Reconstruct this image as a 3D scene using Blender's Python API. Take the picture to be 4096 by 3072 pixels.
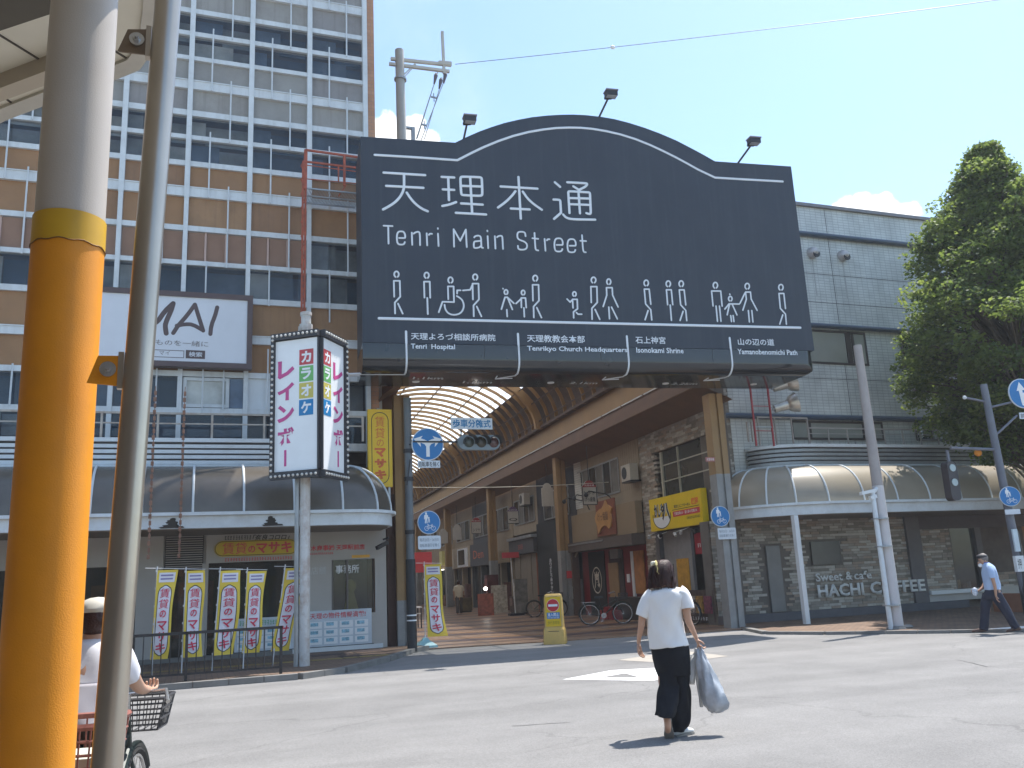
import bpy, math, random
from math import sin, cos, pi, radians, atan2, sqrt, hypot
from mathutils import Vector, Matrix
random.seed(7)
for o in list(bpy.data.objects): bpy.data.objects.remove(o)
SC = bpy.context.scene; COL = SC.collection

# ---------------------------------------------------------------- camera, sky, sun, exposure
CAMH = 1.55
FPX = 3510.0
_p, _r, _y = radians(12.64), radians(-2.757), radians(20.17)
WD = Vector((sin(_y)*cos(_p), cos(_y)*cos(_p), sin(_p)))
_r0 = Vector((cos(_y), -sin(_y), 0)); _u0 = _r0.cross(WD)
RT = _r0*cos(_r) + _u0*sin(_r); UP = RT.cross(WD)
cam = bpy.data.cameras.new('camera'); camo = bpy.data.objects.new('camera', cam); COL.objects.link(camo)
cam.sensor_width = 36; cam.lens = FPX/4096*36; cam.clip_start = .05; cam.clip_end = 4000
camo.matrix_world = Matrix(((RT.x, UP.x, -WD.x, 0), (RT.y, UP.y, -WD.y, 0), (RT.z, UP.z, -WD.z, CAMH), (0, 0, 0, 1)))
SC.camera = camo
SUN = Vector((.41, .15, 1)).normalized()
SUN_EL = math.asin(SUN.z); SUN_AZ = atan2(SUN.x, SUN.y)
world = bpy.data.worlds.new('World'); SC.world = world; world.use_nodes = True
nt = world.node_tree; bg = nt.nodes['Background']
sky = nt.nodes.new('ShaderNodeTexSky'); sky.sky_type = 'NISHITA'; sky.sun_disc = False
sky.sun_elevation = SUN_EL; sky.sun_rotation = SUN_AZ
sky.air_density = 1.0; sky.dust_density = .9; sky.ozone_density = 1.0; sky.altitude = 100
tint = nt.nodes.new('ShaderNodeMixRGB'); tint.blend_type = 'MULTIPLY'; tint.inputs[0].default_value = 1; tint.inputs[2].default_value = (.91, 1.0, 1.015, 1)   # the camera's white balance
nt.links.new(sky.outputs[0], tint.inputs[1]); 
# heaped summer clouds low in the sky: noise cut-outs, plus the two cumulus tops behind the roofs
tc = nt.nodes.new('ShaderNodeTexCoord')
def nd(t, **k):
    q = nt.nodes.new(t)
    for a, v in k.items(): setattr(q, a, v)
    return q
def mth(op, a, b=None, c=None):
    q = nd('ShaderNodeMath', operation=op)
    for i, v in enumerate((a, b, c)):
        if v is None: continue
        if isinstance(v, (int, float)): q.inputs[i].default_value = v
        else: nt.links.new(v, q.inputs[i])
    return q.outputs[0]
nz = nd('ShaderNodeTexNoise'); nz.inputs['Scale'].default_value = 26; nz.inputs['Detail'].default_value = 7; nz.inputs['Roughness'].default_value = .62; nt.links.new(tc.outputs['Generated'], nz.inputs[0])
nzb = nd('ShaderNodeTexNoise'); nzb.inputs['Scale'].default_value = 2.6; nzb.inputs['Detail'].default_value = 8; nzb.inputs['Roughness'].default_value = .6; nt.links.new(tc.outputs['Generated'], nzb.inputs[0])
spz = nd('ShaderNodeSeparateXYZ'); nt.links.new(tc.outputs['Generated'], spz.inputs[0])
def _ray(x, y): return (WD*FPX + RT*(x-2048) - UP*(y-1536)).normalized()
blob = None
for (x, y, r) in ((1490, 560, 75), (1560, 545, 75), (1640, 545, 75), (1670, 490, 34), (1700, 590, 70), (3390, 860, 60), (3450, 835, 50), (3530, 835, 58), (3540, 795, 30), (3600, 870, 55), (3500, 900, 80)):
    d = nd('ShaderNodeVectorMath', operation='DISTANCE'); nt.links.new(tc.outputs['Generated'], d.inputs[0]); d.inputs[1].default_value = _ray(x, y)
    rr = r/3510*.93; v = mth('SUBTRACT', 1.3, mth('DIVIDE', d.outputs['Value'], rr)); blob = v if blob is None else mth('MAXIMUM', blob, v)
bl = mth('ADD', blob, mth('MULTIPLY', mth('SUBTRACT', nz.outputs[0], .5), 1.9))
m1 = nd('ShaderNodeMapRange', interpolation_type='SMOOTHSTEP'); m1.inputs['From Min'].default_value = .0; m1.inputs['From Max'].default_value = .32; nt.links.new(bl, m1.inputs['Value'])
hz_ = nd('ShaderNodeMapRange', interpolation_type='SMOOTHSTEP'); hz_.inputs['From Min'].default_value = .50; hz_.inputs['From Max'].default_value = .85; nt.links.new(nzb.outputs[0], hz_.inputs['Value'])
wisp = mth('MULTIPLY', hz_.outputs[0], .35)
allc = mth('MAXIMUM', m1.outputs[0], wisp)
cm_ = nt.nodes.new('ShaderNodeMixRGB'); nt.links.new(allc, cm_.inputs[0]); nt.links.new(tint.outputs[0], cm_.inputs[1]); cm_.inputs[2].default_value = (5.6, 5.7, 5.8, 1)
nt.links.new(cm_.outputs[0], bg.inputs[0]); bg.inputs[1].default_value = .15
sl = bpy.data.lights.new('sun', 'SUN'); slo = bpy.data.objects.new('sun', sl); COL.objects.link(slo)
sl.energy = 4.2; sl.angle = radians(.5); sl.color = (1, .95, .88)
slo.rotation_euler = (-SUN).to_track_quat('-Z', 'Y').to_euler()
SC.view_settings.view_transform = 'Standard'; SC.view_settings.look = 'None'
SC.view_settings.exposure = .96; SC.view_settings.gamma = 1

# ---------------------------------------------------------------- helpers
def ray(x, y): return (WD*FPX + RT*(x-2048) - UP*(y-1536)).normalized()
EYE = Vector((0, 0, CAMH))
class Frame:                                   # a wall frame: origin + rotation about z
    def __init__(s, loc, rz=0):
        s.loc = Vector(loc); s.rz = rz; s.ex = Vector((cos(rz), sin(rz), 0)); s.ey = Vector((-sin(rz), cos(rz), 0))
    def hit(s, x, y, n, d):
        r = ray(x, y); t = (d - n.dot(EYE - s.loc))/n.dot(r); P = EYE + r*t - s.loc
        return Vector((P.dot(s.ex), P.dot(s.ey), P.z))
    def fy(s, x, y, ly=0): p = s.hit(x, y, s.ey, ly); return (p.x, p.z)      # plane local y = ly
    def fx(s, x, y, lx=0): p = s.hit(x, y, s.ex, lx); return (p.y, p.z)      # plane local x = lx
    def w(s, x, y, z): return s.loc + s.ex*x + s.ey*y + Vector((0, 0, z))
def ground(x, y, z=0):
    r = ray(x, y); t = (z-CAMH)/r.z; P = EYE + r*t; return (P.x, P.y)
def px(o, s, x, y): return (o[0]+x*s, o[1]+y*s)

MATS = {}
def M(name, col, rough=.6, metal=0, var=.12, scale=3, bump=0, bscale=60, spec=.5, dirt=0, dirtcol=(.05, .04, .035), dscale=.8, emit=0, alpha=1, streak=0, bandz=None):
    if name in MATS: return MATS[name]
    m = bpy.data.materials.new(name); m.use_nodes = True; n = m.node_tree; b = n.nodes['Principled BSDF']; L = n.links
    b.inputs['Roughness'].default_value = rough; b.inputs['Metallic'].default_value = metal
    b.inputs['Specular IOR Level'].default_value = spec
    geo = n.nodes.new('ShaderNodeNewGeometry')
    nz = n.nodes.new('ShaderNodeTexNoise'); nz.inputs['Scale'].default_value = scale; nz.inputs['Detail'].default_value = 5
    nz.inputs['Roughness'].default_value = .6
    L.new(geo.outputs['Position'], nz.inputs['Vector'])
    rp = n.nodes.new('ShaderNodeValToRGB'); L.new(nz.outputs[0], rp.inputs[0])
    rp.color_ramp.elements[0].position = .3; rp.color_ramp.elements[1].position = .7
    rp.color_ramp.elements[0].color = tuple(max(0, c*(1-var)) for c in col)+(1,)
    rp.color_ramp.elements[1].color = tuple(min(1, c*(1+var)) for c in col)+(1,)
    out = rp.outputs[0]
    def mixd(fac_out, amt, c2, prev):
        mx = n.nodes.new('ShaderNodeMixRGB'); ml = n.nodes.new('ShaderNodeMath'); ml.operation = 'MULTIPLY'; ml.inputs[1].default_value = amt
        L.new(fac_out, ml.inputs[0]); L.new(ml.outputs[0], mx.inputs[0]); L.new(prev, mx.inputs[1]); mx.inputs[2].default_value = tuple(c2)+(1,); return mx.outputs[0]
    if dirt:
        n2 = n.nodes.new('ShaderNodeTexNoise'); n2.inputs['Scale'].default_value = dscale; n2.inputs['Detail'].default_value = 8; n2.inputs['Roughness'].default_value = .72
        L.new(geo.outputs['Position'], n2.inputs['Vector'])
        r2 = n.nodes.new('ShaderNodeValToRGB'); r2.color_ramp.elements[0].position = .45; r2.color_ramp.elements[1].position = .72; L.new(n2.outputs[0], r2.inputs[0])
        out = mixd(r2.outputs[0], dirt, dirtcol, out)
    if streak:
        mp = n.nodes.new('ShaderNodeMapping'); mp.inputs['Scale'].default_value = (9, 9, .35); L.new(geo.outputs['Position'], mp.inputs[0])
        n3 = n.nodes.new('ShaderNodeTexNoise'); n3.inputs['Scale'].default_value = 1; n3.inputs['Detail'].default_value = 4; L.new(mp.outputs[0], n3.inputs['Vector'])
        r3 = n.nodes.new('ShaderNodeValToRGB'); r3.color_ramp.elements[0].position = .5; r3.color_ramp.elements[1].position = .75; L.new(n3.outputs[0], r3.inputs[0])
        out = mixd(r3.outputs[0], streak, dirtcol, out)
    L.new(out, b.inputs['Base Color'])
    if bump:
        nb = n.nodes.new('ShaderNodeTexNoise'); nb.inputs['Scale'].default_value = bscale; nb.inputs['Detail'].default_value = 3
        L.new(geo.outputs['Position'], nb.inputs['Vector'])
        bp = n.nodes.new('ShaderNodeBump'); bp.inputs['Strength'].default_value = bump; bp.inputs['Distance'].default_value = .01
        L.new(nb.outputs[0], bp.inputs['Height']); L.new(bp.outputs[0], b.inputs['Normal'])
    if emit:
        b.inputs['Emission Color'].default_value = tuple(col)+(1,); b.inputs['Emission Strength'].default_value = emit
    if alpha < 1: b.inputs['Alpha'].default_value = alpha
    MATS[name] = m; return m

class B:
    def __init__(s): s.v = []; s.f = []
    def add(s, vs, fs): k = len(s.v); s.v += [tuple(v) for v in vs]; s.f += [tuple(i+k for i in f) for f in fs]; return s
    def box(s, x0, y0, z0, x1, y1, z1):
        return s.add([(x0,y0,z0),(x1,y0,z0),(x1,y1,z0),(x0,y1,z0),(x0,y0,z1),(x1,y0,z1),(x1,y1,z1),(x0,y1,z1)],
                     [(0,3,2,1),(4,5,6,7),(0,1,5,4),(1,2,6,5),(2,3,7,6),(3,0,4,7)])
    def bar(s, p, q, w, h=None, up=(0, 0, 1)):
        p = Vector(p); q = Vector(q); h = h or w; d = (q-p).normalized(); u = Vector(up)
        if abs(d.dot(u)) > .98: u = Vector((0, 1, 0))
        a = d.cross(u).normalized()*w/2; b = a.cross(d).normalized()*h/2
        vs = [p-a-b, p+a-b, p+a+b, p-a+b, q-a-b, q+a-b, q+a+b, q-a+b]
        return s.add(vs, [(0,1,2,3),(7,6,5,4),(0,4,5,1),(1,5,6,2),(2,6,7,3),(3,7,4,0)])
    def cyl(s, p, q, r, r2=None, n=12, cap=True):
        p = Vector(p); q = Vector(q); r2 = r if r2 is None else r2; d = (q-p).normalized()
        u = Vector((0, 0, 1)) if abs(d.z) < .9 else Vector((1, 0, 0)); a = d.cross(u).normalized(); b = d.cross(a)
        vs = [p+(a*cos(2*pi*i/n)+b*sin(2*pi*i/n))*r for i in range(n)] + [q+(a*cos(2*pi*i/n)+b*sin(2*pi*i/n))*r2 for i in range(n)]
        fs = [(i, (i+1) % n, n+(i+1) % n, n+i) for i in range(n)]
        if cap: fs += [tuple(range(n-1, -1, -1)), tuple(range(n, 2*n))]
        return s.add(vs, fs)
    def tube(s, pts, r, n=8, closed=False):
        pts = [Vector(p) for p in pts]; N = len(pts); rings = []
        rr = r if isinstance(r, (list, tuple)) else [r]*N
        u = None
        for i, p in enumerate(pts):
            if closed: d = (pts[(i+1) % N]-pts[i-1])
            else: d = (pts[min(i+1, N-1)]-pts[max(i-1, 0)])
            d = d.normalized() if d.length > 1e-9 else Vector((0, 0, 1))
            if u is None: u = Vector((0, 0, 1)) if abs(d.z) < .9 else Vector((1, 0, 0))
            a = d.cross(u); a = a.normalized() if a.length > 1e-6 else Vector((1, 0, 0)); u = a.cross(d)
            rings.append([p+(a*cos(2*pi*j/n)+u*sin(2*pi*j/n))*rr[i] for j in range(n)])
        vs = [v for R in rings for v in R]; fs = []
        for i in range(N if closed else N-1):
            k = (i+1) % N
            fs += [(i*n+j, i*n+(j+1) % n, k*n+(j+1) % n, k*n+j) for j in range(n)]
        if not closed: fs += [tuple(range(n-1, -1, -1)), tuple((N-1)*n+j for j in range(n))]
        return s.add(vs, fs)
    def loft(s, rings, cap=True, closed=True):
        n = len(rings[0]); vs = [v for R in rings for v in R]; fs = []
        for i in range(len(rings)-1):
            for j in range(n if closed else n-1): fs.append((i*n+j, i*n+(j+1) % n, (i+1)*n+(j+1) % n, (i+1)*n+j))
        if cap: fs += [tuple(range(n-1, -1, -1)), tuple((len(rings)-1)*n+j for j in range(n))]
        return s.add(vs, fs)
    def sph(s, c, rx, ry=None, rz=None, n=12, m=8):
        ry = ry or rx; rz = rz or rx; c = Vector(c); vs = [c+Vector((0, 0, -rz))]
        for i in range(1, m):
            t = -pi/2+pi*i/m
            vs += [c+Vector((rx*cos(t)*cos(2*pi*j/n), ry*cos(t)*sin(2*pi*j/n), rz*sin(t))) for j in range(n)]
        vs.append(c+Vector((0, 0, rz))); fs = []
        for j in range(n): fs.append((0, 1+(j+1) % n, 1+j))
        for i in range(m-2):
            for j in range(n): a = 1+i*n; fs.append((a+j, a+(j+1) % n, a+n+(j+1) % n, a+n+j))
        a = 1+(m-2)*n; L = len(vs)-1
        for j in range(n): fs.append((a+j, a+(j+1) % n, L))
        return s.add(vs, fs)
    def ext(s, poly, y0, y1):                   # polygon in xz (counter-clockwise seen from -y) extruded in y
        n = len(poly)
        vs = [(x, y0, z) for x, z in poly]+[(x, y1, z) for x, z in poly]
        return s.add(vs, [tuple(range(n)), tuple(range(2*n-1, n-1, -1))]+[(i, n+i, n+(i+1) % n, (i+1) % n) for i in range(n)])
    def extz(s, poly, z0, z1):                  # polygon in xy extruded in z
        n = len(poly)
        vs = [(x, y, z1) for x, y in poly]+[(x, y, z0) for x, y in poly]
        return s.add(vs, [tuple(range(n)), tuple(range(2*n-1, n-1, -1))]+[(i, n+i, n+(i+1) % n, (i+1) % n) for i in range(n)])
    def disc(s, cx, cz, r, y0, y1, n=28): return s.ext([(cx+r*cos(2*pi*i/n), cz+r*sin(2*pi*i/n)) for i in range(n)], y0, y1)
    def stroke(s, pts, w, y=0, t=.012):          # a round-capped flat letter stroke in the xz plane, bulging towards -y
        r = w/2
        pts = [Vector((p[0], p[1])) for p in pts]
        prof = [(-1, 0), (-.75, -.66), (0, -1), (.75, -.66), (1, 0)]
        for a, b in zip(pts[:-1], pts[1:]):
            d = b-a
            if d.length < 1e-6: continue
            nrm = Vector((-d.y, d.x)).normalized()
            vs = [(e.x+nrm.x*u*r, y+v*t, e.y+nrm.y*u*r) for e in (a, b) for u, v in prof]
            s.add(vs, [(i, i+1, 6+i, 5+i) for i in range(4)])
        for p in pts:
            n = 10; vs = [(p.x+r*cos(2*pi*i/n), y, p.y+r*sin(2*pi*i/n)) for i in range(n)]
            vs += [(p.x+.72*r*cos(2*pi*i/n), y-.66*t, p.y+.72*r*sin(2*pi*i/n)) for i in range(n)]+[(p.x, y-.985*t, p.y)]
            s.add(vs, [(i, (i+1) % n, n+(i+1) % n, n+i) for i in range(n)]+[(n+i, n+(i+1) % n, 2*n) for i in range(n)])
        return s
    def mesh(s, name):
        me = bpy.data.meshes.new(name); me.from_pydata(s.v, [], s.f); return me
    def o(s, name, mat, parent=None, smooth=False, angle=40):
        me = s.mesh(name); me.materials.append(mat)
        if smooth: shade(me, angle)
        ob = bpy.data.objects.new(name, me); COL.objects.link(ob)
        if parent: ob.parent = parent
        return ob
def shade(me, angle=40):
    for p in me.polygons: p.use_smooth = True
    try: me.set_sharp_from_angle(angle=radians(angle))
    except Exception: pass
def tag(o, label=None, cat=None, group=None, kind=None):
    if label: o['label'] = label
    if cat: o['category'] = cat
    if group: o['group'] = group
    if kind: o['kind'] = kind
    return o
def E(name, label, cat, loc=(0, 0, 0), rz=0, group=None):
    o = bpy.data.objects.new(name, None); COL.objects.link(o); o.location = loc; o.rotation_euler = (0, 0, rz); o.empty_display_size = .2
    return tag(o, label, cat, group)
_bm = {}
def bx(name, mat, parent, x0, y0, z0, x1, y1, z1, bev=0):   # a box part that shares its mesh with every like box
    k = mat.name
    if k not in _bm:
        me = B().box(-.5, -.5, -.5, .5, .5, .5).mesh('block'); me.materials.append(mat); _bm[k] = me
    o = bpy.data.objects.new(name, _bm[k]); COL.objects.link(o); o.parent = parent
    o.location = ((x0+x1)/2, (y0+y1)/2, (z0+z1)/2); o.scale = (abs(x1-x0), abs(y1-y0), abs(z1-z0)); return o
def inst(name, me, parent, loc=(0, 0, 0), rot=(0, 0, 0), sc=(1, 1, 1)):
    o = bpy.data.objects.new(name, me); COL.objects.link(o); o.parent = parent; o.location = loc; o.rotation_euler = rot; o.scale = sc; return o
def kids(o): return [c for c in bpy.data.objects if c.parent == o]
def dup(root, loc, rz=None, label=None, ch=None):
    ch = ch or {}
    r = root.copy(); COL.objects.link(r); r.location = loc
    if rz is not None: r.rotation_euler = (0, 0, rz)
    if label: r['label'] = label
    for c in kids(root):
        d = c.copy(); COL.objects.link(d); d.parent = r
        for g in kids(c):
            h = g.copy(); COL.objects.link(h); h.parent = d
    return r
def text(body, mat, parent, x0, x1, z0, z1, y=0, name='lettering', bold=0, ext=.004, rz=0, fit='box', shear=0):
    # flat print lying in the local xz plane facing -y, fitted to a box
    cu = bpy.data.curves.new('t', 'FONT'); cu.body = body; cu.size = 1; cu.offset = bold; cu.extrude = 0; cu.shear = shear; cu.resolution_u = 2
    cu.align_x = 'LEFT'
    o = bpy.data.objects.new('t', cu); COL.objects.link(o)
    dg = bpy.context.evaluated_depsgraph_get(); me = bpy.data.meshes.new_from_object(o.evaluated_get(dg))
    bpy.data.objects.remove(o)
    xs = [v.co.x for v in me.vertices]; ys = [v.co.y for v in me.vertices]
    if not xs: return None
    ax, bx_, ay, by = min(xs), max(xs), min(ys), max(ys); sx = (x1-x0)/(bx_-ax); sz = (z1-z0)/(by-ay) if by > ay else 1
    if fit == 'h': sx = sz; 
    cx = 0
    for v in me.vertices: v.co = Vector((x0+(v.co.x-ax)*sx, y, z0+(v.co.y-ay)*sz))
    me.materials.clear(); me.materials.append(mat)
    ob = bpy.data.objects.new(name, me); COL.objects.link(ob); ob.parent = parent
    if rz: ob.rotation_euler = (0, 0, rz)
    return ob
def vtext(body, mat, parent, x0, x1, z0, z1, y=0, name='lettering', bold=0, gap=.06, rel=None, rz=0):
    # letters stacked top to bottom joined in one print
    n = len(body); rel = rel or [1]*n; tot = sum(rel); z = z1; obs = []
    for c, r in zip(body, rel):
        h = (z1-z0)*r/tot; w = (x1-x0)*(.78 if r < 1 else 1); cx = (x0+x1)/2
        if c == 'ー':
            q = B().box(cx-(x1-x0)*.07, y-.001, z-h*.92, cx+(x1-x0)*.07, y, z-h*.08).o(name, mat, parent)
        else: q = text(c, mat, parent, cx-w/2, cx+w/2, z-h*(1-gap/2), z-h*gap/2, y, name, bold)
        obs.append(q); z -= h
    me = B(); vs = []
    for q in obs:
        me.add([v.co for v in q.data.vertices], [tuple(p.vertices) for p in q.data.polygons])
    for q in obs: bpy.data.objects.remove(q)
    r = me.o(name, mat, parent)
    if rz: r.rotation_euler = (0, 0, rz)
    return r
def scrib(mat, parent, x0, x1, z0, z1, y, n, name='small_print', seed=1, rz=0):
    # print too small to read in the photograph: a row of short broken strokes
    R = random.Random(seed*97+n); b = B(); w = (x1-x0)/n; h = z1-z0
    for i in range(n):
        a = x0+i*w
        for k in range(3):
            zz = z0+h*(.08+.36*k)+R.uniform(-.05, .05)*h; xa = a+w*R.uniform(.05, .25); xb = a+w*R.uniform(.6, .88)
            b.box(xa, y-.001*(1+.3*k), zz, xb, y, zz+h*.15)
        xc = a+w*R.uniform(.25, .6); b.box(xc, y-.0021, z0, xc+w*.16, y-.0016, z1)
    o = b.o(name, mat, parent); o.rotation_euler = (0, 0, rz); return o
def arc(cx, cz, r, a0, a1, n=12, r2=None):
    r2 = r2 or r
    return [(cx+r*cos(radians(a0+(a1-a0)*i/n)), cz+r2*sin(radians(a0+(a1-a0)*i/n))) for i in range(n+1)]
def rrect(x0, z0, x1, z1, r, n=5):
    P = []
    for cx, cz, a in ((x1-r, z0+r, -90), (x1-r, z1-r, 0), (x0+r, z1-r, 90), (x0+r, z0+r, 180)): P += arc(cx, cz, r, a, a+90, n)
    return P
WH = M('white_paint', (.68, .70, .70), .45, var=.05, dirt=.25, dirtcol=(.35, .33, .3), dscale=1.5)
WHP = M('white_print', (.80, .81, .81), .5, var=.02)
BLK = M('black_print', (.02, .02, .02), .5, var=.05)
RED = M('red_print', (.62, .05, .06), .5, var=.05)
YEL = M('yellow_print', (.80, .60, .02), .5, var=.05)
STEEL = M('galvanised_steel', (.38, .40, .41), .45, metal=.6, var=.15, dirt=.3)
DARK = M('dark_metal', (.03, .03, .035), .45, metal=.3, var=.2)
# ================================================================ the ground
def sheet(name, pts, z, mat, kind='structure', z0=None):
    b = B()
    if z0 is None: b.add([(x, y, z) for x, y in pts], [tuple(range(len(pts)))])
    else: b.extz(pts, z0, z)
    o = b.o(name, mat); tag(o, kind=kind); return o
ASPH = M('asphalt', (.215, .21, .205), .9, var=.10, scale=1.1, bump=.5, bscale=220, dirt=.16, dirtcol=(.12, .12, .12), dscale=.35, streak=0)
_n = ASPH.node_tree; _b = _n.nodes['Principled BSDF']                      # aggregate speckle
_src = _b.inputs['Base Color'].links[0].from_socket
_g = _n.nodes.new('ShaderNodeNewGeometry'); _v = _n.nodes.new('ShaderNodeTexVoronoi'); _v.inputs['Scale'].default_value = 90
_n.links.new(_g.outputs['Position'], _v.inputs['Vector'])
_rr = _n.nodes.new('ShaderNodeValToRGB'); _n.links.new(_v.outputs['Color'], _rr.inputs[0]); _rr.color_ramp.elements[0].color = (.72,)*3+(1,); _rr.color_ramp.elements[1].color = (1.25,)*3+(1,)
_m = _n.nodes.new('ShaderNodeMixRGB'); _m.blend_type = 'MULTIPLY'; _m.inputs[0].default_value = .8
_n.links.new(_src, _m.inputs[1]); _n.links.new(_rr.outputs[0], _m.inputs[2]); _n.links.new(_m.outputs[0], _b.inputs['Base Color'])
_nt = ASPH.node_tree; _s0 = _nt.nodes['Principled BSDF'].inputs['Base Color'].links[0].from_socket      # hairline cracks and worn wheel tracks
_nn = _nt.nodes.new('ShaderNodeTexNoise'); _nn.inputs['Scale'].default_value = 1.7; _nn.inputs['Detail'].default_value = 6; _nt.links.new(_g.outputs['Position'], _nn.inputs[0])
_ad = _nt.nodes.new('ShaderNodeMixRGB'); _ad.blend_type = 'ADD'; _ad.inputs[0].default_value = .55; _nt.links.new(_g.outputs['Position'], _ad.inputs[1]); _nt.links.new(_nn.outputs['Color'], _ad.inputs[2])
_vc = _nt.nodes.new('ShaderNodeTexVoronoi'); _vc.feature = 'DISTANCE_TO_EDGE'; _vc.inputs['Scale'].default_value = .32; _nt.links.new(_ad.outputs[0], _vc.inputs[0])
_rc = _nt.nodes.new('ShaderNodeValToRGB'); _rc.color_ramp.elements[0].position = .0015; _rc.color_ramp.elements[1].position = .006; _rc.color_ramp.elements[0].color = (.72,)*3+(1,); _rc.color_ramp.elements[1].color = (1, 1, 1, 1); _nt.links.new(_vc.outputs['Distance'], _rc.inputs[0])
_mc = _nt.nodes.new('ShaderNodeMixRGB'); _mc.blend_type = 'MULTIPLY'; _nt.links.new(_s0, _mc.inputs[1]); _nt.links.new(_rc.outputs[0], _mc.inputs[2])
_n4 = _nt.nodes.new('ShaderNodeTexNoise'); _n4.inputs['Scale'].default_value = .25; _nt.links.new(_g.outputs['Position'], _n4.inputs[0]); _r4 = _nt.nodes.new('ShaderNodeValToRGB'); _r4.color_ramp.elements[0].position = .42; _r4.color_ramp.elements[1].position = .6; _nt.links.new(_n4.outputs[0], _r4.inputs[0]); _nt.links.new(_r4.outputs[0], _mc.inputs[0])
_mp = _nt.nodes.new('ShaderNodeMapping'); _mp.inputs['Rotation'].default_value = (0, 0, radians(24)); _mp.inputs['Scale'].default_value = (.10, .9, 1); _nt.links.new(_g.outputs['Position'], _mp.inputs[0])
_n5 = _nt.nodes.new('ShaderNodeTexNoise'); _n5.inputs['Scale'].default_value = 1; _n5.inputs['Detail'].default_value = 5; _nt.links.new(_mp.outputs[0], _n5.inputs[0]); _r5 = _nt.nodes.new('ShaderNodeValToRGB'); _r5.color_ramp.elements[0].position = .35; _r5.color_ramp.elements[1].position = .65; _r5.color_ramp.elements[0].color = (.86,)*3+(1,); _r5.color_ramp.elements[1].color = (1.07,)*3+(1,); _nt.links.new(_n5.outputs[0], _r5.inputs[0])
_m5 = _nt.nodes.new('ShaderNodeMixRGB'); _m5.blend_type = 'MULTIPLY'; _m5.inputs[0].default_value = 1; _nt.links.new(_mc.outputs[0], _m5.inputs[1]); _nt.links.new(_r5.outputs[0], _m5.inputs[2]); _nt.links.new(_m5.outputs[0], _nt.nodes['Principled BSDF'].inputs['Base Color'])
road = sheet('road', [(-180, -180), (180, -180), (180, 180), (-180, 180)], 0, ASPH)
def brickmat(name, c1, c2, mort, w, h, rough=.8, bump=.3, m=.03, axes='XY', off=.5):
    mt = bpy.data.materials.new(name); mt.use_nodes = True; n = mt.node_tree; b = n.nodes['Principled BSDF']; b.inputs['Roughness'].default_value = rough
    g = n.nodes.new('ShaderNodeNewGeometry'); mp = n.nodes.new('ShaderNodeMapping')
    if axes == 'XZ': mp.inputs['Rotation'].default_value = (radians(-90), 0, 0)
    if axes == 'YZ': mp.vector_type = 'POINT'
    br = n.nodes.new('ShaderNodeTexBrick'); br.offset = off
    if axes == 'XY': n.links.new(g.outputs['Position'], mp.inputs[0]); n.links.new(mp.outputs[0], br.inputs[0])
    else:
        sp = n.nodes.new('ShaderNodeSeparateXYZ'); cb = n.nodes.new('ShaderNodeCombineXYZ'); n.links.new(g.outputs['Position'], sp.inputs[0])
        n.links.new(sp.outputs[0 if axes == 'XZ' else 1], cb.inputs[0]); n.links.new(sp.outputs[2], cb.inputs[1]); n.links.new(cb.outputs[0], br.inputs[0])
    br.inputs['Color1'].default_value = c1+(1,); br.inputs['Color2'].default_value = c2+(1,); br.inputs['Mortar'].default_value = mort+(1,)
    br.inputs['Scale'].default_value = 1; br.inputs['Brick Width'].default_value = w; br.inputs['Row Height'].default_value = h; br.inputs['Mortar Size'].default_value = m*h if m < 1 else m
    br.inputs['Mortar Smooth'].default_value = .1
    nz = n.nodes.new('ShaderNodeTexNoise'); nz.inputs['Scale'].default_value = 1.2; nz.inputs['Detail'].default_value = 6; n.links.new(g.outputs['Position'], nz.inputs[0])
    rr = n.nodes.new('ShaderNodeValToRGB'); rr.color_ramp.elements[0].position = .3; rr.color_ramp.elements[1].position = .7
    rr.color_ramp.elements[0].color = (.78,)*3+(1,); rr.color_ramp.elements[1].color = (1.1,)*3+(1,); n.links.new(nz.outputs[0], rr.inputs[0])
    mx = n.nodes.new('ShaderNodeMixRGB'); mx.blend_type = 'MULTIPLY'; mx.inputs[0].default_value = 1; n.links.new(br.outputs[0], mx.inputs[1]); n.links.new(rr.outputs[0], mx.inputs[2])
    n.links.new(mx.outputs[0], b.inputs['Base Color'])
    bp = n.nodes.new('ShaderNodeBump'); bp.invert = True; bp.inputs['Strength'].default_value = bump; bp.inputs['Distance'].default_value = .01; n.links.new(br.outputs['Fac'], bp.inputs['Height']); n.links.new(bp.outputs[0], b.inputs['Normal'])
    return mt
PAVE = brickmat('pavers', (.17, .105, .07), (.23, .15, .10), (.07, .06, .05), .2, .1, m=.08)
PAVED = brickmat('dark_pavers', (.07, .045, .045), (.10, .065, .06), (.04, .035, .03), .2, .1, m=.08)
CONC = M('kerb_concrete', (.20, .195, .185), .85, var=.15, dirt=.6, dirtcol=(.12, .115, .1), dscale=2)
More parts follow.
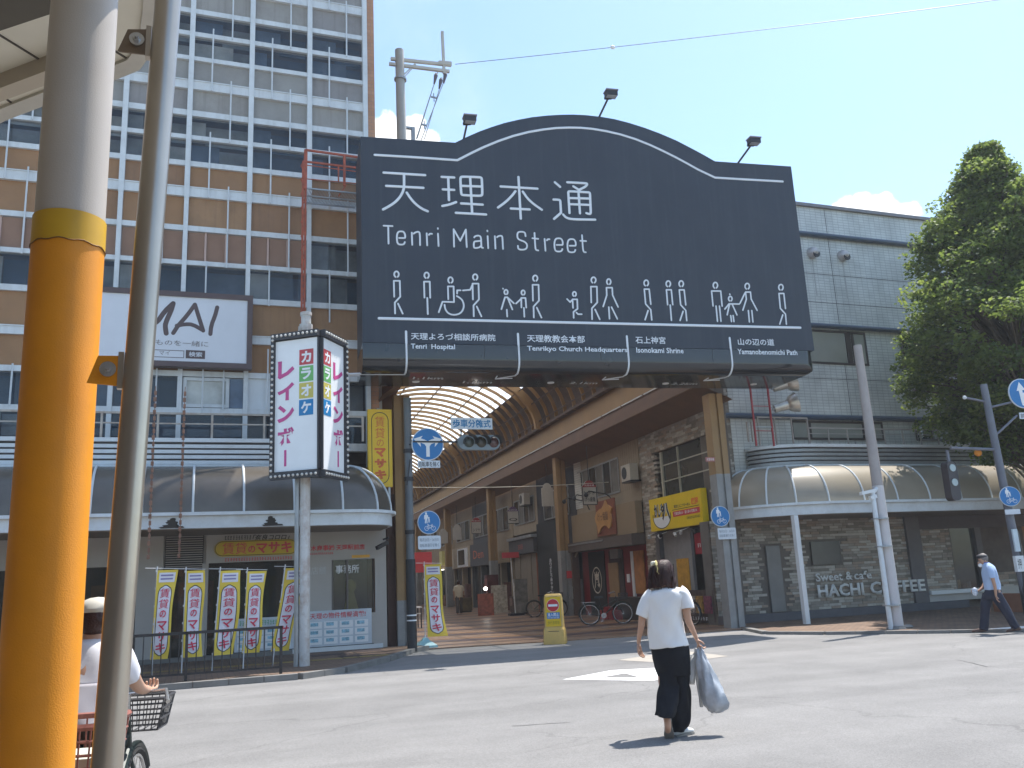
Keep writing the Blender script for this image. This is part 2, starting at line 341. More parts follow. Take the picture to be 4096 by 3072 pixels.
# left pavement with its kerb stones
LK = [(-16, 17.05), (1.85, 17.05), (2.7, 17.6), (3.9, 19.4), (4.9, 21.3), (5.4, 21.9)]
sheet('left_pavement', LK+[(5.4, 22.4), (4.9, 23.4), (-16, 23.4)], .10, PAVE, z0=0.002)
kp = bpy.data.objects['left_pavement']
def kerbs(path, parent, w=.16, h=.105, L=.6):
    for a, b in zip(path[:-1], path[1:]):
        a = Vector(a+(0,)); b = Vector(b+(0,)); d = b-a; n = max(1, round(d.length/L)); u = d.normalized()
        for i in range(n):
            p = a+d*(i/n)+u*.006; q = a+d*((i+1)/n)-u*.006
            if p.x < -8: continue
            s = Vector((u.y, -u.x, 0))*w/2
            B().bar(p+s+Vector((0, 0, h/2)), q+s+Vector((0, 0, h/2)), w, h).o('kerb_stone', CONC, parent)
kerbs(LK, kp)
TACT = M('tactile_tile', (.30, .22, .07), .8, var=.15, dirt=.35)
for i, (a, b) in enumerate(zip(range(-10, 11), range(-9, 12))):        # a yellow guiding strip of tiles
    x0 = a*.34+.4
    if x0 < 4.0: bx('guiding_tile', TACT, kp, x0, 19.7, .101, x0+.31, 20.0, .106)
for (x0, y0, w, h) in ((2.6, 20.9, .9, .5), (3.7, 21.3, .6, .5), (3.1, 19.7, .5, .9)):
    bx('dark_tile_patch', PAVED, kp, x0, y0, .100, x0+w, y0+h, .1045)
# right pavement
RK = [(13.9, 20.6), (13.25, 18.8), (13.9, 17.5), (15.6, 15.5), (18.0, 13.0), (22, 9), (34, -3)]
sheet('right_pavement', RK+[(60, -3), (60, 22.55), (14.2, 22.55), (14.0, 21.4)], .05, PAVE, z0=.002)
kr = bpy.data.objects['right_pavement']; kerbs(RK, kr, h=.07)
# ================================================================ arcade frame
AR = radians(-4.0); A = Frame((0, 0, 0), AR); UW = 12.95; UL = 3.3; VEND = 118
def AW(u, v, z=0): return A.w(u, v, z)
_fl = [AW(3.15, 22.3), AW(12.5, 21.6), AW(UW+.1, 21.9), AW(UW+.1, VEND), AW(3.15, VEND)]
FLOORM = brickmat('arcade_tiles', (.27, .165, .10), (.33, .20, .125), (.17, .11, .08), .3, .3, rough=.35, bump=.1, m=.04, off=0)
sheet('arcade_floor', [(p.x, p.y) for p in _fl], .03, FLOORM, z0=.002)
fo = bpy.data.objects['arcade_floor']
TD = M('dark_floor_tile', (.075, .045, .05), .35, var=.2, scale=6); TO = M('orange_floor_tile', (.34, .18, .085), .35, var=.15, scale=6)
random.seed(3)
def fpoly(pts, mat, z=.0345, name='floor_tile_band'):
    B().add([tuple(AW(u, v, z)) for u, v in pts], [tuple(range(len(pts)))]).o(name, mat, fo)
for k in range(20):                                                     # bands of dark tiles, chevrons and cross bands
    v = 23.4+k*2.9
    fpoly([(3.3, v+1.2), (8.1, v), (12.8, v+1.2), (12.8, v+2.0), (8.1, v+.8), (3.3, v+2.0)], TD)
    fpoly([(3.3, v+2.35), (8.1, v+1.15), (12.8, v+2.35), (12.8, v+2.75), (8.1, v+1.55), (3.3, v+2.75)], TO, .036)
fpoly([(3.3, 23.0), (12.8, 22.6), (12.8, 22.8), (3.3, 23.2)], TD, .036)
# painted arrow on the road
RP = M('road_paint', (.74, .74, .73), .7, var=.06, dirt=.25, dirtcol=(.4, .4, .4), dscale=6)
a_ = [ground(2250, 2719), ground(2445, 2682), ground(2700, 2668), ground(2760, 2690), ground(2612, 2724)]
h_ = [ground(2395, 2712), ground(2500, 2694), ground(2560, 2711)]
b = B(); P0, P1, P2, P3, P4 = [(x, y, .004) for x, y in a_]; H0, H1, H2 = [(x, y, .004) for x, y in h_]
b.add([P0, P1, P2, P3, P4, H0, H1, H2], [(0, 5, 6, 1), (1, 6, 2), (2, 6, 7, 3), (3, 7, 4), (4, 7, 5, 0)])
mk = b.o('road_marking', RP); tag(mk, kind='structure')
sheet('manhole_patch', [ground(*p) for p in ((2472, 2641), (2590, 2622), (2760, 2607), (2915, 2625), (2800, 2640), (2650, 2652))], .004, M('worn_patch', (.34, .31, .27), .85, var=.12))
sheet('sunlit_stripe', [(16.4, 14.8), (19.6, 14.5), (19.6, 14.9), (16.3, 15.2)], .054, RP)  # sunlit strip at the man's feet, put in as white paint

# ================================================================ left tower
YF = 22.5
GP = M('grey_panel', (.27, .265, .25), .75, var=.07, scale=2, dirt=.35, dirtcol=(.14, .12, .12), dscale=.9, bump=.15)
OP = M('orange_panel', (.30, .165, .08), .75, var=.08, scale=2, dirt=.3, dirtcol=(.17, .09, .05), dscale=1.1, bump=.15)
FR = M('frame_white', (.60, .635, .65), .5, var=.05, dirt=.3, dirtcol=(.33, .33, .32), dscale=2.5, streak=.25)
RODM = M('rod_white', (.55, .58, .60), .5, var=.05)
GL = M('window_glass', (.03, .055, .085), .04, var=.3, scale=.5, alpha=.22, spec=1)
GLC = [M('curtain_grey', (.46, .48, .46), .8, var=.35, scale=1.3), M('room_dark', (.055, .085, .125), .6, var=.4, scale=1.5), M('curtain_blue', (.12, .17, .24), .6, var=.4, scale=1.2), M('room_dim', (.27, .29, .29), .8, var=.5, scale=1.1)]
WALLW = M('infill_white', (.60, .64, .66), .6, var=.04)
LOUV = M('blind_pink', (.46, .33, .28), .7, var=.06)
BODY = M('tower_body', (.12, .10, .09), .8, var=.1)
tower = E('office_tower', 'tall office block of white mullions with grey and orange panels at the left', 'building', (0, YF, 0))
tower['label'] = 'tall office block with white grid of mullions over grey and orange spandrel panels'
GPS = [GP, GP, M('grey_panel_b', (.30, .29, .27), .75, var=.09, scale=1.5, dirt=.5, dirtcol=(.17, .15, .14), dscale=1.3, streak=.5), M('grey_panel_c', (.25, .24, .235), .75, var=.08, scale=2, dirt=.4, dirtcol=(.14, .12, .12), dscale=1.1, streak=.4)]
OPS = [OP, OP, M('orange_panel_b', (.27, .15, .08), .75, var=.1, scale=1.5, dirt=.5, dirtcol=(.15, .09, .06), dscale=1.3, streak=.5), M('orange_panel_c', (.32, .185, .095), .75, var=.1, scale=2, dirt=.35, dirtcol=(.18, .11, .07), dscale=1.1, streak=.4)]
MX = [-12.75+1.55*i for i in range(12)]        # mullions, the last at 4.22
MX = [4.22-1.55*i for i in range(11, -1, -1)]
TOPZ = 32
B().box(-14, .9, 0, 4.47, 13, TOPZ).o('core', BODY, tower)
B().box(4.30, -.02, 0, 4.50, .9, TOPZ).o('end_wall', brickmat('orange_brick', (.42, .21, .12), (.47, .25, .15), (.30, .2, .15), .22, .11, axes='XZ', m=.06), tower)
for i in range(13):                              # joints of the tiled end strip
    pass
rows = []                                        # (kind, z0, z1)
z = 14.70
def floor_rows(zb, per):
    return [('band', zb, zb+.26), ('panel', zb+.26, zb+.86), ('rail', zb+.86, zb+.98), ('win', zb+.98, zb+1.59), ('rail', zb+1.59, zb+1.72), ('win', zb+1.72, zb+2.28), ('rail', zb+2.28, zb+2.42), ('panel', zb+2.42, zb+per)]
k = 0
while True:
    zb = 14.70+k*3.08
    if zb > TOPZ-3: break
    rows += floor_rows(zb, 3.08); k += 1
rows += [('band', 11.62, 11.89), ('opanel', 11.89, 12.48), ('rail', 12.48, 12.62), ('win', 12.62, 13.24), ('rail', 13.24, 13.36), ('win', 13.36, 13.92), ('rail', 13.92, 14.08), ('panel', 14.08, 14.70)]
rows += [('band', 7.74, 7.96), ('opanel', 7.96, 8.81), ('rail', 8.81, 8.96), ('win3', 8.96, 9.76), ('rail', 9.76, 9.88), ('win3t', 9.88, 10.68), ('rail', 10.68, 10.82), ('opanel', 10.82, 11.62)]
rows += [('base', 5.0, 5.2), ('win', 5.2, 5.93), ('rail', 5.93, 6.06), ('win2', 6.06, 6.85), ('rail', 6.85, 6.99), ('opanel', 6.99, 7.74)]
random.seed(11)
vis = lambda z: z < 21
for a, c in zip(MX[:-1], MX[1:]):
    ci = round((4.22-c)/1.55)
    x0, x1 = a+.05, c-.05
    if a < -8: 
        continue
    for kind, z0, z1 in rows:
        if z0 > 21: continue
        if kind in ('panel', 'opanel'): bx('spandrel_panel', random.choice(GPS if kind == 'panel' else OPS), tower, x0, .04, z0, x1, .2, z1)
        elif kind == 'band': bx('band_rail', FR, tower, x0-.02, -.05, z0, x1+.02, .15, z1); bx('lip', FR, tower, x0-.02, -.07, z1-.03, x1+.02, -.052, z1)
        elif kind in ('rail', 'base'): bx('transom', FR, tower, x0, -.035, z0, x1, .15, z1)
        else:
            if kind == 'win2' and ci == 1: bx('infill_panel', WALLW, tower, x0, .03, z0, x1, .12, z1); continue
            if kind == 'win2' and ci == 2:        # a smaller framed window in a white infill
                bx('infill_panel', WALLW, tower, x0, .08, z0, x1, .14, z1)
                f = B(); f.box(x0+.03, -.02, z0+.02, x0+.11, .07, z1-.02).box(x1-.42, -.02, z0+.02, x1-.34, .07, z1-.02).box(x0+.11, -.02, z0+.02, x1-.42, .07, z0+.1).box(x0+.11, -.02, z1-.1, x1-.42, .07, z1-.02)
                fo2 = f.o('window_frame', FR, tower); bx('pane', GLC[0], tower, x0+.11, .03, z0+.1, x1-.42, .06, z1-.1); bx('pane', GLC[2], tower, x1-.33, .03, z0+.02, x1, .06, z1-.02); continue
            sp = .48 if ci % 2 else .98
            sp = x0+ (1.04 if kind != 'x' else .4)
            if kind == 'win3t' and ci >= 1 and ci != 7:
                nl = 22; h = (z1-z0)/nl; L = B()
                for i in range(nl): L.add([(x0+.02, .10, z0+i*h), (x1-.02, .10, z0+i*h), (x1-.02, .055, z0+i*h+h*.8), (x0+.02, .055, z0+i*h+h*.8)], [(0, 1, 2, 3)])
                L.box(x0, .13, z0, x1, .15, z1)
                if ci == 1: L.box(x0+.02, .03, z0, x0+.5, .04, z0+.01)
                L.o('window_blind', LOUV, tower)
                for q in (.42, .92): bx('blind_cord', LOUV, tower, x0+q, .02, z0, x0+q+.05, .045, z1)
                continue
            bx('pane', GL, tower, x0, .045, z0, x1, .055, z1)
            r = random.random(); parts = [random.choice((0, 3, 3, 1)), random.choice((1, 2, 2, 1, 3))]
            if z0 > 11.9: parts = [2 if ci < 3 else 3, 1 if ci < 2 else 3]
            if z0 > 11.9 and ci > 1 and random.random() < .5: parts[random.randrange(2)] = 0
            split = x0+(x1-x0)*random.choice((.25, .35, .5, .7))
            bx('curtain', GLC[parts[0]], tower, x0, .3, z0, split, .32, z1)
            bx('curtain', GLC[parts[1]], tower, split, .5, z0, x1, .52, z1)
    # thin vertical rods between bands
    xa, xb = a+.53, a+1.02
    for (za, zc) in ((14.66, 16.52), (11.60, 13.45), (17.74, 19.6), (5.9, 7.6), (8.75, 9.85) if ci != 0 else (8.4, 9.85)):
        B().cyl((xa, -.13, za), (xa, -.13, zc), .022, n=6).o('rod', RODM, tower)
    for (za, zc) in ((13.22, 15.02), (16.30, 18.1), (9.7, 11.95), (6.0, 7.0)):
        B().cyl((xb, -.13, za), (xb, -.13, zc), .022, n=6).o('rod', RODM, tower)
for a in MX[4:]:
    bx('mullion', FR, tower, a-.055, -.09, 4.6, a+.055, .12, 11.56); bx('mullion', FR, tower, a-.065, -.10, 11.56, a+.065, .12, 21.5)
bx('fascia_above', GP, tower, -13, .0, 21.5, 4.3, .85, TOPZ)
# ground floor shop front of the tower
SHW = M('shop_wall', (.46, .43, .39), .8, var=.06, dirt=.25, dirtcol=(.2, .18, .17), dscale=1.5, bump=.3, bscale=90)
T = Frame((0, YF, 0))
B().box(2.35, -.05, 0, 3.25, .2, 3.0).box(4.33, -.05, 0, 4.62, .4, 3.0).box(3.25, -.05, 2.27, 4.33, .2, 3.0).box(3.25, -.05, 0, 4.33, .2, .95).box(.3, -.05, 2.3, 2.35, .2, 3.0).box(-1.2, -.05, 0, -.65, .2, 3).box(-.65, .02, 2.2, .3, .2, 3.0).box(.22, -.05, 0, .36, .2, 2.3).box(-14, 0, 2.3, -1.2, .2, 3.0).o('shop_wall', SHW, tower)
B().box(-14, .85, 0, 4.4, .9, 4.8).o('back_wall', M('shop_interior', (.06, .045, .035), .8, var=.5, scale=1.5), tower)
bx('louvre_back', BLK, tower, -.62, .0, 2.22, .24, .018, 2.99)
for i in range(14): bx('louvre_slat', M('louvre', (.34, .31, .28), .6), tower, -.6, -.05, 2.24+i*.053, .22, .03, 2.262+i*.053)
SG = M('shop_glass', (.05, .055, .05), .05, var=.2, alpha=.4, spec=.8)
bx('shop_window', SG, tower, 3.25, .05, .95, 4.33, .06, 2.27); bx('shop_window', SG, tower, .36, .1, 0.1, 2.35, .11, 2.3); bx('shop_window', SG, tower, -7.9, .1, .1, -1.2, .11, 2.3); bx('shop_window', SG, tower, -.65, .1, .1, .22, .11, 2.2)
for x in (3.25, 3.62, 4.29): bx('window_post', M('brown_frame', (.12, .10, .085), .5), tower, x, -.02, .95, x+.045, .04, 2.27)
bx('window_sill', WH, tower, 2.3, -.12, .1, 4.5, -.06, .2)
bx('threshold', CONC, tower, -8, -.25, .1, 2.3, -.05, .2)
for x, c in ((-5.5, (.35, .2, .03)), (-3.6, (.4, .28, .05)), (-.4, (.22, .05, .04)), (.9, (.05, .09, .06)), (-2.2, (.3, .12, .03))):
    bx('display_board', M('display%d' % int(x*10+99), c, .6, var=.4, scale=5), tower, x, .5, .6, x+.9, .54, 1.9)
text('事務所', WHP, tower, 3.36, 3.95, 1.93, 2.14, -.052+.095, 'window_lettering', .01)
text('店舗', M('grey_print', (.5, .5, .48), .5), tower, 2.75, 3.12, 1.93, 2.12, -.056, 'window_lettering', .01)
text('正木商事㈱ 天理駅前店', RED, tower, 2.60, 4.08, 2.50, 2.64, -.056, 'wall_lettering', .02)
scrib(RED, tower, 2.62, 3.3, 2.41, 2.46, -.056, 14)
text('「奈良コロロ」', BLK, tower, 1.35, 2.23, 2.80, 2.94, -.056, 'wall_lettering', .02, shear=.25)
scrib(BLK, tower, .70, 1.33, 2.83, 2.93, -.056, 10)
scrib(RED, tower, .72, 2.30, 2.325, 2.40, -.056, 26)
bx('orange_strip', M('orange_print', (.75, .38, .03), .5), tower, 3.75, -.056, 2.30, 4.2, -.051, 2.37)
ov = B().ext(rrect(.48, 2.44, 2.42, 2.81, .184), -.09, -.051).o('oval_sign', M('yellow_sign', (.62, .43, .03), .5, var=.05), tower)
rim = B()
pr = rrect(.50, 2.46, 2.40, 2.79, .164); rim.stroke(pr+[pr[0]], .014, -.09, .004); rim.o('outline', BLK, ov)
text('賃貸', RED, ov, .66, 1.22, 2.49, 2.76, -.096, 'lettering', 0); text('の', RED, ov, 1.25, 1.42, 2.51, 2.68, -.096, 'lettering', .03); text('マサキ', RED, ov, 1.44, 2.28, 2.49, 2.76, -.096, 'lettering', .035)
BLUEP = M('poster_blue', (.25, .45, .55), .6, var=.5, scale=14); PBW = M('poster_white', (.55, .60, .64), .5, var=.06)
def board(x0, z0, x1, z1, y, title, nx, nz, tcol):
    o = bx('poster_board', PBW, tower, x0, y, z0, x1, y+.04, z1)
    bx('board_trim', M('dark_trim', (.05, .055, .06), .5), tower, x0-.03, y+.015, z0-.05, x1+.05, y+.06, z0-.001)
    (text(title, tcol, tower, x0+.1, x1-.15, z1-.19, z1-.05, y-.004, 'board_lettering', .01) if title else scrib(tcol, tower, x0+.1, x1-.15, z1-.17, z1-.06, y-.004, 18))
    w = (x1-x0-.1)/nx; h = (z1-z0-.28)/nz
    for i in range(nx):
        for j in range(nz):
            ax, az = x0+.06+i*w, z0+.05+j*h
            bx('poster', WHP, tower, ax, y-.012, az, ax+w-.05, y-.004, az+h-.03)
            bx('poster_photo', BLUEP, tower, ax+.05, y-.017, az+h*.3, ax+w*.62, y-.013, az+h*.72)
board(2.62, .22, 4.22, 1.06, -.12, '天理の物件情報満載!', 4, 3, RED)
board(.98, .22, 2.36, .98, -.10, None, 4, 3, M('green_print', (.1, .35, .2), .5))
mascot = B().sph((3.78, .35, 1.62), .15, .12, .17).ext([(3.6, 1.0), (3.98, 1.0), (3.85, 1.5), (3.71, 1.5)], .3, .4).o('window_ornament', M('ornament_yellow', (.6, .55, .1), .7, alpha=1), tower, True)

# ================================================================ awnings with ribbed parapets
def offs(path, d):                                # offset a plan path inward (left of travel), vertex by vertex
    out = []; n = len(path)
    for i, p in enumerate(path):
        a = Vector(path[max(i-1, 0)]); c = Vector(path[min(i+1, n-1)]); t = (c-a).normalized(); nn = Vector((-t.y, t.x))
        out.append((p[0]+nn.x*d, p[1]+nn.y*d))
    return out
AWN = None
def awning(path, label, breaks, bronze, white, grey, pst=None, z_e=3.3, dep=1.1, hgt=1.16, par=(4.5, 5.1)):
    root = E('shop_awning', label, 'awning', (path[len(path)//2][0], path[len(path)//2][1], 0))
    loc = Vector((path[len(path)//2][0], path[len(path)//2][1], 0))
    def L(p, z): return (p[0]-loc.x, p[1]-loc.y, z)
    prof = [(dep*(1-cos(t)), hgt*sin(t)) for t in [pi/2*i/10 for i in range(11)]]
    lines = [offs(path, d) for d, _ in prof]
    for a, c in zip(breaks[:-1], breaks[1:]):
        seg = list(range(a, c+1))
        B().loft([[L(lines[k][i], z_e+prof[k][1]) for k in range(11)] for i in seg], cap=False, closed=False).o('awning_panel', bronze, root, True, 60)
    for i in breaks:
        pts = [L(lines[k][i], z_e+prof[k][1]+.012) for k in range(11)]
        B().tube(pts, .028, 6).o('rib', white, root, True)
    def rail(d, z0, z1, w, name, mat):
        o1, o2 = offs(path, d), offs(path, d+w)
        B().loft([[L(o1[i], z0), L(o1[i], z1), L(o2[i], z1), L(o2[i], z0)] for i in range(len(path))]).o(name, mat, root)
    rail(-.10, z_e-.05, z_e+.02, .12, 'gutter_lip', white); rail(.0, z_e-.32, z_e-.052, .1, 'fascia', white)
    inn = offs(path, dep+1.2)
    sf = B(); o1 = offs(path, .1)
    pl = [(p[0], p[1]) for p in o1]
    back = YF if path[0][1] < 21.5 or True else 0
    pl2 = pl+[(pl[-1][0], 22.42), (pl[0][0], 22.42)]
    B().extz([(x-loc.x, y-loc.y) for x, y in pl2], z_e-.34, z_e-.30).o('soffit', grey, root)
    rail(dep+.0, par[0]-.04, par[0]+.02, .1, 'parapet_flashing', white)
    for k in range(4): rail(dep+.03-.03*k*0, par[0]+.03+k*.125, par[0]+.11+k*.125, .08+.0*k, 'parapet_strip', pst or white)
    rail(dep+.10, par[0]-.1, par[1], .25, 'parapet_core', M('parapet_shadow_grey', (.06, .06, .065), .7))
    rail(dep+.0, par[1]-.06, par[1]+.03, .4, 'parapet_coping', white)
    return root
def curve_path(pts, step=.5):
    out = []
    for a, b in zip(pts[:-1], pts[1:]):
        a = Vector(a); b = Vector(b); n = max(1, round((b-a).length/step))
        for i in range(n): out.append(tuple(a+(b-a)*i/n))
    out.append(tuple(pts[-1])); return out
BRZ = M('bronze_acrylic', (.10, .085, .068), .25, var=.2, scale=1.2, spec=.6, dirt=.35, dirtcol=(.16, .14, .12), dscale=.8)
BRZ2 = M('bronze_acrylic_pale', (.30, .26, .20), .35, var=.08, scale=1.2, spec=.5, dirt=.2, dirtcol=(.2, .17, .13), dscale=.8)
GREYS = M('soffit_grey', (.20, .18, .16), .8, var=.1)
WHR = M('fascia_white', (.62, .66, .68), .5, var=.04, dirt=.3, dirtcol=(.30, .26, .22), dscale=2.2)
PW = M('parapet_grey', (.30, .32, .33), .4, metal=.3, var=.08, dirt=.25)
pathL = [(-14+i*.5, 20.3) for i in range(0, 35)]+[(3.35, 20.3)]+[(3.4+1.15*sin(t), 21.45-1.15*cos(t)) for t in [pi/2*i/8 for i in range(1, 9)]]+[(4.56, 21.9), (4.58, 22.4)]
pathL = [p for p in pathL if p[0] > -9]
i0 = lambda path, X: min(range(len(path)), key=lambda i: abs(path[i][0]-X))
def fixx(path, X):
    j = i0(path, X); 
    if path[j][1] == 20.3: path[j] = (X, 20.3)
    return j
rb = [fixx(pathL, X) for X in (-7.3, -6.2, -5.1, -4.1, -3.0, -2.05, -1.05, -.03, 1.03, 2.12, 3.2)]
nL = len(pathL)
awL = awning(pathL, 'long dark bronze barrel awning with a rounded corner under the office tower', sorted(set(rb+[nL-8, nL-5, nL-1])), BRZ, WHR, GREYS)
pathR = [(14.62, 22.4), (14.66, 22.1), (14.78, 21.75), (14.98, 21.4), (15.25, 21.08), (15.55, 20.82), (15.9, 20.62), (16.3, 20.46), (16.8, 20.34), (17.4, 20.3)]+[(17.4+.6*i, 20.3) for i in range(1, 36)]
for q in range(len(pathR)):
    pass
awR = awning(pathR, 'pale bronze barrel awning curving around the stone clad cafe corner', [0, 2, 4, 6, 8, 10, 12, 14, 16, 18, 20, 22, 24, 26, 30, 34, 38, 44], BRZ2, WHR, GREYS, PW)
STAIN = M('rust_stain', (.04, .035, .03), .8)
for (cx, s) in ((-.45, 1.0), (1.62, .9)):
    b = B(); random.seed(int(cx*10)+50); lx = cx-awL.location.x; ly = 20.3-awL.location.y
    for j, (w, z) in enumerate(((.06, 3.19), (.09, 3.155), (.13, 3.12), (.10, 3.085), (.17, 3.055), (.26, 3.02))):
        w *= s; o_ = random.uniform(-.03, .03)
        b.ext([(lx+o_-w, z), (lx+o_-w*.8, z-.03), (lx+o_+w, z-.025), (lx+o_+w*.9, z+.01), (lx+o_, z+.02)], ly-.008-.0007*j, ly-.002-.0007*j)
    b.o('rust_patch', STAIN, awL)
# iron covers, a patch and tar seams in the road
IRON = M('cast_iron', (.10, .095, .09), .6, metal=.4, var=.3, scale=30, bump=.6, bscale=60); TAR = M('tar', (.07, .07, .07), .7, var=.2, scale=5); OLD = M('asphalt_patch', (.17, .168, .165), .92, var=.12, scale=3, bump=.5, bscale=200)
for sx, sy, r in ():
    g = ground(sx, sy); B().add([(g[0]+r*cos(2*pi*i/28), g[1]+r*sin(2*pi*i/28), .004) for i in range(28)], [tuple(range(28))]).o('manhole_cover', IRON, road) if sx < 1400 else None
for pts in (((3830, 2640), (3950, 2668), (4090, 2672)), ((2050, 2905), (2280, 2890))):
    w_ = .008
    P_ = [Vector(ground(*p)) for p in pts]; V = []; 
    q = []
    for a, c in zip(P_[:-1], P_[1:]):
        for k in range(6): t = k/6; q.append(a.lerp(c, t)+Vector((random.uniform(-.02, .02), random.uniform(-.02, .02))))
    q.append(P_[-1])
    for i, p in enumerate(q): d = (q[min(i+1, len(q)-1)]-q[max(i-1, 0)]).normalized(); nn_ = Vector((-d.y, d.x))*w_*random.uniform(.4, 1.3); V += [(p.x+nn_.x, p.y+nn_.y, .004), (p.x-nn_.x, p.y-nn_.y, .004)]
    B().add(V, [(2*i, 2*i+1, 2*i+3, 2*i+2) for i in range(len(q)-1)]).o('road_crack', TAR, road)
# ================================================================ the big gate sign
SR = radians(-6.0); _so = Vector((sin(-SR), cos(SR), 0))*20.0
G = Frame(_so, SR)                                   # local x = along the sign, y = into the street, z up
SGN = M('sign_blue_grey', (.018, .0255, .040), .5, var=.06, scale=.6, dirt=.22, dirtcol=(.05, .06, .07), dscale=.9, spec=.5, streak=.3)
SGL = M('sign_gloss_black', (.016, .018, .022), .12, var=.1, spec=.7)
LET = M('sign_letter_white', (.70, .73, .76), .5, var=.02)
gate = E('gate_sign', 'large dark blue arched gateway sign reading 天理本通 Tenri Main Street over the arcade mouth', 'sign', tuple(_so), SR)
C4 = lambda x, y: px((1400, 300), .8590, x, y)
def SP(ps, o, s, y=0): return [G.fy(*px(o, s, a, b), y) for a, b in ps]
ztop = 12.42; zs = 7.15; zc = 6.78; zu = 6.50; XL, XR = 1.50, 13.38; DEP = 1.75
arch = SP([(490, 315), (545, 288), (600, 264), (660, 242), (720, 223), (785, 208), (850, 196), (915, 189), (980, 185), (1040, 184), (1100, 187), (1165, 194), (1230, 205), (1300, 223), (1370, 245), (1445, 273), (1520, 305), (1580, 336), (1640, 368), (1700, 402)], (1400, 300), .859)
top = [(XL, ztop)]+arch+[(XR, ztop+.05)]
front = [(XL, zs), (XR, zs)]+top[::-1]
B().ext(front, 0, DEP).o('sign_face', SGN, gate)
# lower skirt: short vertical, a rounded edge and the glossy soffit
cr = .30; prof = [(.0, zs-.012), (.0, zu+cr)]+[(cr-cr*cos(t), zu+cr-cr*sin(t)) for t in [pi/2*i/8 for i in range(1, 9)]]+[(DEP+.1, zu+.02), (DEP+.1, zs-.012)]
b = B(); rings = []
for x in (XL, XR-.3): rings.append([(x, y, z) for y, z in prof])
for k in range(1, 7):
    t = pi/2*k/6; q = .3*(1-cos(t)); xx = XR-.3+.3*sin(t)
    rings.append([(xx, min(max(y, q*.8), DEP), max(z, zu+q)) for y, z in prof])
b.loft(rings).o('sign_skirt', SGL, gate, True, 35)
for x in (4.4, 7.35, 10.4): bx('panel_joint', BLK, gate, x, -.004, zs-.35, x+.012, .001, zs-.01)
# edge lines
def st(ps, w, y=-.001, o=(1400, 300), s=.859, name='lettering', mat=None, t=.014):
    b = B(); [b.stroke(SP(p, o, s), w, y, t) for p in ps]; return b.o(name, mat or LET, gate)
st([[(115, 372), (300, 383), (500, 397), (560, 366), (620, 337), (690, 308), (760, 284), (830, 266), (900, 254), (960, 247), (1020, 245), (1075, 246), (1130, 251), (1195, 262), (1260, 277), (1330, 299), (1400, 327), (1460, 355), (1520, 385), (1570, 412), (1620, 440), (1700, 478), (1850, 487), (2015, 496)]], .062, name='arch_line')
st([[(135, 1133), (2097, 1177)]], .066, name='base_line')
o1 = (1500, 660); s1 = .40687
def rnd(ps, n=3):                                     # corner-cutting smoothing of a polyline
    for _ in range(n):
        q = [ps[0]]
        for a, b_ in zip(ps[:-1], ps[1:]): q += [(a[0]*.75+b_[0]*.25, a[1]*.75+b_[1]*.25), (a[0]*.25+b_[0]*.75, a[1]*.25+b_[1]*.75)]
        ps = q+[ps[-1]]
    return ps
ks = {
 'ten': [[(85, 75), (492, 100)], [(110, 205), (475, 225)], [(285, 95), (286, 190)], rnd([(286, 190), (280, 250), (250, 310), (200, 365), (140, 405), (80, 437)], 1), rnd([(312, 272), (350, 330), (400, 385), (460, 430), (518, 455)], 1)],
 'ri': [[(655, 117), (778, 123)], [(720, 120), (727, 345)], [(667, 240), (778, 245)], rnd([(662, 403), (730, 390), (797, 365)], 1), rnd([(940, 117), (1020, 120), (1048, 124), (1051, 160), (1055, 270), (1052, 300), (1020, 304), (880, 297), (850, 293), (846, 262), (839, 150), (842, 117), (870, 115), (940, 117)], 2), [(935, 118), (955, 475)], [(843, 205), (1050, 212)], [(847, 378), (1058, 390)], [(795, 470), (1092, 487)]],
 'hon': [[(1235, 211), (1597, 233)], [(1410, 118), (1433, 527)], rnd([(1380, 258), (1340, 310), (1280, 368), (1210, 418)], 1), rnd([(1453, 262), (1500, 330), (1560, 385), (1640, 440)], 1), [(1335, 428), (1520, 437)]],
 'dori': [[(1768, 170), (1820, 215)], rnd([(1890, 170), (2050, 178), (2090, 182), (2075, 210), (2015, 240)], 2), [(1950, 210), (2010, 248)], [(2000, 258), (2015, 475)], rnd([(1912, 472), (1901, 290), (1899, 260), (1930, 259), (2080, 268), (2112, 270), (2114, 300), (2121, 450), (2120, 482), (2095, 480), (2078, 473)], 2), [(1905, 325), (2110, 330)], [(1910, 385), (2115, 393)], rnd([(1755, 340), (1795, 341), (1820, 345), (1823, 370), (1828, 470)], 2)+[(1760, 530)], rnd([(1850, 487), (1880, 520), (1940, 535), (2165, 538)], 2)]}
for k_ in ks: st(ks[k_], .064, o=o1, s=s1, name='large_letter')
def sh(ps, dx, dy): return [(x+dx, y+dy) for x, y in ps]
e_ = rnd([(237, 718), (285, 718), (297, 718), (296, 680), (280, 655), (255, 652), (228, 656), (214, 690), (216, 750), (226, 778), (255, 784), (285, 780), (293, 758)], 2)
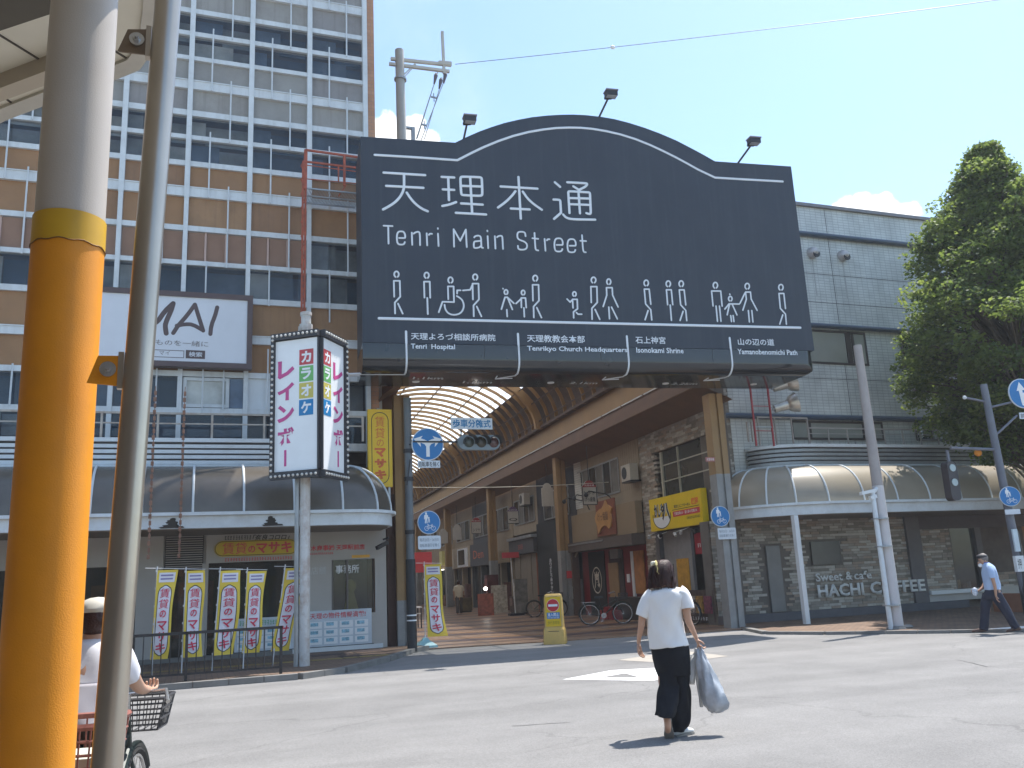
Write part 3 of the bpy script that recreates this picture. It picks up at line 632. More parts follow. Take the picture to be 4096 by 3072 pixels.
rows_ = [[[(85, 597), (172, 601)], [(130, 603), (133, 773)]], [e_], [[(362, 665), (366, 785)], rnd([(380, 675), (400, 660), (435, 655), (442, 690), (443, 788)], 2)],
 [[(508, 672), (513, 790)], rnd([(530, 687), (540, 675), (560, 677)], 1)], [[(618, 622), (618, 628)], [(619, 675), (625, 797)]], [[(777, 803), (773, 632), (838, 745), (893, 635), (902, 808)]],
 [rnd([(975, 712), (985, 698), (1025, 693), (1042, 710), (1044, 760), (1046, 812), (1062, 815)], 2), rnd([(1042, 745), (1000, 750), (972, 752), (970, 810), (985, 818), (1025, 812), (1042, 795)], 2)], [[(1104, 645), (1105, 652)], [(1107, 700), (1113, 818)]],
 [[(1178, 700), (1184, 822)], rnd([(1200, 710), (1215, 697), (1250, 695), (1254, 730), (1258, 825)], 2)],
 [rnd([(1480, 700), (1475, 662), (1437, 655), (1400, 662), (1398, 712), (1415, 735), (1475, 755), (1498, 785), (1490, 825), (1450, 835), (1408, 828), (1405, 795)], 2)],
 [rnd([(1568, 668), (1575, 800), (1580, 836), (1605, 840)], 2), [(1548, 720), (1605, 726)]], [[(1667, 727), (1676, 843)], rnd([(1690, 741), (1700, 729), (1715, 730)], 1)], [sh(e_, 1549, 68)], [sh(e_, 1677, 76)], [rnd([(2035, 690), (2043, 815), (2050, 856), (2072, 858)], 2), [(2018, 745), (2075, 748)]]]
for r_ in rows_: st(r_, .044, o=o1, s=s1, name='letter')
# pictogram walkers
P1 = ((1530, 1060), .24864); P2 = ((1980, 1060), .24864); P3 = ((2480, 1060), .32550)
def head(cx, cy, rx, ry): return [(cx+rx*sin(radians(a)), cy-ry*cos(radians(a))) for a in range(-155, 156, 22)]
def fig(strokes, o, s, w=.042): st(strokes, w, o=o, s=s, name='walking_figure')
def walkL(dx, dy): return [sh(head(225, 150, 37, 47), dx, dy), sh([(188, 510), (182, 255), (278, 255), (285, 510), (198, 605), (202, 780)], dx, dy), sh([(250, 622), (325, 782)], dx, dy)]
for i_, f in enumerate([walkL(0, 0), [head(710, 167, 37, 47), [(675, 525), (667, 268), (760, 268), (767, 527)], [(720, 530), (728, 790)]],
          [head(1093, 244, 37, 47), [(1058, 550), (1052, 345), (1143, 345), (1150, 597), (965, 592), (905, 760)], rnd([(998, 640), (1010, 720), (1070, 790), (1170, 808), (1270, 770), (1315, 670), (1290, 570), (1240, 525), (1195, 500)], 2), [(1200, 460), (1200, 408), (1255, 408)]],
          walkL(1266, 45)+[[(1295, 410), (1410, 400), (1450, 310)]]]): fig(f, *P1)
girl = lambda dx: [sh(head(177, 437, 28, 38), dx, 0), sh([(103, 710), (160, 520), (200, 520), (280, 715)], dx, 0), sh([(205, 525), (305, 618)], dx, 0), sh([(190, 720), (196, 828)], dx, 0)]
fig(girl(0)+[[(128, 380), (131, 383)]], *P2); 
for f in ([head(452, 445, 28, 38), [(425, 683), (422, 530), (490, 530), (503, 685)], [(338, 620), (425, 540)], [(465, 690), (472, 832)]],
          walkL(422, 64), [head(1277, 467, 28, 36), [(1255, 690), (1247, 553), (1322, 553), (1328, 705), (1262, 755), (1266, 850)], [(1160, 548), (1208, 597), (1245, 560)], [(1310, 765), (1335, 792), (1395, 792)]],
          walkL(1360, 85+8), [head(1830, 270, 32, 45), [(1740, 668), (1798, 485), (1793, 365), (1885, 365), (1892, 485), (1980, 675)], [(1830, 678), (1842, 865)], [(1875, 678), (1968, 868)]]): fig(f, *P2)
def walkR(dx, dy): return [sh(head(322, 222, 27, 36), dx, dy), sh([(378, 482), (358, 297), (298, 297), (315, 480), (378, 550), (390, 675)], dx, dy), sh([(345, 560), (308, 673)], dx, dy)]
for f in (walkR(0, 0), [head(593, 232, 27, 36), [(585, 488), (570, 305), (630, 305), (648, 488)], [(617, 493), (632, 680)]], walkR(430, 9),
          [head(1172, 250, 27, 36), [(1143, 503), (1125, 320), (1237, 320), (1255, 505)], [(1180, 505), (1198, 692)], [(1222, 505), (1240, 692)]],
          [head(1355, 415, 22, 29), [(1349, 358), (1350, 364)], [(1465, 480), (1340, 478), (1288, 542)], [(1345, 485), (1317, 612)], [(1380, 487), (1437, 613)], [(1360, 622), (1370, 695)], [(1390, 622), (1400, 695)]],
          [head(1563, 262, 27, 36), [(1510, 555), (1553, 420), (1543, 333), (1603, 333), (1612, 420), (1685, 558)], [(1535, 345), (1475, 470)], [(1577, 560), (1590, 700)], [(1620, 560), (1633, 700)]],
          walkR(1655, 53-17+17)): fig(f, *P3)
# the four destinations, their lines bending round the lower edge to arrows on the soffit
def sbox(o, s, xl, xr, yt, yb, yr=None):
    (xa, z1) = G.fy(*px(o, s, xl, yt)); (_, z0) = G.fy(*px(o, s, xl, yb)); (xb, z2) = G.fy(*px(o, s, xr, yt+(yr or 0))); dz = (z2-z1)/2
    return xa, xb, z0+dz, z1+dz
Q7 = ((1450, 1250), .40687); Q8 = ((2300, 1250), .45208)
for body, q, a in (('天理よろづ相談所病院', Q7, (475, 1305, 200, 270, 12)), ('天理教教会本部', Q7, (1615, 2182, 218, 292, 9)), ('石上神宮', Q8, (532, 797, 212, 275, 3)), ('山の辺の道', Q8, (1437, 1757, 230, 290, 3))):
    text(body, LET, gate, *sbox(*q, *a), -.006, 'destination_name', .012)
for body, q, a in (('Tenri  Hospital', Q7, (475, 908, 308, 372, 4)), ('Tenrikyo Church Headquarters', Q7, (1617, 2600, 330, 392, 12)), ('Isonokami Shrine', Q8, (540, 957, 310, 358, 3)), ('Yamanobenomichi Path', Q8, (1435, 1962, 325, 372, 4))):
    text(body, LET, gate, *sbox(*q, *a), -.006, 'destination_name', .016)
def onskirt(s):                                       # distance run below the seam -> (y, z) on the skirt
    if s < zs-(zu+cr): return (-.004, zs-s)
    s -= zs-(zu+cr); t = s/cr
    if t < pi/2: return (cr-(cr+.004)*cos(t), zu+cr-(cr+.004)*sin(t))
    return (cr+(s-cr*pi/2), zu-.002+.02*(s/1.7))
for (o, s, tx, ty) , dx, km in (((*Q7, 428, 187), -3.4, '1.1km'), ((*Q7, 1528, 210), -1.0, '1.1km'), ((*Q8, 458, 210), -1.6, '2.1km'), ((*Q8, 1368, 225), -1.8, '2.2km')):
    x, z = G.fy(*px(o, s, tx, ty)); b = B(); b.stroke([(x, z), (x, zs)], .055, -.001)
    pts = [(x, *onskirt(q*.05)) for q in range(0, 21)]
    b.tube([(p[0], p[1], p[2]) for p in pts], .024, 6)
    y0, z0 = pts[-1][1], pts[-1][2]; ye = y0 + (.06 if dx < -3 else .38); xe = x+(-1.6 if dx < -3 else -.42)
    b.tube([(x, y0, z0), (xe, ye, z0+.004)], .02, 6)
    if dx < -3: b.tube([(xe+.55, ye-.12, z0), (xe, ye, z0), (xe+.55, ye+.1, z0)], .018, 6)
    else: b.tube([(xe-.02, ye-.32, z0), (xe, ye, z0), (xe+.42, ye-.1, z0)], .018, 6)
    b.o('direction_arrow', LET, gate)
    m = text(km, LET, gate, 0, .75, 0, .22, 0, 'distance_print', .01)
    m.rotation_euler = (radians(90), 0, 0); m.location = (x+.25 if dx < -3 else xe-.75, y0+(.45 if dx < -3 else .85), zu-.004)
for (x) in (2.9, 6.4, 9.6, 12.2): B().cyl((x, 1.25, zu-.004), (x, 1.25, zu+.03), .09, n=14).o('downlight', WHP, gate)
# floodlights on the sign top
def flood(x, z, dx, dz, name):
    r = E('sign_floodlight', name, 'floodlight', tuple(G.w(x, .35, z)), SR, 'floodlights on arms above the gate sign')
    B().cyl((0, 0, -.1), (dx, -.55, dz), .028, n=8).bar((dx-.1, -.55, dz), (dx+.1, -.55, dz+.02), .06).o('arm', DARK, r)
    h = B(); c = Vector((dx+.06, -.63, dz+.04))
    h.box(c.x-.15, c.y-.11, c.z-.03, c.x+.15, c.y+.11, c.z+.10).o('lamp_head', DARK, r)
    B().box(c.x-.17, c.y-.13, c.z+.101, c.x+.17, c.y+.13, c.z+.135).o('hood', M('lamp_hood', (.20, .17, .19), .5), r)
    B().box(c.x-.13, c.y-.09, c.z-.045, c.x+.13, c.y+.09, c.z-.031).o('lens', M('lamp_lens', (.35, .36, .38), .2), r)
flood(4.05, 12.35, .10, .52, 'black floodlight on an arm at the left shoulder of the gate sign')
flood(7.75, 13.45, .26, .50, 'black floodlight on an arm at the crown of the gate sign arch')
flood(11.72, 12.45, .36, .45, 'black floodlight on an arm at the right shoulder of the gate sign')
# ================================================================ red maintenance mast and platform left of the sign
RR = M('red_oxide', (.36, .075, .035), .6, var=.3, scale=8, dirt=.4, dirtcol=(.14, .04, .025), dscale=5)
K = Frame((0, 21.6, 0))
def kf(x, y): return K.fy(1180+x*.4702, 560+y*.4702, 0)
mast = E('maintenance_mast', 'rusty red lattice mast with a small railed platform beside the gate sign', 'mast', (kf(75, 900)[0], 21.6, 3.6)); ml = Vector(mast.location)
def kp_(x, y, dy=0): a, z = kf(x, y); return (a-ml.x, dy, z-ml.z)
b = B()
for x in (62, 85): b.bar(kp_(x-8, 1640), kp_(x+8, 180), .05)
b.bar((kp_(46, 1640)[0], 0, 0), kp_(46, 1640), .05).bar((kp_(80, 1640)[0], 0, 0), kp_(80, 1640), .05)
for i in range(24): 
    y = 1600-i*60; b.bar(kp_(50 if i % 2 else 82, y), kp_(84 if i % 2 else 52, y-60), .022)
b.o('lattice', RR, mast)
b = B()
for p, q, w in (((90, 85), (550, 148), .05), ((100, 185), (548, 240), .045), ((92, 213), (545, 272), .02), ((92, 85), (85, 420), .085), ((420, 130), (420, 390), .06), ((370, 215), (370, 350), .035), ((435, 385), (370, 478), .03)): b.bar(kp_(*p), kp_(*q), w)
b.bar(kp_(90, 330), kp_(550, 372), .02); b.o('guard_rail', RR, mast)
g = B(); a0 = Vector(kp_(100, 420)); a1 = Vector(kp_(550, 470)); L_ = a1.x-a0.x; zz = a0.z-.02
for i in range(38): g.bar((a0.x+L_*i/37, -.15, zz), (a0.x+L_*i/37, .75, zz), .014)
for y in (-.15, .3, .75): g.bar((a0.x, y, zz-.02), (a0.x+L_, y, zz-.02), .035)
g.o('grating', STEEL, mast)
# brown gable panel between the tower and the arcade's first column
wg = E('arcade_wing_wall', 'brown tiled wing wall between the office tower and the left arcade column', 'wall', (4.66, 22.9, 3.9))
bx('panel', M('wing_brown', (.22, .115, .07), .8, var=.12, dirt=.3), wg, 0, 0, 0, .40, .1, 3.05); bx('edge_strip', WH, wg, -.11, -.04, -.6, -.002, .12, 3.0); bx('panel', M('wing_dark', (.09, .05, .04), .8), wg, .02, -.3, -3.8, .25, 0, 0)
# ================================================================ arcade structure: columns, fascia, vault
BE = M('arcade_beige', (.30, .185, .08), .6, var=.08, scale=1.5, dirt=.3, dirtcol=(.2, .13, .08), dscale=1.2)
BR = M('arcade_brown', (.13, .06, .026), .5, var=.15, scale=1.5)
RB = M('rib_ochre', (.30, .17, .06), .5, var=.15, scale=3, dirt=.3, dirtcol=(.14, .07, .04), dscale=3)
DK = M('vault_brown', (.065, .034, .022), .7, var=.4, scale=3)
TR = bpy.data.materials.new('translucent_roof'); TR.use_nodes = True
n = TR.node_tree; bs = n.nodes['Principled BSDF']; n.nodes.remove(bs); o_ = n.nodes['Material Output']
tl = n.nodes.new('ShaderNodeBsdfTranslucent'); tl.inputs[0].default_value = (.93, .93, .90, 1); tp = n.nodes.new('ShaderNodeBsdfTransparent'); tp.inputs[0].default_value = (.95, .97, .95, 1)
mxs = n.nodes.new('ShaderNodeMixShader'); mxs.inputs[0].default_value = .45; n.links.new(tl.outputs[0], mxs.inputs[1]); n.links.new(tp.outputs[0], mxs.inputs[2]); n.links.new(mxs.outputs[0], o_.inputs[0])
UC, UA, HV, ZSP = 7.7, 4.1, 2.8, 8.0
arc_ = E('arcade_roof', 'long barrel vaulted arcade roof with ochre ribs and a glowing translucent crown', 'roof', (0, 0, 0), AR)
def vp(t, v, da=0, dh=0): return (UC+(UA+da)*cos(t), v, ZSP+(HV+dh)*sin(t))
V0 = 22.0
V1 = VEND
T_A = math.acos((10.9-UC)/UA); T_B = pi-T_A+.1
NT = 22
def vstrip(t0, t1, name, mat, nseg, da=.12, dh=.12):
    ts = [t0+(t1-t0)*i/nseg for i in range(nseg+1)]
    B().loft([[vp(t, v, da, dh) for t in ts] for v in (V0, 40, 60, 80, V1)], cap=False, closed=False).o(name, mat, arc_)
vstrip(-.0, T_A, 'side_cladding', DK, 8); vstrip(T_B, pi, 'side_cladding', DK, 8)
vstrip(T_A, T_B, 'translucent_sheet', TR, 18)
def ribmesh(w, d, nm):
    b = B(); R = []
    for i in range(NT+1):
        t = pi*i/NT; R.append([vp(t, -w/2, 0, 0), vp(t, w/2, 0, 0), vp(t, w/2, -d, -d), vp(t, -w/2, -d, -d)])
    b.loft(R); me = b.mesh(nm); me.materials.append(RB); return me
mr = ribmesh(.07, .14, 'rib'); MR = ribmesh(.26, .34, 'main_rib')
v = V0+.2; k = 0; mains = [36.2-15.4, 36.2, 51.6, 67, 82.4, 97.8]
v = 36.2-14*1.1
while v < V1:
    if min(abs(v-m) for m in mains) > .3: inst('rib', mr, arc_, (0, v, 0))
    v += 1.1
for m in mains:
    if m > V0: inst('main_rib', MR, arc_, (0, m, 0))
for t in (.12, .42, .68, 1.05, 1.49, 1.95, 2.4, 2.75):
    x, _, z = vp(t, 0, -.16, -.16)
    B().bar((x, V0, z), (x, V1, z), .05 if t > 1 else .035).o('purlin', RB if t > .9 else DK, arc_)
# snow of light panels' wire edge (small frames at the lower end of each translucent bay)
t = T_A+.09; x, _, z = vp(t, 0, .02, .02); B().bar((x, V0, z), (x, V1, z), .025).o('purlin', DK, arc_)
# fascia beams, light strips and soffits on both sides
def side(sg, uf, uw, name):
    # sg=+1 right, -1 left
    B().add([(uf, V0, 6.75), (uf, V1, 6.75), (uf, V1, 8.0), (uf, V0, 8.0), (uf+sg*.14, V0, 6.75), (uf+sg*.14, V1, 6.75), (uf+sg*.14, V1, 8.0), (uf+sg*.14, V0, 8.0)],
            [(0, 1, 2, 3), (7, 6, 5, 4), (3, 2, 6, 7), (0, 4, 5, 1), (0, 3, 7, 4), (1, 5, 6, 2)]).o('fascia_beam', BE, arc_)
    bx('lower_beam', BR, arc_, uf-sg*.012, V0, 6.74, uf-sg*.004, V1, 7.18)
    bx('gutter', DK, arc_, uf-sg*.25, V0, 8.001, uf+sg*.2, V1, 8.12)
    B().add([(uf+sg*.02, V0, 6.74), (uw, V0, 6.34), (uw, V1, 6.34), (uf+sg*.02, V1, 6.74)], [(0, 1, 2, 3), (3, 2, 1, 0)][:1]).o('soffit', BR, arc_)
    v = V0
    if sg > 0:
        while v < 100:
            bx('light_tube', M('tube_white', (.62, .62, .60), .4), arc_, uf-.07, v+.05, 7.23, uf-.03, v+1.75, 7.265); bx('tube_holder', BR, arc_, uf-.03, v, 7.19, uf, v+1.8, 7.3); v += 1.85
side(1, 11.9, 12.95, 'r'); side(-1, 3.5, 2.9, 'l')
def column(loc, rz, label, h=6.8, w=.42, grey=2.6):
    c = E('arcade_column', label, 'column', tuple(loc), rz, 'beige arcade columns')
    GREYC = M('column_grey', (.27, .27, .26), .6, var=.1, dirt=.35, dirtcol=(.12, .11, .1), dscale=2)
    b1 = B(); b2 = B(); q = w/2
    for b, z0, z1 in ((b2, 0, grey), (b1, grey+.001, h)):
        b.box(-q, -q, z0, -q*.18, q, z1).box(q*.18, -q, z0, q, q, z1).box(-q*.18, -q*.7, z0, q*.18, q*.7, z1)
    b1.o('shaft', BE, c); b2.o('painted_base', GREYC, c); return c
F1 = Frame((0, 0, 0), SR)
for (u, v), lb, fr in (((2.72, 23.0), 'beige arcade column behind the traffic signal pole at the left of the arcade mouth', 1), ((11.62, 22.62), 'front beige and grey arcade column beside the stone clad corner', 1)):
    column(F1.w(u, v, 0), SR, lb, grey=4.2 if u > 5 else 1.2, h=6.5)
for v, lb in ((35.9, 'beige arcade column between the red shop and the shuttered black shop'), (47.9, 'third beige arcade column along the right side of the arcade'), (60.2, 'fourth beige arcade column along the right side of the arcade'), (72.4, 'fifth, distant beige arcade column in the arcade')):
    column(AW(12.33, v), AR, lb, grey=2.7)
for v in (36, 48, 60, 72): column(AW(3.2, v), AR, 'beige arcade column hidden on the left side of the arcade', grey=2.7)
# left side wall of the arcade
lw = E('arcade_left_buildings', 'row of dim shop buildings along the left side of the arcade', 'building', (0, 0, 0), AR)
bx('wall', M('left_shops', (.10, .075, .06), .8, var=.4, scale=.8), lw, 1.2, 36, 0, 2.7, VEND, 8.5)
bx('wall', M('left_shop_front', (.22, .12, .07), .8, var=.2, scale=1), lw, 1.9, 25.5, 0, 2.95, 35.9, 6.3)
for j in range(5):
    for i in range(3): bx('stone_block', M('stone_a', (.30, .17, .07), .8) if (i+j) % 2 else M('stone_b', (.17, .15, .07), .8), lw, 2.3+i*.34, 25.40, 2.9+j*.42, 2.62+i*.34, 25.49, 3.28+j*.42)
ab = E('arcade_end_buildings', 'pale building closing the far end of the arcade', 'building', (0, 0, 0), AR)
bx('wall', M('far_pale', (.4, .4, .38), .8), ab, -5, VEND+8, 0, 20, VEND+9, 9)
# ================================================================ signs and furniture on the left
# IMAI board on the tower (its left part hidden behind the posts)
N = Frame((0, 22.15, 0))
imai = E('billboard', 'white billboard with a brown frame and large brush lettering on the office tower', 'billboard', (0, 22.15, 0))
BRF = M('brown_sign_frame', (.085, .055, .055), .5, var=.1); IW = M('billboard_white', (.62, .64, .68), .5, var=.03, dirt=.1, dirtcol=(.4, .4, .4))
xr, zt = N.fy(500+1045*.4822, 1100+190*.4822); _, zb = N.fy(500+1035*.4822, 1100+765*.4822); xl = N.fy(330, 1400)[0]
bx('board', IW, imai, xl, 0, zb, xr, .18, zt)
for a in ((xl-.05, zt-.08, xr+.05, zt+.05), (xl-.05, zb-.05, xr+.05, zb+.08), (xr-.08, zb+.081, xr+.05, zt-.081), (xl-.05, zb+.081, xl+.06, zt-.081)): bx('frame_bar', BRF, imai, a[0], -.04, a[1], a[2], .19, a[3])
d1 = (500, 1100); ds = .4822
def IS(ps, w, nm='brush_letter'):
    b = B()
    for p in ps: b.stroke([N.fy(d1[0]+x*ds, d1[1]+y*ds, 0) for x, y in p], w, -.001, .006)
    return b.o(nm, BRF, imai)
IS([rnd([(150, 480), (185, 330), (215, 300), (250, 370), (262, 400), (330, 300), (400, 235)], 1), rnd([(400, 235), (385, 290), (335, 400), (335, 440), (342, 485)], 1)], .115)
IS([rnd([(400, 482), (440, 420), (520, 330), (580, 245)], 1), rnd([(580, 245), (600, 310), (635, 420), (648, 462)], 1), rnd([(430, 420), (500, 408), (560, 410), (640, 455)], 1)], .10)
IS([rnd([(765, 268), (750, 330), (715, 420), (708, 490)], 1)], .10)
def nb(x0, x1, y0, y1): a, z1 = N.fy(d1[0]+x0*ds, d1[1]+y0*ds); b_, z0 = N.fy(d1[0]+x1*ds, d1[1]+y1*ds); return a, b_, z0, z1
GP2 = M('print_grey', (.16, .14, .14), .5)
text('ものを一緒に', GP2, imai, *nb(255, 690, 533, 598), -.006)
a_, b_, c_, d_ = nb(120, 490, 612, 690)
for q in ((a_, c_, b_, c_+.018), (a_, d_-.018, b_, d_), (b_-.018, c_+.02, b_, d_-.02)): bx('search_box_line', GP2, imai, q[0], -.004, q[1], q[2], -.001, q[3])
text('マイ', GP2, imai, *nb(285, 372, 628, 665), -.006)
q = nb(505, 663, 622, 697); bx('search_button', BRF, imai, q[0], -.005, q[2], q[1], -.001, q[3]); text('検索', IW, imai, *nb(530, 640, 637, 682), -.012, bold=.015)

# karaoke sign on its pole
ks_ = E('karaoke_sign', 'three sided white karaoke sign with bulb studded black frame on a rusty white pole', 'sign', (2.15, 18.56, 0))
KP = M('rusty_white_pole', (.55, .55, .53), .5, var=.05, dirt=.7, dirtcol=(.25, .13, .07), dscale=3.5, streak=.4)
B().cyl((0, 0, .1), (0, 0, 7.35), .105, n=20).cyl((0, 0, 7.35), (0, 0, 7.42), .125, n=20).cyl((0, 0, 1.9), (0, 0, 1.93), .112, n=20).cyl((0, 0, 3.05), (0, 0, 3.08), .112, n=20).o('pole', KP, ks_, True)
B().cyl((.0, -.02, 7.0), (.0, -.02, 7.15), .14, n=8).box(-.16, -.05, 6.6, -.12, .05, 7.1).o('bracket', KP, ks_)
B().cyl((-.16, .03, .1), (-.16, .03, 6.3), .05, n=10).o('conduit', STEEL, ks_)
apex = Vector((.23, -.52)); LW, RW_ = Vector((-.66, .12)), Vector((.84, .30)); Zb, Zt = 3.86, 6.84
BF = M('sign_frame_black', (.035, .035, .04), .5); FACE = M('sign_face_white', (.82, .83, .83), .4, var=.03)
B().extz([tuple(apex), tuple(RW_), tuple(LW)], Zb, Zt).o('core', BF, ks_)
BULB = M('bulb', (.62, .60, .55), .3); _bl = B().sph((0, 0, 0), .03, n=8, m=6).mesh('bulb'); _bl.materials.append(BULB); shade(_bl)
MAG = M('magenta_print', (.55, .07, .25), .5); TILEC = [M('print_tile_red', (.50, .06, .07), .5), M('print_tile_green', (.14, .42, .12), .5), M('print_tile_ochre', (.55, .47, .10), .5), M('print_tile_blue', (.01, .20, .45), .5)]
def kface(p, q, flip, main):
    # face between plan points p (left) and q (right), seen from the road
    d = q-p; L = d.length; rz = atan2(d.y, d.x); pr = E('lit_panel', None, None, (p.x, p.y, 0), rz); pr.parent = ks_
    bx('face', FACE, pr, .08 if main else .03, -.05, Zb+.10, L-.03 if main else L-.08, -.001, Zt-.10)
    m = .07
    for a in ((0, Zb-.06, L, Zb+.08), (0, Zt-.08, L, Zt+.06), (0, Zb+.081, m, Zt-.081)) if main else ((0, Zb-.06, L, Zb+.08), (0, Zt-.08, L, Zt+.06), (L-m, Zb+.081, L, Zt-.081)):
        bx('frame_bar', BF, pr, a[0], -.12, a[1], a[2], -.052 if 0 else -.0, a[3])
    bx('corner_bar', BF, pr, L-.03 if main else .0, -.07, Zb+.101, L if main else .03, -.0, Zt-.101)
    n = int(L/.095)
    for i in range(n):
        for z in (Zb+.0, Zt): inst('bulb', _bl, pr, (.05+i*(L-.08)/(n-1), -.125, z))
    for i in range(24): inst('bulb', _bl, pr, (.045 if main else L-.045, -.125, Zb+.12+i*(Zt-Zb-.2)/23))
    w = L-.16; x0 = .10
    if main: xa, xb = x0+w*.04, x0+w*.46; ta, tb = x0+w*.58, x0+w*.93
    else: xa, xb = x0+w*.42, x0+w*.92; ta, tb = x0-.06+w*.02, x0-.04+w*.36
    zz = [(6.33, 5.78), (5.72, 5.10), (5.06, 4.50), (0, 0)]
    zs_ = [(6.30, 5.66), (5.62, 5.02), (4.98, 4.42), (0, 0), (0, 0)]
    H = [(6.36, 5.80), (5.72, 5.14), (5.02, 4.50), (4.40, 4.40-.001)]
    span = [(6.30, 5.74), (5.66, 5.06), (4.98, 4.42)]
    zl = 6.30; h = (6.30-4.12)/4.35
    k = 0
    for c, r in zip('レインボー', (.92, .9, .88, .92, .8)):
        z1 = zl-k*.475; z0 = z1-.42*r
        if c == 'ー': bx('lettering', MAG, pr, (xa+xb)/2-.025, -.058, z0, (xa+xb)/2+.025, -.053, z1)
        else: text(c, MAG, pr, xa, xb, z0, z1, -.056, 'lettering', .045)
        k += 1
    for i, c in enumerate('カラオケ'):
        z1 = 6.50-i*.36; bx('colour_tile', TILEC[i], pr, ta, -.055, z1-.33, tb, -.052, z1)
        text(c, WHP, pr, ta+(tb-ta)*.14, tb-(tb-ta)*.14, z1-.29, z1-.04, -.060, 'tile_letter', .04)
kface(LW, apex, 0, True); kface(apex, RW_, 1, False)
# railing and five banners
ral = E('pavement_railing', 'low black steel railing along the left pavement edge', 'railing', (-6.6, 17.25, .1))
RB_ = M('railing_black', (.022, .022, .025), .5)
b = B(); b.bar((0, 0, .82), (8.2, 0, .82), .05).bar((0, 0, .12), (8.2, 0, .12), .035)
b.o('rail', RB_, ral)
for i in range(6): bx('post', RB_, ral, i*1.63, -.025, 0, i*1.63+.05, .025, .84)
for i in range(56):
    x = .14+i*.146
    if abs((x+.02) % 1.63) > .08: B().cyl((x, 0, .13), (x, 0, .81), .011, n=6).o('baluster', RB_, ral)
FLG = M('banner_yellow', (.78, .57, .07), .7, var=.06); FLW = M('banner_white', (.74, .72, .76), .7, var=.04); RDF = M('banner_red', (.62, .04, .09), .7)
def banner(name_label, loc, w=.42, h=1.62, z0=.42, lean=0, sway=0, cut=0, seed=0, base=False, rz=0, group='yellow rental banners'):
    r = E('banner_flag', name_label, 'banner', loc, rz, group); R = random.Random(seed)
    top_ = z0+h
    b = B(); b.cyl((0, 0, 0), (lean, 0, top_+.08), .012, n=8).cyl((lean-.22, 0, top_+.05), (lean+w+.02, 0, top_+.02), .007, n=6)
    for i in range(6):
        t = i/5; z = z0+h*t-.01 if i else z0+.03; x = lean*(z/top_); b.cyl((x-.012, 0, z-.02), (x-.012, 0, z+.02), .02, n=6)
    b.o('pole', M('pole_white', (.6, .6, .6), .4), r)
    def P(u, v, dy=0):                      # u across 0..1, v up 0..1
        z = z0+h*v; x = lean*(z/top_)+u*w+sway*(1-v)**1.4*(u*.6+.4)+.025*sin(v*6+seed)*u
        y = .05*sin(u*2.6+v*5+seed)*(1-v*.6)+dy
        return (x, y, z)
    nu, nv = 6, 22; b = B(); vs = [P(i/nu, j/nv) for j in range(nv+1) for i in range(nu+1)]
    b.add(vs, [(j*(nu+1)+i, j*(nu+1)+i+1, (j+1)*(nu+1)+i+1, (j+1)*(nu+1)+i) for j in range(nv) for i in range(nu)]); cl = b.o('cloth', FLG, r, True, 80)
    def patch(poly, mat, nm, dy):           # a print that follows the cloth
        n = len(poly); me = B().add([P(u, v, dy) for u, v in poly], [tuple(range(n))]).o(nm, mat, r); return me
    def strip(us, ws, mat, nm, dy):         # vertical strips following the cloth
        vs = []; fs = []
        for k, (v, a, c) in enumerate(us): vs += [P(a, v, dy), P((a+c)/2, v, dy), P(c, v, dy)]
        for k in range(len(us)-1): fs += [(3*k, 3*k+1, 3*k+4, 3*k+3), (3*k+1, 3*k+2, 3*k+5, 3*k+4)]
        return B().add(vs, fs).o(nm, mat, r)
    def pill(hw, v0, v1, rv):
        out = []
        for i in range(27):
            v = v0+(v1-v0)*i/26; q = 1
            if v < v0+rv: q = sqrt(max(0.02, 1-((v0+rv-v)/rv)**2))
            if v > v1-rv: q = sqrt(max(0.02, 1-((v-(v1-rv))/rv)**2))
            out.append((v, .5-hw*q, .5+hw*q))
        return out
    strip(pill(.37, .035, .83, .10), None, BLK, 'outline', -.004); strip(pill(.335, .045, .82, .095), None, FLW, 'white_panel', -.008)
    strip([(.86+.11*i/5, .12, .90) for i in range(6)], None, FLW, 'header_print', -.006)
    for zz in (.89, .93): strip([(zz, .2, .8), (zz+.018, .2, .8)], None, M('print_violet', (.25, .22, .4), .6), 'header_line', -.010)
    for i, c in enumerate('賃貸のマサキ'):
        hh = .105 if c != 'の' else .085; v1 = .79-i*.122; big = .26 if c != 'の' else .18
        o = text(c, RDF, r, .5-big, .5+big, v1-hh, v1, 0, 'lettering', .022 if c in 'のマサキ' else 0)
        for vt in o.data.vertices: vt.co = Vector(P(vt.co.x, vt.co.z, -.024))
    if base:
        TB = M('base_turquoise', (.25, .48, .52), .5); B().loft([[(x*s, y*s*.8, z) for x, y in ((-1, -1), (1, -1), (1, 1), (-1, 1))] for s, z in ((.27, 0), (.26, .05), (.10, .17), (.05, .24))]).o('base', TB, r)
    return r
BN = Frame((0, 18.9, 0))
for i, (x0, y0, x1, y1, sway, lb) in enumerate(((215, 1380, 260, 545, -.12, 'leftmost yellow and white rental banner of the row behind the railing'), (455, 1360, 492, 550, .03, 'second yellow rental banner from the left behind the railing'), (700, 1345, 768, 550, -.02, 'widest yellow rental banner in the middle of the row behind the railing'),
        (950, 1335, 985, 555, -.09, 'fourth yellow rental banner, close to its neighbour behind the railing'), (1185, 1310, 1290, 530, -.17, 'rightmost yellow rental banner leaning against the karaoke sign pole'))):
    xa, _ = BN.fy(500+x0*.4973, 2000+y0*.4973); xb, zt_ = BN.fy(500+x1*.4973, 2000+y1*.4973)
    banner(lb, (xa, 18.9, .1), w=(.37, .34, .41, .37, .44)[i], lean=xb-xa, sway=sway, z0=.30, h=zt_-.1-.30-.05, seed=i*2+1)
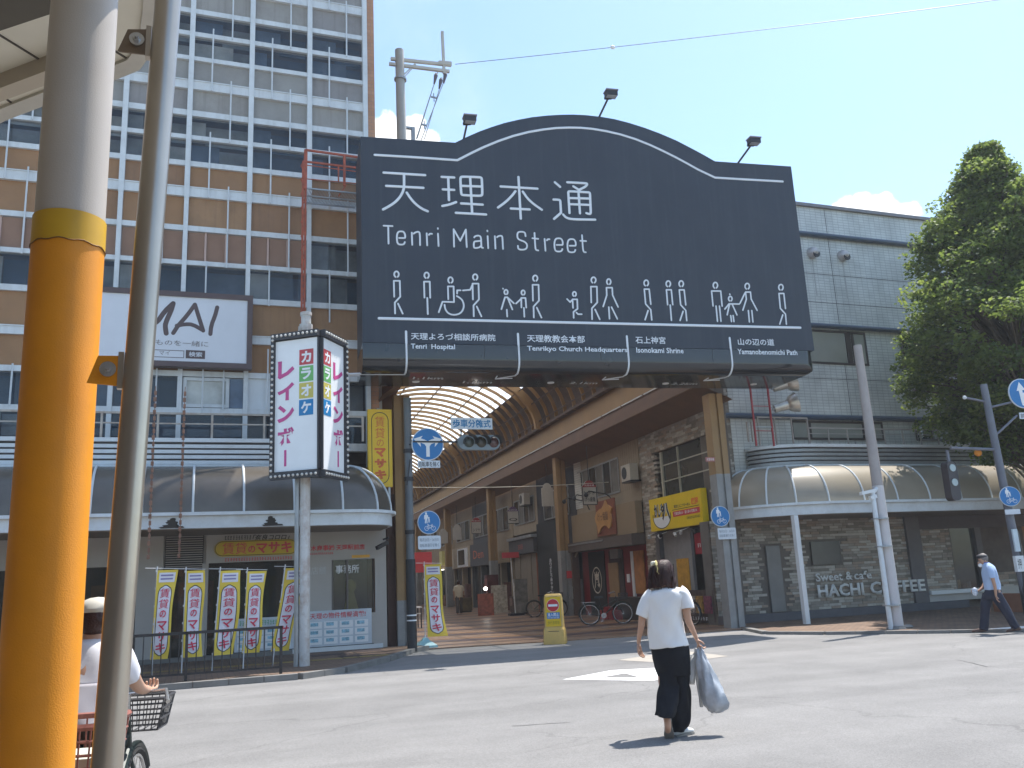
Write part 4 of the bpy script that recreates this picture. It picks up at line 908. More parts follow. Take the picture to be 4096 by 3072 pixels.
gx, gy = ground(1702, 2590, .03); P_ = E  # banner with a turquoise base in the arcade mouth
banner('yellow rental banner on a turquoise foot beside the traffic signal pole', (gx, gy, .03), w=.42, h=1.78, z0=.25, lean=.02, sway=.16, seed=3, base=True)
for k, (sx, sy, lb) in enumerate(((1592, 2560, 'orange toned rental banner hanging in shade left of the beige column'), (1572, 2575, 'narrow rental banner half hidden at the shop corner in the arcade mouth'))):
    gx, gy = ground(sx, sy, .03); banner(lb, (gx-.12, gy+.9, .03), w=.34, h=1.5, z0=.35, seed=8+k)
# yellow hanging sign at the tower corner
ys = E('hanging_sign', 'tall yellow vertical sign 賃貸のマサキ at the tower corner', 'sign', (4.32, 21.5, 3.97)); 
bx('board', M('sign_yellow', (.75, .47, .01), .45, var=.05), ys, -.30, 0, 0, .30, .14, 1.95); bx('bracket', STEEL, ys, .2, .05, -.9, .25, .1, -.001); bx('bracket', STEEL, ys, -.05, .1, 1.951, 0, 1.1, 2.0)
pr = rrect(-.21, .08, .21, 1.87, .20, 8); b = B(); b.stroke(pr+[pr[0]], .018, -.001, .004); b.o('outline', BLK, ys)
ORG = M('print_orange_red', (.62, .12, .02), .5)
vtext('賃貸', ORG, ys, -.125, .115, 1.20, 1.78, -.004, bold=.0, gap=.08); vtext('の', ORG, ys, -.09, .09, 1.00, 1.19, -.004, bold=.0); vtext('マサキ', ORG, ys, -.145, .145, .17, .99, -.004, bold=.06, gap=.14)
# traffic signal pole on the left
BLU = M('sign_blue', (.005, .16, .42), .35, var=.04); RIM = M('sign_rim', (.62, .66, .70), .4, var=.03); PG = M('pole_grey_blue', (.13, .15, .165), .5, metal=.2, var=.15, scale=2, dirt=.4, dirtcol=(.22, .18, .15), dscale=3)
tp_ = E('traffic_signal_pole', 'dark grey traffic pole with a dark wrapped foot at the left of the arcade mouth', 'pole', (5.02, 21.68-.05, .03))
tp_.location = (4.98, 21.3, .03)
bp_ = B().cyl((0, 0, 0), (0, 0, 6.15), .105, .095, n=20).o('shaft', PG, tp_, True); bp2 = B().cyl((0, 0, .0), (0, 0, 2.15), .118, n=20).o('foot_wrap', M('pole_wrap', (.022, .024, .028), .5, var=.2), tp_, True)
for z in (4.75, 4.05, 2.75): B().cyl((0, 0, z), (0, 0, z+.10), .12, n=16).o('clamp', DARK, tp_, True)
for z in (.82, .70): B().cyl((0, 0, z), (0, 0, z+.03), .121, n=16).o('reflective_mark', WHP, tp_)
def blue_disc(parent, cx, cz, r, y):
    B().disc(cx, cz, r, y, y+.03, 40).o('plate', RIM, parent); return B().disc(cx, cz, r*.945, y-.006, y-.001, 40).o('blue_face', BLU, parent)
sg_ = E('mandatory_direction_sign', 'round blue sign with a forked left or right arrow on the left traffic pole', 'traffic sign', (5.44, 21.12, 4.98)); R_ = .325
blue_disc(sg_, 0, 0, R_, 0)
b = B(); y = -.007
b.ext([(-.035, -.25), (.035, -.25), (.035, .0), (-.035, .0)], y-.002, y)
b.o('arrow', WHP, sg_); b = B()
for s in (-1, 1):
    pts = [(0, -.02), (s*.04, .035), (s*.10, .06), (s*.16, .075)]
    b.stroke([(p[0], p[1]) for p in pts], .085, y, .002)
    hd = [(s*.29, .10), (s*.13, .16), (s*.165, .09), (s*.15, .03), (s*.13, -.05)] 
    hd = [(s*.285, .105), (s*.10, .165), (s*.155, .095), (s*.155, .06), (s*.14, -.055)]
    b.ext(hd if s < 0 else hd[::-1], y-.003, y-.0005)
b.o('arrow_fork', WHP, sg_); sg_.scale = (1.26, 1, 1.26); B().bar((-.36, .1, .0), (-.3, .04, 0), .03).o('bracket', DARK, sg_); B().bar((-.42, .1, -.8), (-.35, .06, -.3), .025).o('bracket', DARK, sg_)
s2 = E('supplementary_plate', 'small white plate 自転車を除く under the forked arrow sign', 'traffic sign', (5.46, 21.12, 4.48)); s2.scale = (1.33, 1, 1.3); bx('plate', RIM, s2, -.215, 0, -.07, .215, .02, .07); text('自転車を除く', BLK, s2, -.195, .195, -.05, .05, -.003, bold=.01)
s3 = E('pedestrian_and_cycle_sign', 'round blue pedestrian and bicycle sign on the left traffic pole', 'traffic sign', (5.42, 21.12, 3.045)); 
def pedcyc(parent, R):
    blue_disc(parent, 0, 0, R, 0); b = B(); y = -.008; k = R/.25
    def S(p, w): b.stroke([(x*k, z*k) for x, z in p], w*k, y, .002)
    b.disc(-.062*k, .195*k, .022*k, y-.002, y, 12); S([(-.062, .15), (-.062, .09)], .055); S([(-.095, .15), (-.10, .075)], .018); S([(-.029, .15), (-.02, .085)], .018); S([(-.075, .08), (-.08, -.01)], .022); S([(-.05, .08), (-.045, -.01)], .022)
    b.disc(-.0*k, .10*k, .015*k, y-.002, y, 10); S([(0, .07), (0, .045)], .03); S([(-.008, .04), (-.01, .0)], .012); S([(.01, .04), (.012, 0)], .012)
    for cx in (-.055, .095): S([(cx+.045*cos(2*pi*i/16), -.125+.045*sin(2*pi*i/16)) for i in range(17)], .009)
    S([(-.055, -.125), (-.02, -.065), (.065, -.065), (.025, -.125), (-.02, -.065)], .009); S([(-.055, -.125), (.025, -.125)], .009); S([(.095, -.125), (.058, -.045), (.075, -.04)], .009); S([(-.025, -.06), (-.03, -.04), (-.01, -.04)], .01)
    b.o('pictogram', WHP, parent)
pedcyc(s3, .285)
s4 = E('supplementary_plate', 'rounded white plate with two lines of print under the left pedestrian and bicycle sign', 'traffic sign', (5.42, 21.12, 2.56)); s4.scale = (1.32, 1, 1.25); B().ext(rrect(-.215, -.13, .215, .13, .03), 0, .02).o('plate', RIM, s4)
PRT = M('print_slate', (.16, .20, .24), .6)
text('毎月25日・26日の', PRT, s4, -.18, .18, .02, .085, -.003, bold=.0); text('自転車通行を除く', PRT, s4, -.18, .18, -.085, -.02, -.003)
sgn = E('traffic_signal', 'unlit horizontal three lens traffic signal beside the forked arrow sign', 'traffic light', (6.76, 21.0, 5.02))
HG = M('signal_grey', (.20, .24, .26), .45, var=.1); 
B().ext(rrect(-.56, -.19, .56, .19, .19, 8), 0, .18).o('housing', HG, sgn)
for x, c in ((-.28, (.045, .06, .05)), (.05, (.06, .05, .035)), (.38, (.10, .045, .04))):
    B().sph((x, -.005, 0), .135, .05, .135, n=18, m=8).o('lens', M('lens_%d' % int(x*100+50), c, .25, var=.3, scale=20), sgn, True)
    v_ = B(); R1 = [(x+.16*cos(a), -.26 if 0 else -.02, .16*sin(a)) for a in [radians(-20+220*i/14) for i in range(15)]]; R2 = [(x+.155*cos(a), -.27-.03*sin(a), .155*sin(a)) for a in [radians(-20+220*i/14) for i in range(15)]]
    v_.loft([R1, R2], cap=False, closed=False); v_.o('visor', M('visor_dark', (.05, .055, .055), .6), sgn, True)
B().bar((-1.7, .12, .02), (-.5, .1, .02), .04).o('arm', DARK, sgn)
s5 = E('signal_name_plate', 'white plate with blue letters 歩車分離式 above the traffic signal', 'traffic sign', (6.58, 21.0, 5.50)); bx('plate', RIM, s5, -.555, 0, -.145, .545, .02, .145); text('歩車分離式', M('print_blue', (.01, .19, .42), .5), s5, -.51, .50, -.105, .105, -.003, bold=.02); bx('stay', DARK, s5, -.3, .03, -.35, -.27, .06, -.1)
# utility pole behind the sign with its crossarms and wires
UP_ = M('concrete_pole', (.40, .40, .38), .7, var=.08, dirt=.3, dirtcol=(.3, .25, .2)); CA = M('crossarm', (.55, .53, .47), .5, var=.1, dirt=.3, dirtcol=(.3, .18, .1), dscale=6)
D0 = 27.0; UF = Frame((0, D0, 0)); pu = E('utility_pole', 'concrete utility pole with twin crossarms rising behind the gate sign', 'pole', (UF.fy(1610, 550)[0], D0, 10.9)); pl_ = Vector(pu.location)
def ufp(x, y, dy=0, s=.6329): a, z = UF.fy(1400+x*s, y*s, dy); return Vector((a-pl_.x, dy, z-pl_.z))
B().cyl((0, 0, 0), ufp(312, 318), .19, .155, n=16).o('shaft', UP_, pu, True)
B().bar(ufp(258, 372), ufp(640, 412), .10).bar(ufp(248, 404), ufp(628, 452), .10).o('crossarm', CA, pu)
B().bar(ufp(583, 200), ufp(595, 465), .09).bar(ufp(560, 398), ufp(640, 405), .13).bar(ufp(335, 478), ufp(412, 402), .035).bar(ufp(345, 486), ufp(415, 408), .03).o('upright', CA, pu)
B().cyl(ufp(318, 490)-Vector((0, 0, .05)), ufp(318, 508), .22, n=12).o('band', STEEL, pu)
INS = M('insulator', (.10, .08, .10), .3); INW = M('insulator_cap', (.6, .5, .45), .4)
for x, y in ((540, 505), (572, 535), (600, 500)): B().cyl(ufp(x+3, y-28), ufp(x-8, y+26), .075, .03, n=8).o('insulator', INS, pu); B().cyl(ufp(x+5, y-40), ufp(x+3, y-25), .05, n=8).o('insulator_cap', INW, pu)
b = B()
for x0, y0, x1, y1 in ((532, 530, 418, 880), (566, 560, 470, 880), (592, 520, 450, 885), (560, 440, 425, 875)): b.cyl(ufp(x0, y0), ufp(x1, y1), .016, n=5)
for x, y in ((530, 615), (470, 790)): b.bar(ufp(x-18, y-4), ufp(x+18, y+4), .05); b.bar(ufp(x-2, y-26), ufp(x+2, y+26), .03)
b.o('stay_wires', STEEL, pu)
w = E('overhead_wire', 'thin overhead wire with a white marker running up to the right across the sky', 'wire', (pl_.x, D0, pl_.z)); 
WP = M('wire', (.12, .13, .14), .5); e1 = ray(4096+60, -20); 
p0 = ufp(665, 406); pend = Vector((40, -6, 30)); T_ = EYE + ray(4150, -22)*34 - Vector((pl_.x, D0, pl_.z)); Tm = EYE + ray(1400+1658*.6329, 317*.6329)*29 - Vector((pl_.x, D0, pl_.z))
# the marker lies on the wire: let it sag a little
pts = []
for i in range(21):
    t = i/20; p = p0.lerp(T_, t); p.z -= .35*4*t*(1-t)*.25; pts.append(p)
B().tube(pts, .012, 5).o('wire', WP, w); B().sph(pts[6], .10, .06, .07, n=8, m=6).o('marker', WHP, w)
sp_ = E('small_pole', 'short grey pole with a bracket arm behind the sign', 'pole', (UF.fy(1664, 560)[0], D0+.4, 10.9)); q = UF.fy(1664, 488)[1]-10.9; bx('shaft', STEEL, sp_, -.06, -.06, 0, .06, .06, q); bx('arm', STEEL, sp_, -.35, -.05, q-.08, .05, .05, q)
# balcony rail above the left awning
br_ = E('parapet_railing', 'rusty white pipe railing above the left awning', 'railing', (-8, 21.6, 5.12)); RW = M('rusty_rail', (.42, .38, .33), .6, var=.2, scale=6, dirt=.5, dirtcol=(.25, .13, .07), dscale=4)
B().bar((0, 0, .62), (11.9, 0, .62), .045).bar((0, 0, .38), (11.9, 0, .38), .03).o('rail', RW, br_)
for i in range(11): bx('post', RW, br_, i*1.19-.02, -.03, 0, i*1.19+.03, .03, .62)
ac = E('rooftop_unit', 'small grey equipment box on the left awning roof', 'equipment box', (3.0, 21.9, 4.9)); bx('housing', STEEL, ac, -.7, 0, 0, .2, .4, .5)
# rusty chain-like vertical ladders seen either side of the pole
RU = M('rusty_iron', (.22, .11, .07), .7, var=.3, scale=10)
for (x_, lb) in ((-.87, 'rusty hanging ladder strip left of the grey post'), (-.27, 'rusty hanging ladder strip right of the grey post')):
    r = E('hanging_ladder', lb, 'ladder', (x_, 20.1, 2.35), 0, 'rusty ladder strips'); b = B()
    for i in range(26): b.box(-.025 if i % 2 else -.035, -.02, i*.14, .025, .02, i*.14+.09)
    b.bar((0, 0, 0), (0, 0, 3.7), .016); b.o('links', RU, r)
cm = E('security_camera', 'small black security camera at the left shop corner', 'camera', (4.5, 22.2, 2.62)); B().bar((0, 0, .1), (.12, -.1, .14), .04).bar((-.22, -.3, -.12), (.08, -.12, .02), .09).o('housing', DARK, cm)
# ================================================================ right building: tiled facade over a stone clad cafe
YR = 22.6
R3 = Frame((0, YR, 0))
rbd = E('tiled_building', 'grey tiled building with navy bands behind the street tree on the right', 'building', (0, YR, 0))
TILE = brickmat('wall_tiles', (.58, .59, .555), (.63, .64, .60), (.40, .40, .38), .225, .095, rough=.45, bump=.25, m=.10, axes='XZ', off=0)
_nn = TILE.node_tree
B().box(15.35, .0, 4.4, 40, 12, 13.45).o('tiled_wall', TILE, rbd)
NAVY = M('navy_pipe', (.045, .07, .11), .4, var=.1); BRN = M('bronze_frame', (.045, .035, .035), .4)
B().box(15.33, -.1, 13.452, 40.1, .35, 13.56).o('roof_coping', M('coping', (.20, .19, .20), .5), rbd)
for z in (12.42, 9.22, 6.16): B().cyl((14.9 if z < 7 else 15.4, -.10, z), (40, -.10, z), .085, n=12).o('navy_band', NAVY, rbd, True)
JT = M('tile_joint', (.12, .12, .12), .8)
for z in (11.05, 10.05, 7.45): bx('joint', JT, rbd, 15.4, -.004, z, 40, .001, z+.022)
for x in (19.95, 24.6, 29.4): bx('joint', JT, rbd, x, -.005, 5.0, x+.022, .001, 13.44)
WG = M('window_reflect', (.02, .03, .035), .03, var=.1, spec=1, alpha=1); FROST = M('frosted_pane', (.30, .30, .26), .15, var=.1, scale=.8, spec=.8)
def rwin(x0, z0, x1, z1, splits, mats, lab=None):
    w_ = B(); t = .07
    w_.box(x0, -.03, z0, x1, .08, z0+t).box(x0, -.03, z1-t, x1, .08, z1)
    xs = [x0]+splits+[x1]
    w_.box(x0, -.03, z0+t, x0+t, .08, z1-t).box(x1-t, -.03, z0+t, x1, .08, z1-t)
    for s in splits: w_.box(s-t*.6, -.04, z0+t, s+t*.6, .08, z1-t)
    f = w_.o('window_frame', BRN, rbd)
    for a, c, m in zip(xs[:-1], xs[1:], mats): bx('pane', m, f, a+.06, -.012, z0+t, c-.06, -.004, z1-t)
rwin(17.2, 7.95, 20.95, 9.1, [20.15, 20.4], [FROST, BRN, FROST]); rwin(22.4, 7.95, 25.3, 9.15, [23.15], [WG, WG]); rwin(27, 7.95, 30.8, 9.1, [27.8], [WG, FROST])
rwin(17.55, 5.45, 21.15, 6.06, [18.25, 20.35], [FROST, FROST, FROST]); rwin(22.5, 5.45, 26.1, 6.1, [23.2, 25.3], [WG, FROST, FROST]); rwin(27.5, 5.45, 31, 6.1, [28.4], [WG, FROST])
VM = M('vent_metal', (.48, .45, .44), .4, metal=.4, var=.1)
for x, lb in ((19.2, 'left one of the two hooded round vents on the tiled wall'), (20.45, 'right one of the two hooded round vents on the tiled wall')):
    v_ = E('wall_vent', lb, 'vent', (x, YR, 11.78), 0, 'hooded wall vents'); b = B(); rings = []
    for k in range(8): t = pi/2*k/7; rings.append([(.20*cos(t)*cos(a), -.02-.26*sin(t)-.12*(sin(a) < 0)*sin(t)*0, .20*cos(t)*sin(a)) for a in [2*pi*i/16 for i in range(16)]])
    b.loft(rings[::-1]).o('hood', VM, v_, True); B().disc(.02, -.085, .13, -.24, -.21, 16).o('opening', BLK, v_)
    bx('stain', M('stain_grey', (.40, .40, .38), .7), v_, -.03, -.003, -1.5, .03, -.001, -.22)
# stone cladding
STM = [M('stone_slip_%d' % i, c, .85, var=.12, scale=9, bump=.5, bscale=40) for i, c in enumerate(((.30, .265, .22), (.38, .345, .29), (.22, .195, .16), (.33, .26, .20), (.46, .42, .36)))]
BED = M('cladding_bed', (.15, .13, .11), .9)
_slips = []
for mi in STM:
    for L_ in (.22, .33, .46):
        me = B().box(0, -.5, 0, L_-.008, .5, .072).mesh('slip'); me.materials.append(mi); _slips.append((L_, me))
def clad(parent, frame_rz, org, u0, u1, z0, z1, holes, indiv, name='stone', rowh=.08, seed=1, depth=.03):
    """slips laid in courses in the plane through org; indiv = how many become parts, the rest one joined part"""
    R = random.Random(seed); cells = []; z = z0
    while z < z1-.02:
        u = u0 - R.uniform(0, .2)
        while u < u1:
            k = R.randrange(len(_slips)); L_, me = _slips[k]; a, c = max(u, u0), min(u+L_, u1)
            if c-a > .05 and not any(a < h[2]-.01 and c > h[0]+.01 and z < h[3]-.01 and z+.07 > h[1]+.01 for h in holes): cells.append((a, z, c, k, R.uniform(.012, depth)))
            u += L_
        z += rowh
    cells.sort(key=lambda c: (abs(c[1]-1.6)*.3+c[0]*.1)); b = {}; p = E
    pv = bpy.data.objects.new('cladding', None); COL.objects.link(pv); pv.parent = parent; pv.location = org; pv.rotation_euler = (0, 0, frame_rz)
    for i, (a, z, c, k, d) in enumerate(cells):
        L_, me = _slips[k]
        if i < indiv: inst(name, me, pv, (a, -d+.05, z), (0, 0, 0), ((c-a)/L_, .1, 1))
        else: b.setdefault(k//3, B()).box(a, -d, z, c-.008, .1, z+.072)
    for q in b: o = b[q].o(name+'_field', STM[q], pv); o['kind'] = 'stuff'
    return pv
cafe = E('cafe_facade', 'stone clad ground floor of the cafe lettered Sweet & cafe HACHI COFFEE under the pale awning', 'shop front', (14.3, YR, 0))
cx0 = 14.3
B().box(0, 0.05, 0, 9.05, .6, 3.0).o('wall', BED, cafe)
hx = lambda sx, sy: R3.fy(sx, sy)
dx0, dz1 = hx(3060, 2185); dx1, dz0 = hx(3145, 2455); wx0, wz1 = hx(3240, 2168); wx1, wz0 = hx(3365, 2255)
clad(cafe, 0, (0, 0.05, 0), 0.0, 9.0, .28, 3.0, [(dx0-cx0-.05, .28, dx1-cx0+.08, dz1+.05), (wx0-cx0-.05, wz0-.05, wx1-cx0+.05, wz1+.05)], 260, seed=4)
GRD = M('door_grey', (.17, .165, .16), .35, var=.1, scale=2)
bx('service_door', GRD, cafe, dx0-cx0, -.03, .3, dx1-cx0, .05, dz1); bx('small_window', M('dark_grey_window', (.05, .05, .05), .2), cafe, wx0-cx0, -.03, wz0, wx1-cx0, .05, wz1)
bx('plinth', M('plinth', (.10, .10, .11), .8), cafe, -.02, -.25, .05, 9.1, .04, .28)
GL_ = M('cut_letter_grey', (.68, .68, .66), .5, var=.05)
def hb(x0, x1, y0, y1, yy=-.02): a, zt_ = R3.fy(3000+x0*.4955, 2100+y0*.4955, yy); b_, zb_ = R3.fy(3000+x1*.4955, 2100+y1*.4955, yy); return a-cx0, b_-cx0, zb_, zt_
def avgz(x0, x1, yt0, yb0, yt1, yb1):
    a, z1 = R3.fy(3000+x0*.4955, 2100+yt0*.4955); _, z0 = R3.fy(3000+x0*.4955, 2100+yb0*.4955); b_, z3 = R3.fy(3000+x1*.4955, 2100+yt1*.4955); _, z2 = R3.fy(3000+x1*.4955, 2100+yb1*.4955)
    return a-cx0, b_-cx0, (z0+z2)/2, (z1+z3)/2
q = avgz(512, 963, 385, 460, 372, 435); 
def words(ws, q, fr, bo):
    out = []
    for w, (f0_, f1_) in zip(ws, fr): out.append(text(w, GL_, cafe, q[0]+(q[1]-q[0])*f0_, q[0]+(q[1]-q[0])*f1_, q[2], q[3], -.078, 'cut_lettering', bo))
    return out
o = words(('Sweet', '&', 'cafe'), q, ((0, .47), (.53, .645), (.68, 1)), .02)
q = avgz(528, 1392, 480, 588, 438, 535); o2 = words(('HACHI', 'COFFEE'), q, ((0, .415), (.475, 1)), .03)
for o_l in o+o2:
    md = o_l.modifiers.new('depth', 'SOLIDIFY'); md.thickness = .015; md.offset = 0
# cafe shop window bay to the right
CB = cx0; f0 = hx(3665, 2440)[0]-cx0; 
bx('pillar', M('cafe_pillar', (.13, .12, .12), .7), cafe, f0, -.06, .05, f0+.55, .3, 3.0)
WOOD = M('cafe_wood', (.42, .18, .05), .5, var=.3, scale=4)
inr = B().box(f0+.55, 1.2, 0, f0+9, 1.3, 3.0).o('room_back', M('cafe_room_lamplit', (.26, .13, .06), .7, var=.7, scale=2.2), cafe)  # warm lamplight of the room is put into this wall's colour
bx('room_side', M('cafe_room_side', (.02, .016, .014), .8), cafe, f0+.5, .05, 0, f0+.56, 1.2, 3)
bx('stall_riser', SHW, cafe, f0+.56, -.05, .28, f0+9, .2, .62); bx('sill', WH, cafe, f0+.56, -.16, .50, f0+2.9, -.051, .62)
bx('shop_pane', SG, cafe, f0+.56, .06, .62, f0+2.9, .07, 2.55); bx('header', M('cafe_header', (.09, .08, .08), .7), cafe, f0+.56, 0, 2.55, f0+9, .2, 3.0)
for x in (f0+.6, f0+.95, f0+1.75, f0+2.2, f0+3.3, f0+3.6, f0+4.2): bx('wood_post', WOOD, cafe, x, .5, .62, x+.09, .6, 2.5)
bx('window_post', M('cafe_pillar', (.13, .12, .12), .7), cafe, f0+2.85, -.05, .28, f0+3.1, .2, 2.56)
for i in range(7): B().sph((f0+.7+i*.17, -.02+.12, 1.02), .028, n=8, m=6).o('string_light', M('string_light', (.8, .75, .5), .5, emit=.8), cafe)
B().sph((f0+2.35, .8, 2.12), .05, n=10, m=8).o('pendant_lamp', M('lamp_glow', (1, .5, .15), .5, emit=5), cafe)
random.seed(9)
for i in range(9): bx('goods', M('goods%d' % (i % 4), ((.5, .5, .5), (.3, .08, .05), (.5, .4, .2), (.12, .12, .15))[i % 4], .6, var=.3, scale=20), cafe, f0+.75+i*.22, .25, .63, f0+.9+i*.22, .35, .72+random.random()*.2)
bx('counter', M('counter_brown', (.05, .03, .02), .5), cafe, f0+.6, .6, .3, f0+2.9, .7, 1.2)
clad(cafe, 0, (0, .05, 0), f0+3.12, f0+6.5, .28, 1.05, [], 40, seed=8)
# corner pier of stone and the arcade side wall
pier = E('stone_corner_wall', 'rough stone clad corner wall with a large gridded window facing the arcade', 'wall', (14.52, YR, 0))
B().box(0.2, 0.03, 0, .83, .8, 8.2).o('core', BED, pier)
clad(pier, 0, (0, .03, 0), 0.0, .83, 3.0, 8.15, [], 170, seed=5)
# the side wall follows the arcade
W0 = AW(UW, 23.45); sw = Frame(tuple(W0), AR+radians(90))      # local x runs into the arcade, local -y faces the arcade? (flipped below)
def fwx(x, y): p = A.fx(x, y, UW); return p                    # (v, z) on the arcade wall plane
# local frame whose x runs back towards the street so that -y faces the arcade
VE = 28.85; OW = AW(UW, VE); RWZ = AR-radians(90); SW = Frame(tuple(OW), RWZ)
def swp(x, y, ly=0): return SW.fy(x, y, ly)
LWL = VE-23.35
side_ = bpy.data.objects.new('side_wall', None); COL.objects.link(side_); side_.parent = pier; side_.location = OW-Vector((14.52, YR, 0)); side_.rotation_euler = (0, 0, RWZ)
S0 = lambda x, y: px((2500, 1500), .66288, x, y)
gx0, gz1 = swp(*S0(188, 470)); _, gz0 = swp(*S0(208, 745)); gx1 = min(swp(*S0(585, 640))[0], LWL-.35)
yx0, yz1 = swp(*S0(176, 755)); _, yz0 = swp(*S0(187, 946)); yx1, yzr = swp(*S0(490, 685)); 
sox0 = swp(*S0(205, 1050))[0]
holes = [(gx0-.05, gz0-.05, gx1+.05, gz1+.05), (yx0-.02, yz0-.02, yx1, yz1), (swp(*S0(187, 960))[0], 0, LWL-.3, yz0)]
wallb = B(); wallb.box(0, .05, gz1+.05, LWL, .5, 8.2).box(0, .05, 0, holes[2][0], .5, gz1+.05).box(gx1+.05, .05, yz0, LWL, .5, gz1+.05).box(LWL-.32, .05, 0, LWL, .5, yz0).box(holes[2][0], .05, yz0, gx1+.05, .5, gz0-.02); wallb.o('bed', BED, side_)
clad(pier, RWZ, side_.location+SW.ey*.05, 0, LWL, .2, 6.9, holes, 90, seed=6)
GW = M('dark_green_glass', (.045, .05, .045), .12, var=.2, scale=1, spec=.6)
bx('large_window', GW, side_, gx0, .16, gz0, gx1, .18, gz1)
for fx_ in (.0, .36, .93): bx('glazing_bar', M('bar_cream', (.42, .40, .32), .5), side_, gx0+(gx1-gx0)*fx_ + (0 if fx_ else .02), .10, gz0, gx0+(gx1-gx0)*fx_+.05+(.1 if not fx_ else 0), .16, gz1)
for fz in (.33, .68): bx('glazing_bar', M('bar_cream', (.42, .40, .32), .5), side_, gx0, .09, gz0+(gz1-gz0)*fz, gx1, .098, gz0+(gz1-gz0)*fz+.04)
ry = E('ramen_shop_sign', 'bright yellow shop sign with a bowl emblem on the stone arcade wall', 'sign', tuple(SW.w(yx0, -.2, (yz0+.0))), RWZ); YW, YH = yx1-yx0, yz1-yz0
bx('box', M('sign_bright_yellow', (.80, .56, .0), .4, var=.04), ry, 0, 0, 0, YW, .2, YH)
b = B(); b.ext([(YW*.055+.0+YW*.19+YW*.17*cos(a), YH*.40+YH*.34*sin(a)) for a in [pi+pi*i/20 for i in range(21)]], -.006, -.001).o('bowl', WHP, ry)
b = B(); b.stroke([(YW*.245+YW*.18*cos(a), YH*.42+YH*.37*sin(a)) for a in [pi*.93+pi*1.12*i/24 for i in range(25)]], .03, -.005, .006); b.o('bowl_outline', BLK, ry)
for dx, dz, mt, bo in ((.0, 0, WHP, .10), (.0, 0, BLK, .04)):
    text('かしや', mt, ry, YW*.10, YW*.30, YH*.40, YH*.82, -.010-(bo < .1)*.004, bold=bo); text('八', mt, ry, YW*.26, YW*.42, YH*.28, YH*.80, -.010-(bo < .1)*.004, bold=bo)
text('東京とんこつらーめん', BLK, ry, YW*.50, YW*.80, YH*.58, YH*.68, -.004, bold=.02); text('極豚', M('print_orange', (.8, .2, .03), .5), ry, YW*.82, YW*.95, YH*.58, YH*.78, -.004, bold=.05); bx('rule', BLK, ry, YW*.46, -.005, YH*.53, YW*.96, -.001, YH*.545)
bx('red_strip', RED, ry, YW*.47, -.005, YH*.33, YW*.96, -.001, YH*.49); text('昼間営業OK・夏大豚の営業OK', WHP, ry, YW*.50, YW*.92, YH*.37, YH*.46, -.010, bold=.01); scrib(BLK, ry, YW*.72, YW*.96, YH*.20, YH*.27, -.004, 16)
# ramen shop below the sign
rm = E('ramen_shop', 'ramen shop front of grey wall, red header and orange door beside the front column', 'shop front', tuple(SW.w(holes[2][0], 0, 0)), RWZ); RL = LWL-.3-holes[2][0]
bx('wall', M('shop_grey', (.26, .25, .24), .8, var=.1), rm, .0, .15, 0, RL*.52, .25, yz0-.02); bx('pillar', M('dark_pillar', (.10, .09, .085), .8), rm, .0, -.02, 0, .22, .149, yz0-.02)
bx('recess', M('dark_recess', (.05, .03, .025), .8, var=.5, scale=2), rm, RL*.52, .7, 0, RL, .8, yz0-.02); bx('orange_door', M('orange_door', (.50, .20, .02), .5, var=.1), rm, RL*.60, .5, 0, RL*.86, .6, 2.05); bx('door_glass', GW, rm, RL*.66, .49, .7, RL*.80, .499, 1.8)
bx('red_header', M('red_cloth', (.42, .02, .04), .6, var=.15, scale=5), rm, RL*.56, .2, 2.1, RL, .3, 2.75); scrib(WHP, rm, RL*.6, RL*.95, 2.3, 2.42, .195, 12); bx('orange_poster', M('poster_orange', (.55, .28, .02), .5, var=.2, scale=6), rm, RL*.26, .13, .9, RL*.46, .149, 2.0)
bx('white_poster', WHP, rm, RL*.88, .44, 1.1, RL*.97, .46, 1.9)
for i in range(4): bx('table_menu', M('menu%d' % i, ((.35, .08, .05), (.45, .40, .35), (.4, .22, .05), (.2, .05, .08))[i], .6, var=.6, scale=12), rm, RL*(.50+i*.12), -.35-.0, .35, RL*(.60+i*.12), -.3, .85)
bx('menu_screen', M('menu_screen', (.07, .045, .035), .6, var=.7, scale=8), rm, RL*.30, -.28, .1, RL*.98, -.22, 1.02); scrib(WHP, rm, RL*.33, RL*.95, .14, .24, -.285, 16)
text('MENU', WHP, rm, RL*.34, RL*.46, .86, .95, -.285) if 0 else None
SPL = M('spot_white', (.6, .6, .58), .4)
for i, u in enumerate((.3, 1.05, 1.2, 2.2, 2.7, 3.5)):
    s_ = E('spotlight', None, None); s_.parent = rm; s_.location = (u-.1, -.35, yz0-.12-.04*(i % 2)); 
    B().cyl((0, 0, 0), (.08 if i % 2 else -.07, .02, -.10), .045, .05, n=8).cyl((0, .3, .1), (0, 0, 0), .012, n=5).o('spot_head', SPL if i % 3 != 2 else DARK, s_)
    s_.name = 'spot'
